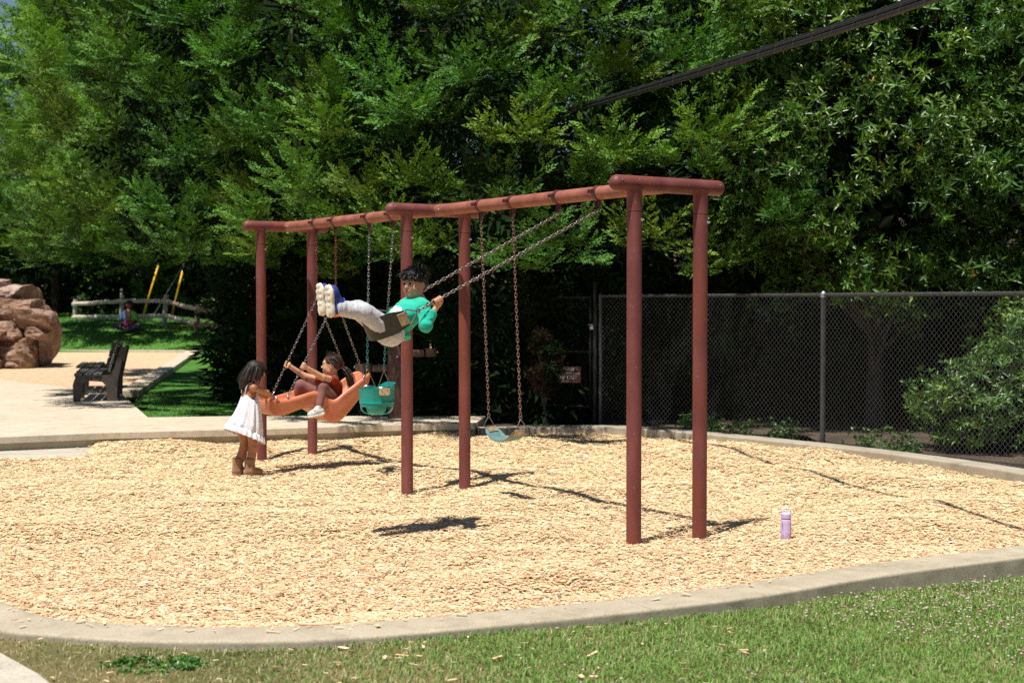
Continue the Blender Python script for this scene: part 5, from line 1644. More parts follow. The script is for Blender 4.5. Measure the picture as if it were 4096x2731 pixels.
# ------------------------------------------------------------------ overhead cable bundle
def cable():
    a, b_ = np.array([0.73, 17.9, 4.04]), np.array([2.83, 9.89, 3.72]); d = norm(b_ - a)
    root = empty('overhead_cable', (2.0, 13.0, 0), 'thick black overhead cable bundle slanting across the upper right', 'cable')
    P = [a - d * 3.2 + UP * .12, a - d * 1.5 + UP * .05, a, a + (b_ - a) * .33 - UP * .02, a + (b_ - a) * .66 - UP * .02, b_, b_ + d * 4 + UP * .12, b_ + d * 9 + UP * .5]
    C = cat_curve(P, 6); side = norm(np.cross(d, UP)); up2 = np.cross(side, d)
    for (sx, sz, r_, m_) in ((0.0, -.020, .024, 'cable'), (.011, .016, .015, 'cable'), (-.016, .019, .012, 'cable'), (0.0, .040, .006, 'cable')):
        V, F = tube([p + side * sx + up2 * sz for p in C], r_, 12); set_smooth_angle(build('messenger_strand' if r_ < .01 else 'cable', V, F, M[m_], root), 50)
    # lashing wire wound round the bundle
    pts = []
    L = sum(np.linalg.norm(C[i + 1] - C[i]) for i in range(len(C) - 1)); n = int(L / .035)
    S = np.concatenate([[0], np.cumsum([np.linalg.norm(C[i + 1] - C[i]) for i in range(len(C) - 1)])]); CA = np.array(C)
    for k in range(n):
        s = L * k / n; c = np.array([np.interp(s, S, CA[:, j]) for j in range(3)]); t = s / .34 * 2 * math.pi
        pts.append(c + side * .031 * math.cos(t) + up2 * (.002 + .048 * math.sin(t)))
    V, F = tube(pts, .001, 4); build('lashing_wire', V, F, M['strand'], root, smooth=True)
cable()

# ------------------------------------------------------------------ drinking fountain
def fountain():
    Y0 = 18.62; s = Y0 / 3294.9
    cx = (909 - 1176) * s; zb = 0.15
    root = empty('drinking_fountain', (cx, Y0, zb), 'dark brown drinking fountain with a high and a low bowl behind the swings', 'drinking fountain')
    m = MB(); m.rbox((cx, Y0, zb + .475), (.10, .10, .475), .012, seg=2); col = m.build('pedestal', M['fountain'], root, smooth=40)
    for k in (-1, 0, 1):
        V, F = box((cx + k * .05, Y0 - .1015, zb + .42), (.0025, .0015, .38)); build('groove', V, F, M['clamp'], col)
    V, F = lathe([(.015, 0), (.015, .012), (.008, .018)], (cx + .025, Y0 - .1, 0.955), (0, -1, 0), 12); build('push_button', V, F, M['steel'], col, smooth=True)
    for x0, x1, z, bw, nm in ((cx + .09, cx + .37, 1.055, .082, 'r'), (cx - .09, cx - .30, .862, .118, 'l')):
        m = MB(); m.rbox(((x0 + x1) / 2, Y0, z - .062), (abs(x1 - x0) / 2, .075, .045), .012); arm = m.build('arm', M['fountain'], root, smooth=40)
        bx = x1 + (.08 if x1 > cx else -.11)
        V, F = lathe([(bw * .82, z - .105), (bw, z - .09), (bw, z - .008), (bw + .004, z), (bw - .012, z + .002), (bw * .7, z - .012), (bw * .3, z - .022), (.004, z - .024)], (bx, Y0, 0), seg=24)
        bo = build('bowl', V, F, M['fountain'], root, mats=[M['fountain'], M['steel']], face_mats=[1 if i // 24 >= 3 else 0 for i in range(len(F))]); set_smooth_angle(bo, 40)
        sx = bx + (-.0 if x1 > cx else .05)
        V, F = tube([(sx, Y0 + .02, z - .01), (sx, Y0 + .02, z + .045), (sx, Y0 - .01, z + .055)], .011, 10); build('spout', V, F, M['brass'], bo, smooth=True)
        V, F = lathe([(.016, 0), (.016, .01), (.01, .016)], (bx + (bw if x1 > cx else -bw), Y0 - .02, z - .045), (1 if x1 > cx else -1, 0, 0), 10); build('push_button', V, F, M['steel'], bo, smooth=True)
fountain()

# ------------------------------------------------------------------ benches
def bench(origin, yaw, label):
    """Board bench; local +X = along the bench, local +Y = toward the front of the seat."""
    root = empty('park_bench', (*origin, 0.15), label, 'bench', 'benches on the paving'); A = rotz(yaw); O = np.array([*origin, .15])
    L = 1.75
    def W(p): return O + A @ np.asarray(p, float)
    prof = [(.40, 0), (.30, 0), (.285, .22), (.26, .285), (.18, .315), (-.02, .30), (-.07, .25), (-.10, 0), (-.24, 0), (-.25, .30), (-.36, .80), (-.30, .81), (-.20, .50), (-.13, .40), (.30, .385), (.38, .34), (.405, .26)]
    prof = [(y + .02, z) for y, z in prof]
    for x in (-L / 2 + .06, -.02, L / 2 - .06):
        V = [W((x + w, y, z)) for w in (-.045, .045) for y, z in prof]; n = len(prof)
        F = [tuple(range(n)), tuple(range(n, 2 * n))[::-1]] + [(k, n + k, n + (k + 1) % n, (k + 1) % n) for k in range(n)]
        o = build('leg_frame', V, F, M['bench_wood'], root)
        b2 = bmesh.new(); b2.from_mesh(o.data); bmesh.ops.triangulate(b2, faces=[f for f in b2.faces if len(f.verts) > 4]); bmesh.ops.recalc_face_normals(b2, faces=b2.faces[:]); b2.to_mesh(o.data); b2.free()
    for y in (.345, .205, .065):
        V, F = rbox((0, 0, 0), (L / 2, .06, .02), .006, seg=1); build('seat_slat', [W(v + np.array([0, y, .408])) for v in V], F, M['bench_slat'], root)
    t = .225; Rr = np.array([[1, 0, 0], [0, math.cos(t), -math.sin(t)], [0, math.sin(t), math.cos(t)]])
    for k, (y, z) in enumerate(((-.112, .50), (-.148, .635), (-.183, .765))):
        V, F = rbox((0, 0, 0), (L / 2, .02, .055), .006, Rr, 1); build('back_slat', [W(v + np.array([0, y - .01, z])) for v in V], F, M['bench_slat'], root)
bench((-6.42, 22.62), math.atan2(.975, -.215), 'nearer dark slatted bench on the paving beside the shaded lawn')
bench((-7.22, 25.3), math.atan2(.975, -.235), 'farther dark slatted bench standing in line behind the first one')

# ------------------------------------------------------------------ climbing boulder built of sandstone blocks
def rock_block(c, h, rot, seed, mat_, root, rough=.16):
    r2 = np.random.default_rng(seed); n = 13
    bm = bmesh.new(); bmesh.ops.create_cube(bm, size=2.0); bmesh.ops.subdivide_edges(bm, edges=bm.edges[:], cuts=n, use_grid_fill=True)
    P = np.array([v.co[:] for v in bm.verts]); bm.verts.index_update(); F = [tuple(v.index for v in f.verts) for f in bm.faces]; bm.free()
    l = np.linalg.norm(P, axis=1, keepdims=True); S = P / l * 1.3
    P = P * .85 + S * .15
    for _ in range(11):                      # split faces: chisel the block with random planes
        nv = r2.normal(0, 1, 3) * np.array([1, 1, .8]); nv /= np.linalg.norm(nv); d_ = P @ nv; lim = d_.max() * r2.uniform(.66, .93); ov = np.maximum(0, d_ - lim)
        P = P - ov[:, None] * nv * .96
    sh = r2.uniform(-.16, .16, 4)
    P[:, 0] *= 1 + sh[0] * P[:, 2] + sh[1] * P[:, 1]; P[:, 2] *= 1 + sh[2] * P[:, 0]; P[:, 1] *= 1 + sh[3] * P[:, 2]
    Q = P * np.array(h)
    nn = fbm(Q * 2.0 + seed * 7.1, seed, 4) - .5; n2 = np.abs(fbm(Q * np.array([2.6, 2.6, 7.0]) + seed * 3.3, seed + 2, 4) - .5)
    Q = Q + P / np.linalg.norm(P, axis=1, keepdims=True) * (nn * rough * .9 - n2 * rough * 1.5)[:, None]
    Q = Q @ rotz(rot).T + np.array(c)
    return set_smooth_angle(build('stone_block', Q, F, mat_, root), 22)

def boulder():
    root = empty('climbing_boulder', (-12.6, 35.5, .13), 'red sandstone climbing boulder of stacked blocks at the left edge', 'boulder')
    # picture-measured blocks: (centre x, z, half width, half height, depth offset, pale?)
    B = [(-12.05, .52, .42, .40, 35.0, 0), (-11.65, 1.12, .30, .20, 35.2, 0), (-12.75, .30, .45, .22, 34.2, 0), (-13.35, .36, .42, .24, 33.9, 0), (-13.0, .75, .55, .19, 34.5, 0), (-13.6, .80, .5, .2, 34.3, 0), (-12.9, 1.10, .55, .19, 34.8, 0), (-13.65, 1.18, .5, .22, 34.6, 0),
         (-12.35, 1.18, .38, .27, 35.0, 0), (-11.75, 1.52, .46, .30, 35.3, 0), (-12.25, 1.62, .30, .22, 35.4, 0), (-12.05, 1.88, .34, .17, 35.7, 0), (-12.55, 1.90, .36, .20, 35.6, 0), (-13.0, 1.62, .40, .32, 35.0, 0), (-13.6, 1.70, .42, .30, 34.9, 1), (-13.05, 2.05, .40, .17, 35.4, 1), (-13.6, 2.12, .45, .18, 35.3, 1),
         (-12.75, 2.26, .42, .20, 36.0, 1), (-13.3, 2.45, .55, .22, 36.1, 1), (-13.75, 2.72, .5, .24, 36.4, 1), (-14.3, 1.2, .6, 1.1, 35.4, 0), (-13.2, 1.2, .9, 1.1, 36.6, 0), (-12.3, .9, .6, .9, 36.4, 0), (-14.4, 2.5, .6, .45, 36.3, 1), (-15.2, 1.3, .7, 1.3, 36.0, 0)]
    for i, (x, z, hw, hh, y, pale) in enumerate(B):
        d = max(hw, .45) * (1.0 + .3 * ((i * 37) % 5) / 5)
        rock_block((x * .955, (y + d * .4) - 1.75, z * .84 - .0), (hw, d, hh * .88), (((i * 53) % 11) - 5) * .05, 500 + i, M['rock_pale'] if pale else M['rock'], root)
boulder()

# ------------------------------------------------------------------ split-rail fence, guy wires, far wire fence
def rough_rail(name, a, b_, r_, mat_, parent, seed, flat=.75):
    a, b_ = np.asarray(a, float), np.asarray(b_, float); r2 = np.random.default_rng(seed); n = 11
    d = norm(b_ - a); pts = []
    V, F = [], []
    s_, u_, _ = frame_of(d)
    for k in range(n):
        t = k / (n - 1); c = a + (b_ - a) * t + UP * (r2.uniform(-.22, .22) * r_) + s_ * r2.uniform(-.2, .2) * r_
        for q_ in range(8):
            an = 2 * math.pi * q_ / 8; rr = r_ * r2.uniform(.93, 1.07)
            V.append(c + s_ * math.cos(an) * rr * flat + u_ * math.sin(an) * rr)
    for k in range(n - 1):
        for q_ in range(8):
            l = (q_ + 1) % 8; F.append((k * 8 + q_, k * 8 + l, k * 8 + 8 + l, k * 8 + 8 + q_))
    F += [tuple(range(8))[::-1], tuple((n - 1) * 8 + q_ for q_ in range(8))]
    return build(name, V, F, mat_, parent)

def split_rail():
    root = empty('split_rail_fence', (-12.1, 50, .8), 'weathered split-rail fence at the top of the far lawn', 'fence')
    posts = [(-16.45, 54.0, .72, 1.78), (-14.15, 52.0, .72, 1.93), (-12.1, 50.0, .80, 1.92), (-10.1, 46.0, .62, 1.62), (-8.2, 42.6, .5, 1.5), (-6.4, 39.5, .3, 1.3)]
    for i, (x, y, z0, z1) in enumerate(posts):
        lean = .12 if i == 2 else .05
        rough_rail('post', (x - lean * .5, y, z0 - .3), (x + lean * .5, y, z1), .085, M['rail_wood'] if i < 3 else M['rail_dark'], root, 700 + i, .9)
    for i in range(len(posts) - 1):
        a, b_ = posts[i], posts[i + 1]; dark = i >= 3
        for za, zb in ((.84, .82), (.38, .36)):
            ra = (a[3] - a[2]) * za + a[2]; rb = (b_[3] - b_[2]) * zb + b_[2]
            rough_rail('rail', (a[0] - .06, a[1] - .05, ra), (b_[0] + .06, b_[1] - .05, rb), .075, M['rail_dark'] if dark else M['rail_wood'], root, 720 + 2 * i + int(za > .5))
    p = posts[1]
    r2 = empty('bottle', (p[0], p[1], p[3]), 'small white bottle with a red band standing on a fence post', 'bottle')
    V, F = lathe([(.045, 0), (.05, .02), (.05, .10), (.048, .11)], (p[0], p[1], p[3] + .0), seg=12); build('body', V, F, M['cl_white'], r2, smooth=False)
    V, F = lathe([(.051, .115), (.051, .155)], (p[0], p[1], p[3]), seg=12); build('band', V, F, M['cl_red'], r2)
    V, F = lathe([(.046, .16), (.046, .22), (.03, .24)], (p[0], p[1], p[3]), seg=12); build('cap', V, F, M['cl_white'], r2)
split_rail()
def guard(x0, y0, z0, x1, z1, label):
    root = empty('guy_wire_guard', (x0, y0, z0), label, 'guy wire', 'yellow guy-wire guards')
    a, b_ = np.array([x0, y0, z0]), np.array([x1, y0, z1]); d = b_ - a
    V, F = tube([a - d * .08, b_ + d * 1.6], .009, 6); build('wire', V, F, M['wire'], root)
    V, F = tube([a, b_], .034, 10); build('guard_tube', V, F, M['yellow'], root, smooth=True)
guard(-13.8, 53.5, 1.02, -13.18, 3.06, 'longer yellow guy-wire guard left of the tall split-rail post')
guard(-12.65, 53.2, 1.05, -12.2, 2.86, 'yellow guy-wire guard just right of the tall split-rail post')
gw = empty('guy_wire', (-13.4, 52.8, .85), 'bare grey guy wire slanting across the split-rail fence', 'guy wire')
V, F = tube([(-13.45, 52.8, .75), (-12.2, 52.8, 2.86), (-9.4, 52.8, 7.6)], .018, 6); build('wire', V, F, M['wire'], gw)
ff = empty('wire_fence', (-17.5, 59, .5), 'distant dark wire fence with a top rail behind the boulder', 'fence')
V, F = tube([(-24, 59, 1.86), (-16.6, 59, 1.86)], .03, 8); build('top_rail', V, F, M['rail_black'], ff)
for x in (-22.5, -19.5, -16.6):
    V, F = lathe([(.035, 0), (.035, 1.9)], (x, 59, 0), seg=8); build('post', V, F, M['rail_black'], ff)

# ------------------------------------------------------------------ small things on the chips
def bottle():
    c = np.array([1.904, 9.93, float(chip_z(np.array(1.904), np.array(9.93))) - .004])
    root = empty('water_bottle', c, 'lilac water bottle with a carry-loop lid standing on the wood chips', 'bottle')
    r_ = .0362
    V, F = lathe([(r_ - .003, 0), (r_, .004), (r_, .05), (r_, .12), (r_, .142), (r_ - .001, .146), (r_ - .004, .148)], c, seg=32); body = set_smooth_angle(build('body', V, F, M['lilac'], root), 40)
    V, F = lathe([(r_ - .004, .1485), (r_ - .004, .154)], c, seg=32); build('neck_ring', V, F, M['print_dark'], root, smooth=True)
    V, F = lathe([(r_ - .0015, .1545), (r_ - .001, .157), (r_ - .001, .185), (r_ - .004, .1885), (.004, .190)], c, seg=32); lid = set_smooth_angle(build('lid', V, F, M['lilac_lid'], root), 40)
    m = MB(); A = rotz(.25)
    pts = [A @ np.array(p) for p in ((-.024, 0, .186), (-.0235, 0, .212), (-.018, 0, .222), (.018, 0, .222), (.0235, 0, .212), (.024, 0, .186))]
    m.tube([c + np.array(p) for p in cat_curve(pts, 4)], .0062, 8); m.rbox(c + np.array([0, -.006, .191]), (.02, .015, .004), .002)
    m.build('carry_loop', M['lilac_pale'], lid, smooth=50)
    # printed motifs: small stars, sprigs and swirls wrapped on the wall
    def patch(pts, mat_, name):
        V = []; R0 = r_ + .0004
        for a, z in pts: V.append(c + np.array([R0 * math.sin(a), -R0 * math.cos(a), z]))
        build(name, V, [tuple(range(len(V)))], mat_, body)
    def star(a0, z0, s):
        patch([(a0 + s / r_ * (1 if k % 2 else .42) * math.sin(k * math.pi / 5), z0 + s * (1 if k % 2 else .42) * math.cos(k * math.pi / 5)) for k in range(10)], M['print_gold'], 'star_print')
    star(-.28, .117, .007); star(.52, .126, .006); star(.3, .012, .006); star(.38, .112, .0035)
    for a0, z0, h_, w in ((-.85, .098, .036, .10), (.92, .094, .040, .11), (.98, .03, .03, .12), (-.8, .028, .02, .07)):
        patch([(a0 - w, z0 + h_ * .6), (a0, z0 + h_), (a0 + w * .5, z0), (a0 + w, z0 - h_), (a0 - w * .2, z0 - h_ * .4)], M['print_dark'], 'sprig_print')
    for (a0, z0, rr, t0, t1) in ((-.15, .06, .026, 3.3, 6.0), (.35, .075, .03, 3.6, 5.6)):
        o_, i_ = [], []
        for t in np.linspace(t0, t1, 9):
            o_.append((a0 + rr / r_ * math.cos(t), z0 + rr * math.sin(t))); i_.append((a0 + (rr - .0022) / r_ * math.cos(t), z0 + (rr - .0022) * math.sin(t)))
        R0 = r_ + .0005; V = [c + np.array([R0 * math.sin(a), -R0 * math.cos(a), z]) for a, z in o_ + i_]
        build('swirl_print', V, [(k, k + 1, 9 + k + 1, 9 + k) for k in range(8)], M['print_rose'], body)
bottle()

def stick(label, pts, r_, mat_, name='stick'):
    P = [np.array([x, y, float(chip_z(np.array(x), np.array(y))) + .014]) for x, y in pts]
    V, F = tube(cat_curve(P, 5), r_, 7); o = build(name, V, F, mat_, None, smooth=True); return tag(o, label, 'stick', 'sticks on the wood chips')
stick('dark grey stick lying on the chips at the lower left', [(-2.262, 8.47), (-2.18, 8.42), (-2.10, 8.41), (-2.03, 8.40)], .008, M['stick'])
stick('pale peeled stick on the chips near the kerb at the lower left', [(-1.075, 7.20), (-1.0, 7.17), (-.93, 7.17), (-.87, 7.20)], .0085, M['stick_pale'])
stick('short curved twig on the chips just left of the bottle', [(1.80, 10.62), (1.82, 10.72), (1.87, 10.80), (1.93, 10.86)], .006, M['stick'], 'twig')
def paper_scrap():
    x, y = 0.80, 15.45; z = float(chip_z(np.array(x), np.array(y)))
    r2 = np.random.default_rng(3); bm = bmesh.new(); bmesh.ops.create_icosphere(bm, subdivisions=2, radius=.036)
    for v in bm.verts: v.co *= r2.uniform(.65, 1.15); v.co.z *= .6
    V = [np.array(v.co) + [x, y, z + .02] for v in bm.verts]; bm.verts.index_update(); F = [tuple(v.index for v in f.verts) for f in bm.faces]; bm.free()
    tag(build('paper_scrap', V, F, M['paper']), 'small crumpled white scrap on the chips below the free swing', 'litter')
paper_scrap()
def weeds():
    leafy('weed_clump', 'bright green broad-leaved weed clump in the worn lawn by the near kerb', 'plant', (-1.58, 6.36, .022), (.25, .13, .022), 60, 9, .022, 281, tmpl=BROAD, mat_='leaf', zmin=.012, arc=3.14, psize=(.02, .045), stuffname='leaves', inner=0, up=1.2, greens=[(0.08, 0.2, 0.04), (0.1, 0.22, 0.045)])
weeds()
# ------------------------------------------------------------------ people
def ax3(r_, f_, u_): return np.stack([r_, f_, u_])
def head_axes(f_, up=(0, 0, 1.0)):
    f_ = norm(f_); r_ = norm(np.cross(f_, up)); u_ = np.cross(r_, f_); return r_, f_, u_

def add_head(S, c, f_, up, neck, s=1.0, neck_r=.040):
    r_, f_, u_ = head_axes(f_, up); A = ax3(r_, f_, u_); c = np.asarray(c, float)
    def p(a, b_, d): return c + (r_ * a + f_ * b_ + u_ * d) * s
    S.ell(p(0, -.008, .026), np.array([.072, .088, .078]) * s, A, .02)
    S.ell(p(0, .026, -.030), np.array([.057, .056, .066]) * s, A, .03)
    S.ell(p(0, .058, -.080), np.array([.024, .020, .018]) * s, A, .03)
    for k in (-1, 1):
        S.ell(p(k * .033, .052, -.030), np.array([.026, .024, .026]) * s, A, .02)
        S.ell(p(k * .048, .012, -.060), np.array([.014, .030, .020]) * s, A, .03)
    S.ell(p(0, .072, .026), np.array([.046, .015, .014]) * s, A, .015)
    for k in (-1, 1): S.ell(p(k * .031, .097, .004), np.array([.016, .018, .011]) * s, A, .012, 1)
    S.cone(p(0, .078, .010), p(0, .096, -.020), .0075 * s, .0105 * s, .010)
    for k in (-1, 1): S.ell(p(k * .010, .088, -.023), np.array([.007, .008, .006]) * s, A, .006)
    S.ell(p(0, .079, -.047), np.array([.020, .012, .0065]) * s, A, .006); S.ell(p(0, .077, -.058), np.array([.017, .012, .0065]) * s, A, .006)
    for k in (-1, 1):
        S.ell(p(k * .074, -.008, -.006), np.array([.009, .020, .030]) * s, A, .006)
        S.ell(p(k * .084, -.004, -.006), np.array([.008, .010, .017]) * s, A, .006, 1)
    S.cone(p(0, -.018, -.050), neck, neck_r * s, neck_r * 1.08 * s, .03)
    return p, A

def face_parts(root, p, A, s, hair):
    r_, f_, u_ = A
    for k in (-1, 1):
        c = p(k * .030, .0755, .004)
        V, F = lathe([(.0001, -.012), (.008, -.009), (.0115, -.003), (.012, 0), (.0112, .004), (.009, .0078), (.006, .0102), (.0001, .012)], (0, 0, 0), (0, 0, 1), 14)
        V = [c + s * (r_ * v[0] + u_ * v[1] * .82 + f_ * v[2]) for v in V]
        F = F[:-2]
        build('eye', V, F, None, root, smooth=True, mats=[M['eye_white'], M['eye']], face_mats=[1 if i // 14 >= 4 else 0 for i in range(len(F))])
        pts = [p(k * .014, .0865, .025), p(k * .028, .0855, .0305), p(k * .045, .073, .027)]
        V, F = tube(cat_curve(pts, 3), .0032 * s, 5); build('eyebrow', V, F, M[hair], root)
        pts = [p(k * .018, .085, .009), p(k * .030, .0875, .0125), p(k * .043, .078, .008)]
        V, F = tube(cat_curve(pts, 3), .0017 * s, 4); build('eyelash', V, F, M['eye'], root)

def skin_cols(V, p, A, s):
    c = np.ones((len(V), 3))
    for a, b_, d, rad, tint in ((0, .090, -.053, .021, (.72, .45, .48)),):
        q_ = V - p(a, b_, d); L = np.stack([q_ @ A[0] / 1.0, q_ @ A[1] / .8, q_ @ A[2] / .48], 1)
        w = np.clip(1.25 - np.linalg.norm(L, axis=1) / (rad * s), 0, 1)[:, None]
        c = c * (1 - w) + np.array(tint) * w
    for k in (-1, 1):
        w = np.clip(1 - np.linalg.norm(V - p(k * .04, .07, -.028), axis=1) / (.03 * s), 0, 1)[:, None] * .35
        c = c * (1 - w) + np.array((1.05, .82, .80)) * w
    return c

def add_grip(S, p, axis, wrist, s=1.0, flip=1):
    """A fist closed round a chain through p along axis; the palm faces away from the wrist."""
    p = np.asarray(p, float); axis = norm(axis); w = np.asarray(wrist, float) - p
    e1 = norm(w - axis * np.dot(w, axis)); e2 = np.cross(axis, e1) * flip
    S.ell(p + e1 * .024 * s, np.array([.037, .016, .026]) * s, ax3(axis, e1, e2), .012)
    S.cone(p + e1 * .03 * s, wrist, .023 * s, .019 * s, .015)
    for i, L in enumerate((.9, 1.0, .95, .8)):
        o = axis * (.028 - .0185 * i) * s; R0 = .0185 * s
        pts = [p + o + (e1 * math.cos(a) + e2 * math.sin(a)) * R0 * (1 + .25 * max(0, math.cos(a))) for a in np.array([.55, 1.35, 2.3, 3.3, 4.1]) * (.85 + .15 * L)]
        S.chain(pts, [.0088 * s, .0085 * s, .008 * s, .0075 * s, .0065 * s], .004)
    pts = [p + axis * .034 * s + e1 * .022 * s - e2 * .012 * s, p + axis * .040 * s - e2 * .020 * s + e1 * .004 * s, p + axis * .030 * s - e2 * .019 * s - e1 * .014 * s]
    S.chain(pts, [.011 * s, .0095 * s, .0075 * s], .006)

def strands(roots, dirs, L, w, grav, seed, segs=4, curl=.15, taper=.25):
    """Flat tapering locks of hair."""
    r2 = np.random.default_rng(seed); n = len(roots)
    P = np.asarray(roots, float); D = np.asarray(dirs, float); D = D / np.linalg.norm(D, axis=1, keepdims=True)
    L = np.broadcast_to(L, (n,))[:, None]; side = np.cross(D, r2.normal(0, 1, (n, 3))); side /= np.linalg.norm(side, axis=1, keepdims=True)
    V = []; rows = []
    for k in range(segs + 1):
        t = k / segs; ww = w * (1 - (1 - taper) * t) * (.7 if k == 0 else 1)
        rows.append(np.stack([P - side * ww, P + side * ww], 1))
        D = D + grav / segs + r2.normal(0, curl, (n, 3)) / segs; D = D / np.linalg.norm(D, axis=1, keepdims=True)
        P = P + D * L / segs
    V = np.stack(rows, 1)          # n, segs+1, 2, 3
    I = np.arange(n * (segs + 1) * 2).reshape(n, segs + 1, 2)
    F = np.stack([I[:, :-1, 0], I[:, :-1, 1], I[:, 1:, 1], I[:, 1:, 0]], -1).reshape(-1, 4)
    return V.reshape(-1, 3), F

def sdf_part(name, S, mat_, parent, h=.005, disp=None, col=None):
    V, F = S.mesh(h, disp)
    return build(name, V, F, mat_, parent, smooth=True, col=None if col is None else col(V))

def wrinkle(scale, amp, seed, stretch=(1, 1, 1)):
    st = np.array(stretch, float)
    return lambda P: amp * (2 * np.abs(fbm(P * scale * st, seed, 2) - .5) - .35).astype(np.float32)

def shoe_frame(heel, toe, sole_n):
    d = norm(np.asarray(toe) - np.asarray(heel)); n_ = np.asarray(sole_n, float); n_ = norm(n_ - d * np.dot(n_, d)); return d, np.cross(n_, d), n_      # length, side, away from sole

# ------------------------------------------------------------------ boy on the black swing
def boy():
    HC = on_beam(1.062)
    def P(q_, b_, z): return HC + BQ * q_ + BB * b_ + UP * z
    root = empty('person', P(-1.6, 0, 1.36), 'child in a sea-green long-sleeved top and grey trousers, legs stretched out on the flying swing', 'person')
    pelvis, chest, neck = P(-1.60, 0, 1.445), P(-1.47, 0, 1.565), P(-1.378, 0, 1.662)
    hipL, hipR = P(-1.615, -.062, 1.445), P(-1.61, .062, 1.445)
    kneeL, kneeR = P(-1.835, -.078, 1.575), P(-1.81, .058, 1.590)
    ankL, ankR = P(-2.035, -.078, 1.605), P(-2.03, .052, 1.618)
    shL, shR = P(-1.405, -.118, 1.620), P(-1.385, .118, 1.632)
    elL, elR = P(-1.430, -.205, 1.490), P(-1.475, .195, 1.545)
    wrL, wrR = P(-1.383, -.228, 1.585), P(-1.425, .222, 1.606)
    chd = norm(-BQ * math.sin(R(63.5)) - UP * math.cos(R(63.5)))
    topN, endN = on_beam(.804, HANG_Z - .012), boy_swing[1][0][0] - chd * .1
    topF, endF = on_beam(1.320, HANG_Z - .012), boy_swing[1][1][0] - chd * .1
    haL = topN + (endN - topN) * .905; haR = topF + (endF - topF) * .915
    wrL = haL + (elL - haL) * .40 + BQ * .01; wrR = haR + (elR - haR) * .42
    hc = P(-1.405, 0, 1.772); hf = norm(-BQ * 1.0 - BB * .34 - UP * .03); s = .95
    B = SDF()
    p, A = add_head(B, hc, hf, norm(UP + BQ * .06), neck, s)
    B.cone(neck, chest, .042, .07, .03); B.cone(chest, pelvis, .078, .078, .03)
    for a, b_, c, h_, t, e in ((shL, elL, wrL, haL, topN, endN), (shR, elR, wrR, haR, topF, endF)):
        B.cone(neck, a, .035, .035, .03); B.chain([a, elL if a is shL else elR, c], [.034, .028, .02], .015)
        add_grip(B, h_, e - t, c, .92, 1 if a is shL else -1)
    for a, b_, c in ((hipL, kneeL, ankL), (hipR, kneeR, ankR)): B.chain([a, b_, c], [.062, .045, .03], .02)
    for c in (ankL, ankR): B.cone(c, c - BQ * .03 + UP * .02, .03, .03, .02)
    body = sdf_part('body', B, M['skin_tan'], root, .0058, col=lambda V: skin_cols(V, p, A, s))
    face_parts(body, p, A, s, 'hair_black')
    # long-sleeved top
    T = SDF()
    T.ell(chest + UP * .0 + BQ * .0, (.118, .082, .10), ax3(BB, norm(BQ * .6 + UP * -.6), norm(BQ * .6 + UP * .7)), .03)
    T.cone(chest, pelvis + BQ * .01, .095, .088, .04); T.ell((shL + shR) / 2 - UP * .006, (.135, .06, .056), ax3(BB, BQ, UP), .03)
    for a in (shL, shR): T.cone(neck - UP * .012, a, .042, .05, .03)
    T.cone(neck - UP * .02, neck + UP * .006 + BQ * .002, .052, .046, .02)
    T.chain([shL, elL, wrL + (elL - wrL) * .22], [.044, .037, .031], .02); T.chain([shR, elR, wrR + (elR - wrR) * .3], [.046, .042, .034], .02)
    T.ell(elL - UP * .012 - BQ * .004, (.032, .034, .036), None, .03)                     # cloth bagging at the bent elbow
    T.ell(pelvis + BQ * .095 - UP * .03, (.075, .055, .03), ax3(BB, norm(BQ + UP * -.25), norm(UP + BQ * .25)), .03)   # tail hanging behind
    T.ell(neck + UP * .03, (.040, .040, .035), None, .01, 1)
    T.box(wrL + (wrL - elL) * .25, (.06, .06, .028), ax3(*frame_of(wrL - elL)), .004, .004, 1)
    sh = sdf_part('long_sleeve_top', T, M['green_shirt'], root, .0059, wrinkle(15, .014, 3, (.8, .8, 1.9)))
    # printed splash on the chest
    r2 = np.random.default_rng(2)
    co = np.array([v.co[:] for v in sh.data.vertices]) + np.array(rel(root)); pr_c = P(-1.55, -.02, 1.575)
    cn = np.array([f.center[:] for f in sh.data.polygons]) + np.array(rel(root))
    nrm_ = np.array([f.normal[:] for f in sh.data.polygons])
    k1 = fbm(cn * 22, 5, 2); dd = np.linalg.norm((cn - pr_c) * [1, 1, 1.3], axis=1)
    front = (nrm_ @ norm(-BQ * .6 + UP * .75)) > .35
    sh.data.materials.append(M['print_white']); sh.data.materials.append(M['print_lime'])
    idx = np.where(front & (dd < .062) & (k1 > .52), 1, np.where(front & (dd < .085) & (k1 < .40), 2, 0))
    sh.data.polygons.foreach_set('material_index', idx.astype(np.int32))
    # trousers
    Tr = SDF()
    Tr.ell(pelvis - UP * .005, (.112, .088, .092), ax3(BB, BQ, UP), .03); Tr.ell(pelvis + BQ * .015 - UP * .025, (.098, .075, .07), ax3(BB, BQ, UP), .03)
    for a, b_, c in ((hipL, kneeL, ankL), (hipR, kneeR, ankR)):
        Tr.cone(a, b_, .074, .058, .03); Tr.cone(b_, c + BQ * .012, .057, .047, .02); Tr.ell(b_ + UP * .012, (.056, .056, .052), None, .03)
        Tr.cone(c + BQ * .02, c + BQ * .008, .05, .047, .01)
    sdf_part('trousers', Tr, M['grey_fleece'], root, .0059, wrinkle(15, .015, 8, (2.4, 1.5, .45)))
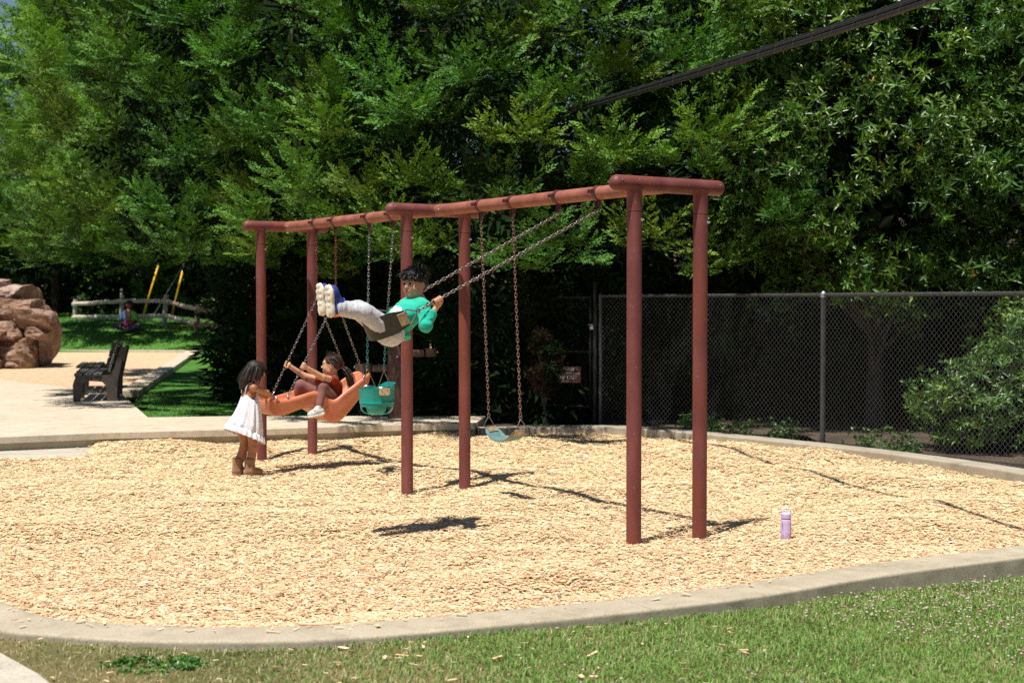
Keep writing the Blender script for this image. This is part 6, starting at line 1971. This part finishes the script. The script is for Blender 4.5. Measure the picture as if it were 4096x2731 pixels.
    # shoes: thick cream soles turned to the viewer
    for bo, ank, lab in ((-.078, ankL, 0), (.050, ankR, 1)):
        heel, toe = P(-2.088, bo - .004, 1.552 + .012 * lab), P(-2.100, bo + (.0 if not lab else .008), 1.757 + .012 * lab)
        d, sd, n_ = shoe_frame(heel, toe, BQ)
        Ln = np.linalg.norm(toe - heel); c0 = (heel + toe) / 2
        sho = bpy.data.objects.new('shoe', None); link(sho, root); sho.location = Vector(c0) - rel(root)
        def Q(x, y, z): return c0 + d * x + sd * y + n_ * z
        So = SDF(); Bx = ax3(d, sd, n_)
        So.ell(Q(.045, .002 * (1 - 2 * lab), .0), (.068, .044, .02), Bx, .02); So.ell(Q(-.06, 0, 0), (.052, .037, .02), Bx, .02); So.box(Q(-.01, 0, .004), (.085, .032, .018), Bx, .012, .02)
        So.box(Q(0, 0, .032), (.14, .07, .012), Bx, .002, .004, 1)
        for (x, y, a, b_) in ((.088, 0, .022, .030), (.052, -.021, .020, .017), (.052, .021, .020, .017), (.058, 0, .017, .012), (.013, -.019, .021, .016), (.013, .019, .021, .016), (-.030, -.016, .019, .014), (-.030, .016, .019, .014), (-.072, -.014, .027, .015), (-.072, .014, .027, .015), (-.094, 0, .016, .022)):
            So.ell(Q(x, y, -.017), (a, b_, .0085), Bx, .0025)
        sdf_part('sole', So, M['cream_sole'], sho, .0042)
        U = SDF()
        U.ell(Q(.05, 0, .028), (.058, .038, .030), Bx, .02); U.ell(Q(-.058, 0, .034), (.050, .034, .045), Bx, .03); U.cone(Q(-.055, 0, .05), Q(-.040, 0, .088), .036, .034, .02); U.cone(Q(.06, 0, .03), Q(-.01, 0, .065), .03, .03, .03)
        sdf_part('upper', U, M['blue_shoe'], sho, .005)
        m = MB()
        for k in range(5):
            x = .058 - .018 * k; z = .058 + .008 * k
            m.tube([Q(x, -.022, z - .004), Q(x + .003, 0, z + .006), Q(x, .022, z - .004)], .0035, 5)
        m.tube(cat_curve([Q(-.012, 0, .098), Q(.004, -.016, .108), Q(.016, -.006, .104), Q(.0, .012, .106)], 3), .003, 5); ls = m.build('laces', M['blue_lace'], sho); ls['kind'] = 'stuff'
        m = MB(); m.rbox(Q(-.012, 0, .102), (.010, .013, .006), .003, np.stack([d, sd, n_], 1)); m.build('tongue_tab', M['orange_tab'], sho)
        V, F = [], []
        for k in range(7):
            a = -.9 + 1.8 * k / 6; 
            for z0_, rr in ((.018, .0), (.052, -.004)): V.append(Q(-.062 - (.049 + rr) * math.cos(a), (.0385 + rr) * math.sin(a), z0_ + .004))
        F = [(2 * k, 2 * k + 1, 2 * k + 3, 2 * k + 2) for k in range(6)]; tb = build('heel_tab', V, F, M['orange_tab'], sho)
        md = tb.modifiers.new('thickness', 'SOLIDIFY'); md.thickness = .004
    # hair: thick, tousled, swept up
    Hh = SDF(); Hh.ell(p(0, -.014, .046), (.079, .092, .066), A, .02); Hh.ell(p(0, -.055, .01), (.072, .046, .058), A, .02); Hh.ell(p(0, .05, .070), (.058, .042, .032), A, .03)
    Hh.box(p(0, .09, .0), (.08, .03, .038), A, .004, .01, 1)
    hr = sdf_part('hair', Hh, M['hair_black'], root, .0055, wrinkle(26, .012, 9))
    r2 = np.random.default_rng(12); n = 900
    th = r2.random(n) * 2 * np.pi; ph = np.arccos(r2.uniform(-.12, 1, n)); dl = np.stack([np.sin(ph) * np.cos(th), np.sin(ph) * np.sin(th), np.cos(ph)], 1)
    keep = ~((dl[:, 1] > .55) & (dl[:, 2] < .42)); dl = dl[keep]; n = len(dl)
    roots = np.array([p(*(v * np.array([.078, .095, .068]) + np.array([0, -.012, .05]))) for v in dl])
    nrm2 = dl @ A; flow = A[1] * .8 + A[2] * .15 + r2.normal(0, .55, (n, 3)); flow = flow - nrm2 * np.sum(flow * nrm2, 1, keepdims=True)
    dw = nrm2 * np.where(dl[:, 2:] > .25, .75, .18) + flow - A[2] * np.where(dl[:, 2:] < .25, .8, 0)
    V, F = strands(roots, dw, np.where(dl[:, 2] > .25, r2.uniform(.034, .058, n), r2.uniform(.02, .034, n)), .005, np.array([0, 0, -1.1]) - BQ * .35, 13, 5, .35, .4)
    build('hair_locks', V, F, M['hair_black'], hr)['kind'] = 'stuff'
    fr = np.array([p(x, .066 + r2.uniform(-.01, .008), .078 + r2.uniform(-.006, .01)) for x in r2.uniform(-.055, .055, 150)])
    V, F = strands(fr, np.tile(A[1] * 1.0 - A[2] * .15, (150, 1)) + r2.normal(0, .3, (150, 3)), r2.uniform(.04, .062, 150), .0045, np.array([0, 0, -1.5]), 14, 4, .3)
    build('fringe', V, F, M['hair_black'], hr)['kind'] = 'stuff'
boy()

# ------------------------------------------------------------------ child in the reclining seat
def rider():
    def P(q_, b_, z): return OC + BQ * q_ + BB * b_ + UP * z
    root = empty('person', P(.07, 0, .58), 'child in a rust-red tee and mauve leggings with a ponytail, riding the orange seat', 'person')
    pelvis, chest, neck = P(.085, 0, .655), P(.075, 0, .80), P(.072, 0, .905)
    shL, shR = P(.04, -.105, .868), P(.02, .108, .862)
    J = [on_beam(5.193, 1.69), on_beam(5.635, 1.70)]; E = [P(-.505, -.186, .722), P(-.505, .186, .722)]
    haL = J[0] + (E[0] - J[0]) * .685; haR = J[1] + (E[1] - J[1]) * .685
    elL, elR = P(-.125, -.175, .905), P(-.15, .175, .90)
    wrL, wrR = haL + norm(elL - haL) * .062, haR + norm(elR - haR) * .062
    hipL, hipR = P(.07, -.06, .655), P(.07, .06, .655)
    kneeL, kneeR = P(-.125, -.165, .805), P(-.205, .165, .815)
    ankL, ankR = P(-.200, -.236, .60), P(-.285, .245, .62)
    hc = P(.055, 0, 1.015); hf = norm(np.array([-1.0, -.02, .0])); s = 1.0
    B = SDF(); p, A = add_head(B, hc, hf, UP, neck, s, .036)
    B.cone(neck, chest, .04, .068, .03); B.cone(chest, pelvis, .072, .08, .03)
    for a, e, w, h_, j, ee, fl in ((shL, elL, wrL, haL, J[0], E[0], 1), (shR, elR, wrR, haR, J[1], E[1], -1)):
        B.cone(neck, a, .03, .034, .03); B.chain([a, e, w], [.036, .032, .022], .018); add_grip(B, h_, ee - j, w, .92, fl)
    for a, b_, c in ((hipL, kneeL, ankL), (hipR, kneeR, ankR)): B.chain([a, b_, c], [.062, .045, .03], .02)
    B.cone(ankL, ankL + norm(np.array([-.5, -.3, -.4])) * .05, .028, .026, .02); B.cone(ankR, ankR - BQ * .04 - UP * .03, .028, .026, .02)
    body = sdf_part('body', B, M['skin_light'], root, .0058, col=lambda V: skin_cols(V, p, A, s))
    face_parts(body, p, A, s, 'hair_brown')
    T = SDF(); T.ell(chest, (.105, .072, .085), ax3(BB, BQ, UP), .03); T.cone(chest, pelvis + UP * .01, .082, .09, .04); T.ell((shL + shR) / 2 - UP * .008, (.115, .05, .045), ax3(BB, BQ, UP), .03)
    T.cone(neck - UP * .03, neck - UP * .004, .05, .043, .02)
    for a, e in ((shL, elL), (shR, elR)): T.cone(a, a + (e - a) * .30, .046, .045, .02)
    T.ell(neck + UP * .022, (.038, .038, .03), None, .008, 1)
    sdf_part('tee_shirt', T, M['rust_shirt'], root, .0059, wrinkle(18, .014, 21))
    L = SDF(); L.ell(pelvis, (.105, .09, .085), ax3(BB, BQ, UP), .03)
    for a, b_, c in ((hipL, kneeL, ankL), (hipR, kneeR, ankR)): L.chain([a, b_, c + (b_ - c) * .16], [.07, .053, .036], .025)
    sdf_part('leggings', L, M['mauve'], root, .0059, wrinkle(20, .004, 25))
    for ank, dd, lab in ((ankL, norm(np.array([-.97, -.32, -.22]) * 1.0), 0), (ankR, norm(-BQ - UP * .2), 1)):
        sho = bpy.data.objects.new('shoe', None); link(sho, root)
        d = dd; n_ = norm(UP - d * np.dot(UP, d)); sd = np.cross(n_, d); c0 = ank + d * .035 - n_ * .055
        sho.location = Vector(c0) - rel(root); Bx = ax3(d, sd, n_)
        def Q(x, y, z): return c0 + d * x + sd * y + n_ * z
        So = SDF(); So.ell(Q(.035, 0, 0), (.058, .034, .014), Bx, .02); So.ell(Q(-.045, 0, 0), (.042, .029, .014), Bx, .02); So.box(Q(-.005, 0, .0), (.07, .027, .012), Bx, .008, .02); So.box(Q(0, 0, .022), (.12, .05, .01), Bx, .002, .004, 1)
        sdf_part('sole', So, M['white_sole'], sho, .0045)
        U = SDF(); U.ell(Q(.035, 0, .02), (.052, .031, .026), Bx, .02); U.ell(Q(-.042, 0, .026), (.042, .029, .036), Bx, .03); U.cone(Q(-.038, 0, .03), Q(-.034, 0, .062), .030, .029, .02); U.cone(Q(.04, 0, .02), Q(-.015, 0, .045), .026, .028, .03)
        sdf_part('upper', U, M['mint_shoe'], sho, .0045)
        for k in range(2):
            V, F = tube([Q(.008 - .022 * k, -.027, .035 + .008 * k), Q(.01 - .022 * k, 0, .055 + .009 * k), Q(.008 - .022 * k, .027, .035 + .008 * k)], .0055, 6); build('strap', V, F, M['white_sole'], sho)
    # hair drawn back to a ponytail
    H_ = SDF(); H_.ell(p(0, -.012, .040), (.079, .094, .072), A, .02); H_.ell(p(0, -.060, .005), (.066, .042, .052), A, .03)
    H_.box(p(0, .098, -.02), (.09, .04, .075), A, .01, .02, 1); H_.ell(p(0, .105, .03), (.052, .052, .055), A, .02, 1)
    for k in (-1, 1): H_.ell(p(k * .078, .006, -.02), (.02, .026, .032), A, .01, 1)
    hr = sdf_part('hair', H_, M['hair_brown'], root, .005, wrinkle(34, .005, 31, (.5, .5, 1.6)))
    tie = p(.0, -.108, -.020)
    V, F = lathe([(.012, -.011), (.017, -.007), (.018, 0), (.017, .007), (.012, .011)], tie, A[1] * -1 - UP * .3, 14); build('hair_tie', V, F, M['pink'], hr, smooth=True)
    r2 = np.random.default_rng(5); n = 260
    dv = norm(-A[1] * .9 - UP * .35 - BB * .12)
    roots = tie + dv * .004 + r2.normal(0, .007, (n, 3))
    V, F = strands(roots, np.tile(dv, (n, 1)) + r2.normal(0, .24, (n, 3)), r2.uniform(.20, .27, n), .0048, np.array([0, 0, -2.6]) + BQ * .15, 33, 7, .22, .35)
    build('ponytail', V, F, M['hair_brown'], hr)['kind'] = 'stuff'
    n = 420; th = r2.random(n) * 2 * np.pi; ph = np.arccos(r2.uniform(-.2, 1, n)); dl = np.stack([np.sin(ph) * np.cos(th), np.sin(ph) * np.sin(th), np.cos(ph)], 1)
    dl = dl[~((dl[:, 1] > .42) & (dl[:, 2] < .68))]; n = len(dl)
    roots = np.array([p(*(v * np.array([.0785, .0935, .0715]) + np.array([0, -.012, .040]))) for v in dl])
    D = (tie - roots); nr = (dl @ A); D = D / np.linalg.norm(D, axis=1, keepdims=True); D = D - nr * np.sum(D * nr, 1, keepdims=True) + nr * .12
    V, F = strands(roots, D, r2.uniform(.04, .075, n), .0032, np.array([0, 0, -.5]), 35, 4, .08, .4)
    build('combed_locks', V, F, M['hair_brown'], hr)['kind'] = 'stuff'
rider()

# ------------------------------------------------------------------ child in the white dress, pushing
def girl():
    G = np.array([-2.55, 13.69, 0.0]); gz = float(chip_z(np.array(G[0]), np.array(G[1])))
    def P(q_, b_, z): return G + BQ * q_ + BB * b_ + UP * z
    root = empty('person', P(.03, 0, gz), 'child with long dark hair in a white dress and brown boots pushing the orange seat', 'person')
    pelvis, chest, neck = P(.030, 0, .50), P(.035, 0, .755), P(.068, 0, .872)
    shN, shF = P(.045, -.092, .838), P(.075, .095, .836)
    elN, elF = P(.197, -.055, .785), P(.24, .15, .745)
    wrN, wrF = P(.300, .020, .722), P(.335, .215, .712)
    haN, haF = P(.350, .052, .700), P(.385, .242, .698)
    hipN, hipF = P(.045, -.05, .49), P(.015, .05, .49)
    kneeN, kneeF = P(.055, -.052, .262), P(.008, .052, .258)
    ankN, ankF = P(.030, -.058, .085), P(-.045, .058, .085)
    hc = P(.112, 0, .978); hf = norm(BQ - UP * .36); s = .97
    B = SDF(); p, A = add_head(B, hc, hf, UP, neck, s, .034)
    B.cone(neck, chest, .036, .06, .03); B.cone(chest, pelvis, .062, .075, .03)
    for a, e, w, h_ in ((shN, elN, wrN, haN), (shF, elF, wrF, haF)):
        B.cone(neck - UP * .02, a, .032, .034, .03); B.chain([a, e, w], [.035, .027, .0185], .015)
        d = norm(h_ - w); sd = norm(np.cross(d, UP)); B.ell(w + d * .034, (.030, .024, .0125), ax3(d, sd, np.cross(sd, d)), .012)
        for i, Lf in enumerate((.040, .046, .043, .034)):
            o = w + d * .056 + sd * (.017 - .0115 * i); k1 = o + d * Lf * .5 - UP * .004; k2 = k1 + (d * .35 - UP * .8) * Lf * .55
            B.chain([o, k1, k2], [.0075, .007, .0058], .003)
        o = w + d * .022 - sd * (.022 if a is shN else -.022) * -1; B.chain([o, o + (d * .6 - UP * .3) * .028 + sd * .010, o + (d * .9 - UP * .7) * .04 + sd * .008], [.0085, .0078, .006], .006)
    for a, b_, c in ((hipN, kneeN, ankN), (hipF, kneeF, ankF)):
        B.chain([a, b_, c + UP * .05, c - UP * .03], [.058, .041, .036, .032], .02); B.ell(b_ - UP * .075 - BQ * .012, (.034, .036, .055), None, .03)
    body = sdf_part('body', B, M['skin_brown'], root, .0058, col=lambda V: skin_cols(V, p, A, s))
    face_parts(body, p, A, s, 'hair_dark')
    # flared cotton dress with a gathered frill
    n = 96; r2 = np.random.default_rng(8); V, F = [], []
    st = [(.795, .050, .052, .070, 0), (.775, .048, .068, .085, 0), (.74, .045, .078, .095, .002), (.66, .034, .098, .108, .006), (.58, .020, .125, .124, .010), (.50, .005, .148, .14, .013), (.445, -.004, .162, .152, .012), (.437, -.005, .160, .150, .004), (.425, -.006, .172, .160, .012), (.40, -.008, .182, .170, .011), (.372, -.010, .190, .178, .012), (.366, -.010, .191, .179, .012)]
    fold = [(r2.integers(7, 13), r2.random() * 6) for _ in range(2)]
    for i, (z, cq, rq, rb, am) in enumerate(st):
        for k in range(n):
            t = 2 * math.pi * k / n
            w = am * (math.sin(fold[0][0] * t + fold[0][1]) * .6 + .4 * math.sin(17 * t + 1.3)) if i < 8 else am * (.75 * math.sin(23 * t + .7 + .4 * math.sin(3 * t)) + .35 * math.sin(9 * t))
            zz = z - .075 * (cq + rq * math.cos(t) + .01) / .2 * smooth(np.array(.62 - z), 0, .2) * 2.3 * .5 + (.003 * math.sin(23 * t + 1.0) if i >= 10 else 0)
            # open armholes under the shoulders
            if i < 3: zz -= (.075 - .02 * i) * max(0, abs(math.sin(t)) - .55) / .45
            V.append(P(cq + (rq + w) * math.cos(t), (rb + w) * math.sin(t), float(zz)))
    m = len(st)
    for i in range(m - 1):
        for k in range(n): F.append((i * n + k, i * n + (k + 1) % n, (i + 1) * n + (k + 1) % n, (i + 1) * n + k))
    dr = build('dress', V, F, M['dress'], root, smooth=True); md = dr.modifiers.new('cloth', 'SOLIDIFY'); md.thickness = .003
    for b_ in (-.045, .05):
        V, F = [], []
        for t in np.linspace(0, 1, 9):
            a = math.pi * t; c = P(.058 - .074 * math.cos(a) * 1.0, b_, .782 + .105 * math.sin(a) ** .7)
            V += [c - BB * .011, c + BB * .011]
        F = [(2 * k, 2 * k + 1, 2 * k + 3, 2 * k + 2) for k in range(8)]; so = build('shoulder_strap', V, F, M['dress'], dr, smooth=True); so.modifiers.new('cloth', 'SOLIDIFY').thickness = .003
    # beads on the near wrist
    wd = norm(haN - wrN); a_, b2, _ = frame_of(wd)
    for j, (mm, off) in enumerate((('pink', -.004), ('band_white', .010), ('band_yellow', .023))):
        c = wrN + wd * (off - .006); V, F = tube([c + (a_ * math.cos(t) + b2 * math.sin(t)) * .0225 for t in np.linspace(0, 2 * math.pi, 17)[:-1]], .0052, 6, closed=True); build('bracelet', V, F, M[mm], root, smooth=True)
    # sheepskin boots
    for ank, d in ((ankN, norm(BQ - BB * .02)), (ankF, norm(BQ + BB * .05))):
        bo = bpy.data.objects.new('boot', None); link(bo, root); c0 = np.array([ank[0], ank[1], gz]); bo.location = Vector(c0) - rel(root); sd = np.cross(UP, d); Bx = ax3(d, sd, UP)
        def Q(x, y, z): return c0 + d * x + sd * y + UP * z
        S = SDF(); S.cone(Q(-.012, 0, .052), Q(-.008, 0, .150), .046, .051, .02); S.ell(Q(.045, 0, .036), (.078, .040, .036), Bx, .03); S.ell(Q(-.018, 0, .036), (.05, .041, .04), Bx, .03)
        S.box(Q(0, 0, .172 + .022), (.09, .09, .03), Bx, .002, .004, 1); S.box(Q(0, 0, -.022), (.2, .09, .03), Bx, .002, .004, 1); S.cone(Q(-.008, 0, .14), Q(-.008, 0, .22), .038, .04, .004, 1)
        sdf_part('boot_upper', S, M['boot'], bo, .0048, wrinkle(18, .005, 44))
        S = SDF(); S.ell(Q(.046, 0, .008), (.083, .044, .013), Bx, .02); S.ell(Q(-.02, 0, .008), (.054, .044, .013), Bx, .02); S.box(Q(0, 0, -.02), (.2, .09, .018), Bx, .002, .004, 1)
        sdf_part('boot_sole', S, M['boot_sole'], bo, .0048)
        V, F = tube([Q(-.058, 0, .03), Q(-.061, 0, .10), Q(-.0605, 0, .16)], .004, 5); build('heel_seam', V, F, M['boot_sole'], bo)
    # long loose hair with a fringe
    H_ = SDF(); H_.ell(p(0, -.014, .040), (.082, .095, .074), A, .02); H_.ell(p(0, -.055, -.02), (.074, .052, .075), A, .03)
    H_.chain([p(0, -.075, -.04), P(-.005, -.005, .90), P(-.040, -.01, .84)], [.058, .046, .022], .03); H_.chain([p(-.066, .0, .0), p(-.070, .002, -.06), P(.055, -.075, .87)], [.028, .022, .012], .02); H_.chain([p(.066, .0, .0), p(.070, .002, -.06)], [.028, .02], .02)
    H_.ell(p(0, .054, .062), (.060, .042, .036), A, .02)
    H_.box(p(0, .11, -.05), (.062, .05, .075), A, .01, .01, 1)
    hr = sdf_part('hair', H_, M['hair_dark'], root, .005, wrinkle(30, .007, 51, (1.2, 1.2, .4)))
    n = 900; th = r2.random(n) * 2 * np.pi; ph = np.arccos(r2.uniform(-.25, 1, n)); dl = np.stack([np.sin(ph) * np.cos(th), np.sin(ph) * np.sin(th), np.cos(ph)], 1)
    dl = dl[~((dl[:, 1] > .45) & (dl[:, 2] < .45))]; n = len(dl)
    roots = np.array([p(*(v * np.array([.082, .0955, .0745]) + np.array([0, -.014, .040]))) for v in dl])
    nr = dl @ A; D = np.tile(np.array([0, 0, -1.0]), (n, 1)) + nr * .55 - A[1] * .25
    V, F = strands(roots, D, np.where(dl[:, 1] < .25, r2.uniform(.12, .19, n), r2.uniform(.05, .07, n)), .003, np.array([0, 0, -1.2]) - BQ * .35, 53, 6, .2, .3)
    build('hair_locks', V, F, M['hair_dark'], hr)['kind'] = 'stuff'
    fr = np.array([p(x, .058, .085 - .25 * abs(x)) for x in r2.uniform(-.06, .06, 140)])
    V, F = strands(fr, np.tile(A[1] * .8 - A[2] * .2, (140, 1)) + r2.normal(0, .12, (140, 3)), r2.uniform(.055, .072, 140), .0045, -A[2] * 1.7, 55, 5, .08, .5)
    build('fringe', V, F, M['hair_dark'], hr)['kind'] = 'stuff'
girl()

# ------------------------------------------------------------------ figure sitting on the far lawn
def sitter():
    c = np.array([-12.28, 46.0, float(far_lawn_z(np.array(-12.28), np.array(46.0)))])
    root = empty('person', c, 'person in a blue and green top sitting on the shaded far lawn', 'person')
    def P(x, y, z): return c + np.array([x, y, z])
    B = SDF(); B.ell(P(0, 0, .86), (.085, .10, .115), None, .03); B.cone(P(0, 0, .78), P(0, .02, .66), .05, .06, .03); B.cone(P(0, .02, .62), P(0, .03, .16), .15, .17, .05)
    for k in (-1, 1):
        B.chain([P(k * .17, .02, .60), P(k * .27, -.06, .36), P(k * .16, -.26, .30)], [.055, .045, .035], .03); B.ell(P(k * .14, -.29, .30), (.04, .05, .03), None, .02)
        B.chain([P(k * .1, 0, .13), P(k * .36, -.30, .22), P(k * .02, -.42, .09)], [.09, .07, .05], .03)
    B.cone(P(0, -.09, .855), P(0, -.115, .83), .014, .018, .015)
    sdf_part('body', B, M['skin_dark'], root, .014)
    H_ = SDF(); H_.ell(P(0, .02, .90), (.125, .13, .115), None, .03); H_.box(P(0, -.14, .80), (.08, .07, .06), None, .01, .02, 1); sdf_part('hair', H_, M['cl_black'], root, .014, wrinkle(18, .02, 3))
    V, F = tube([P(.104 * math.cos(t), .01 + .118 * math.sin(t), .855) for t in np.linspace(0, 2 * math.pi, 17)[:-1]], .016, 6, closed=True); build('headband', V, F, M['cl_red'], root, smooth=True)
    for k, mm, nm in ((-1, 'cl_blue', 'top_half'), (1, 'cl_green', 'top_half')):
        T = SDF(); T.cone(P(k * .06, .02, .61), P(k * .07, .03, .22), .12, .13, .03); T.chain([P(k * .17, .02, .60), P(k * .27, -.06, .38)], [.068, .06], .03); T.box(P(-k * .2, 0, .4), (.2, .4, .5), None, .002, .002, 1)
        o = sdf_part(nm, T, M[mm], root, .014); tag(o, 'blue half of the top' if k < 0 else 'green half of the top')
    L = SDF(); L.ell(P(0, .02, .12), (.2, .2, .13), None, .05)
    for k in (-1, 1): L.chain([P(k * .1, 0, .13), P(k * .38, -.30, .20), P(k * .1, -.42, .09)], [.10, .085, .06], .03)
    sdf_part('trousers', L, M['cl_navy'], root, .014)
    S = SDF(); S.ell(P(-.02, -.20, .24), (.11, .10, .14), None, .03); sdf_part('bag', S, M['cl_maroon'], root, .014)
sitter()
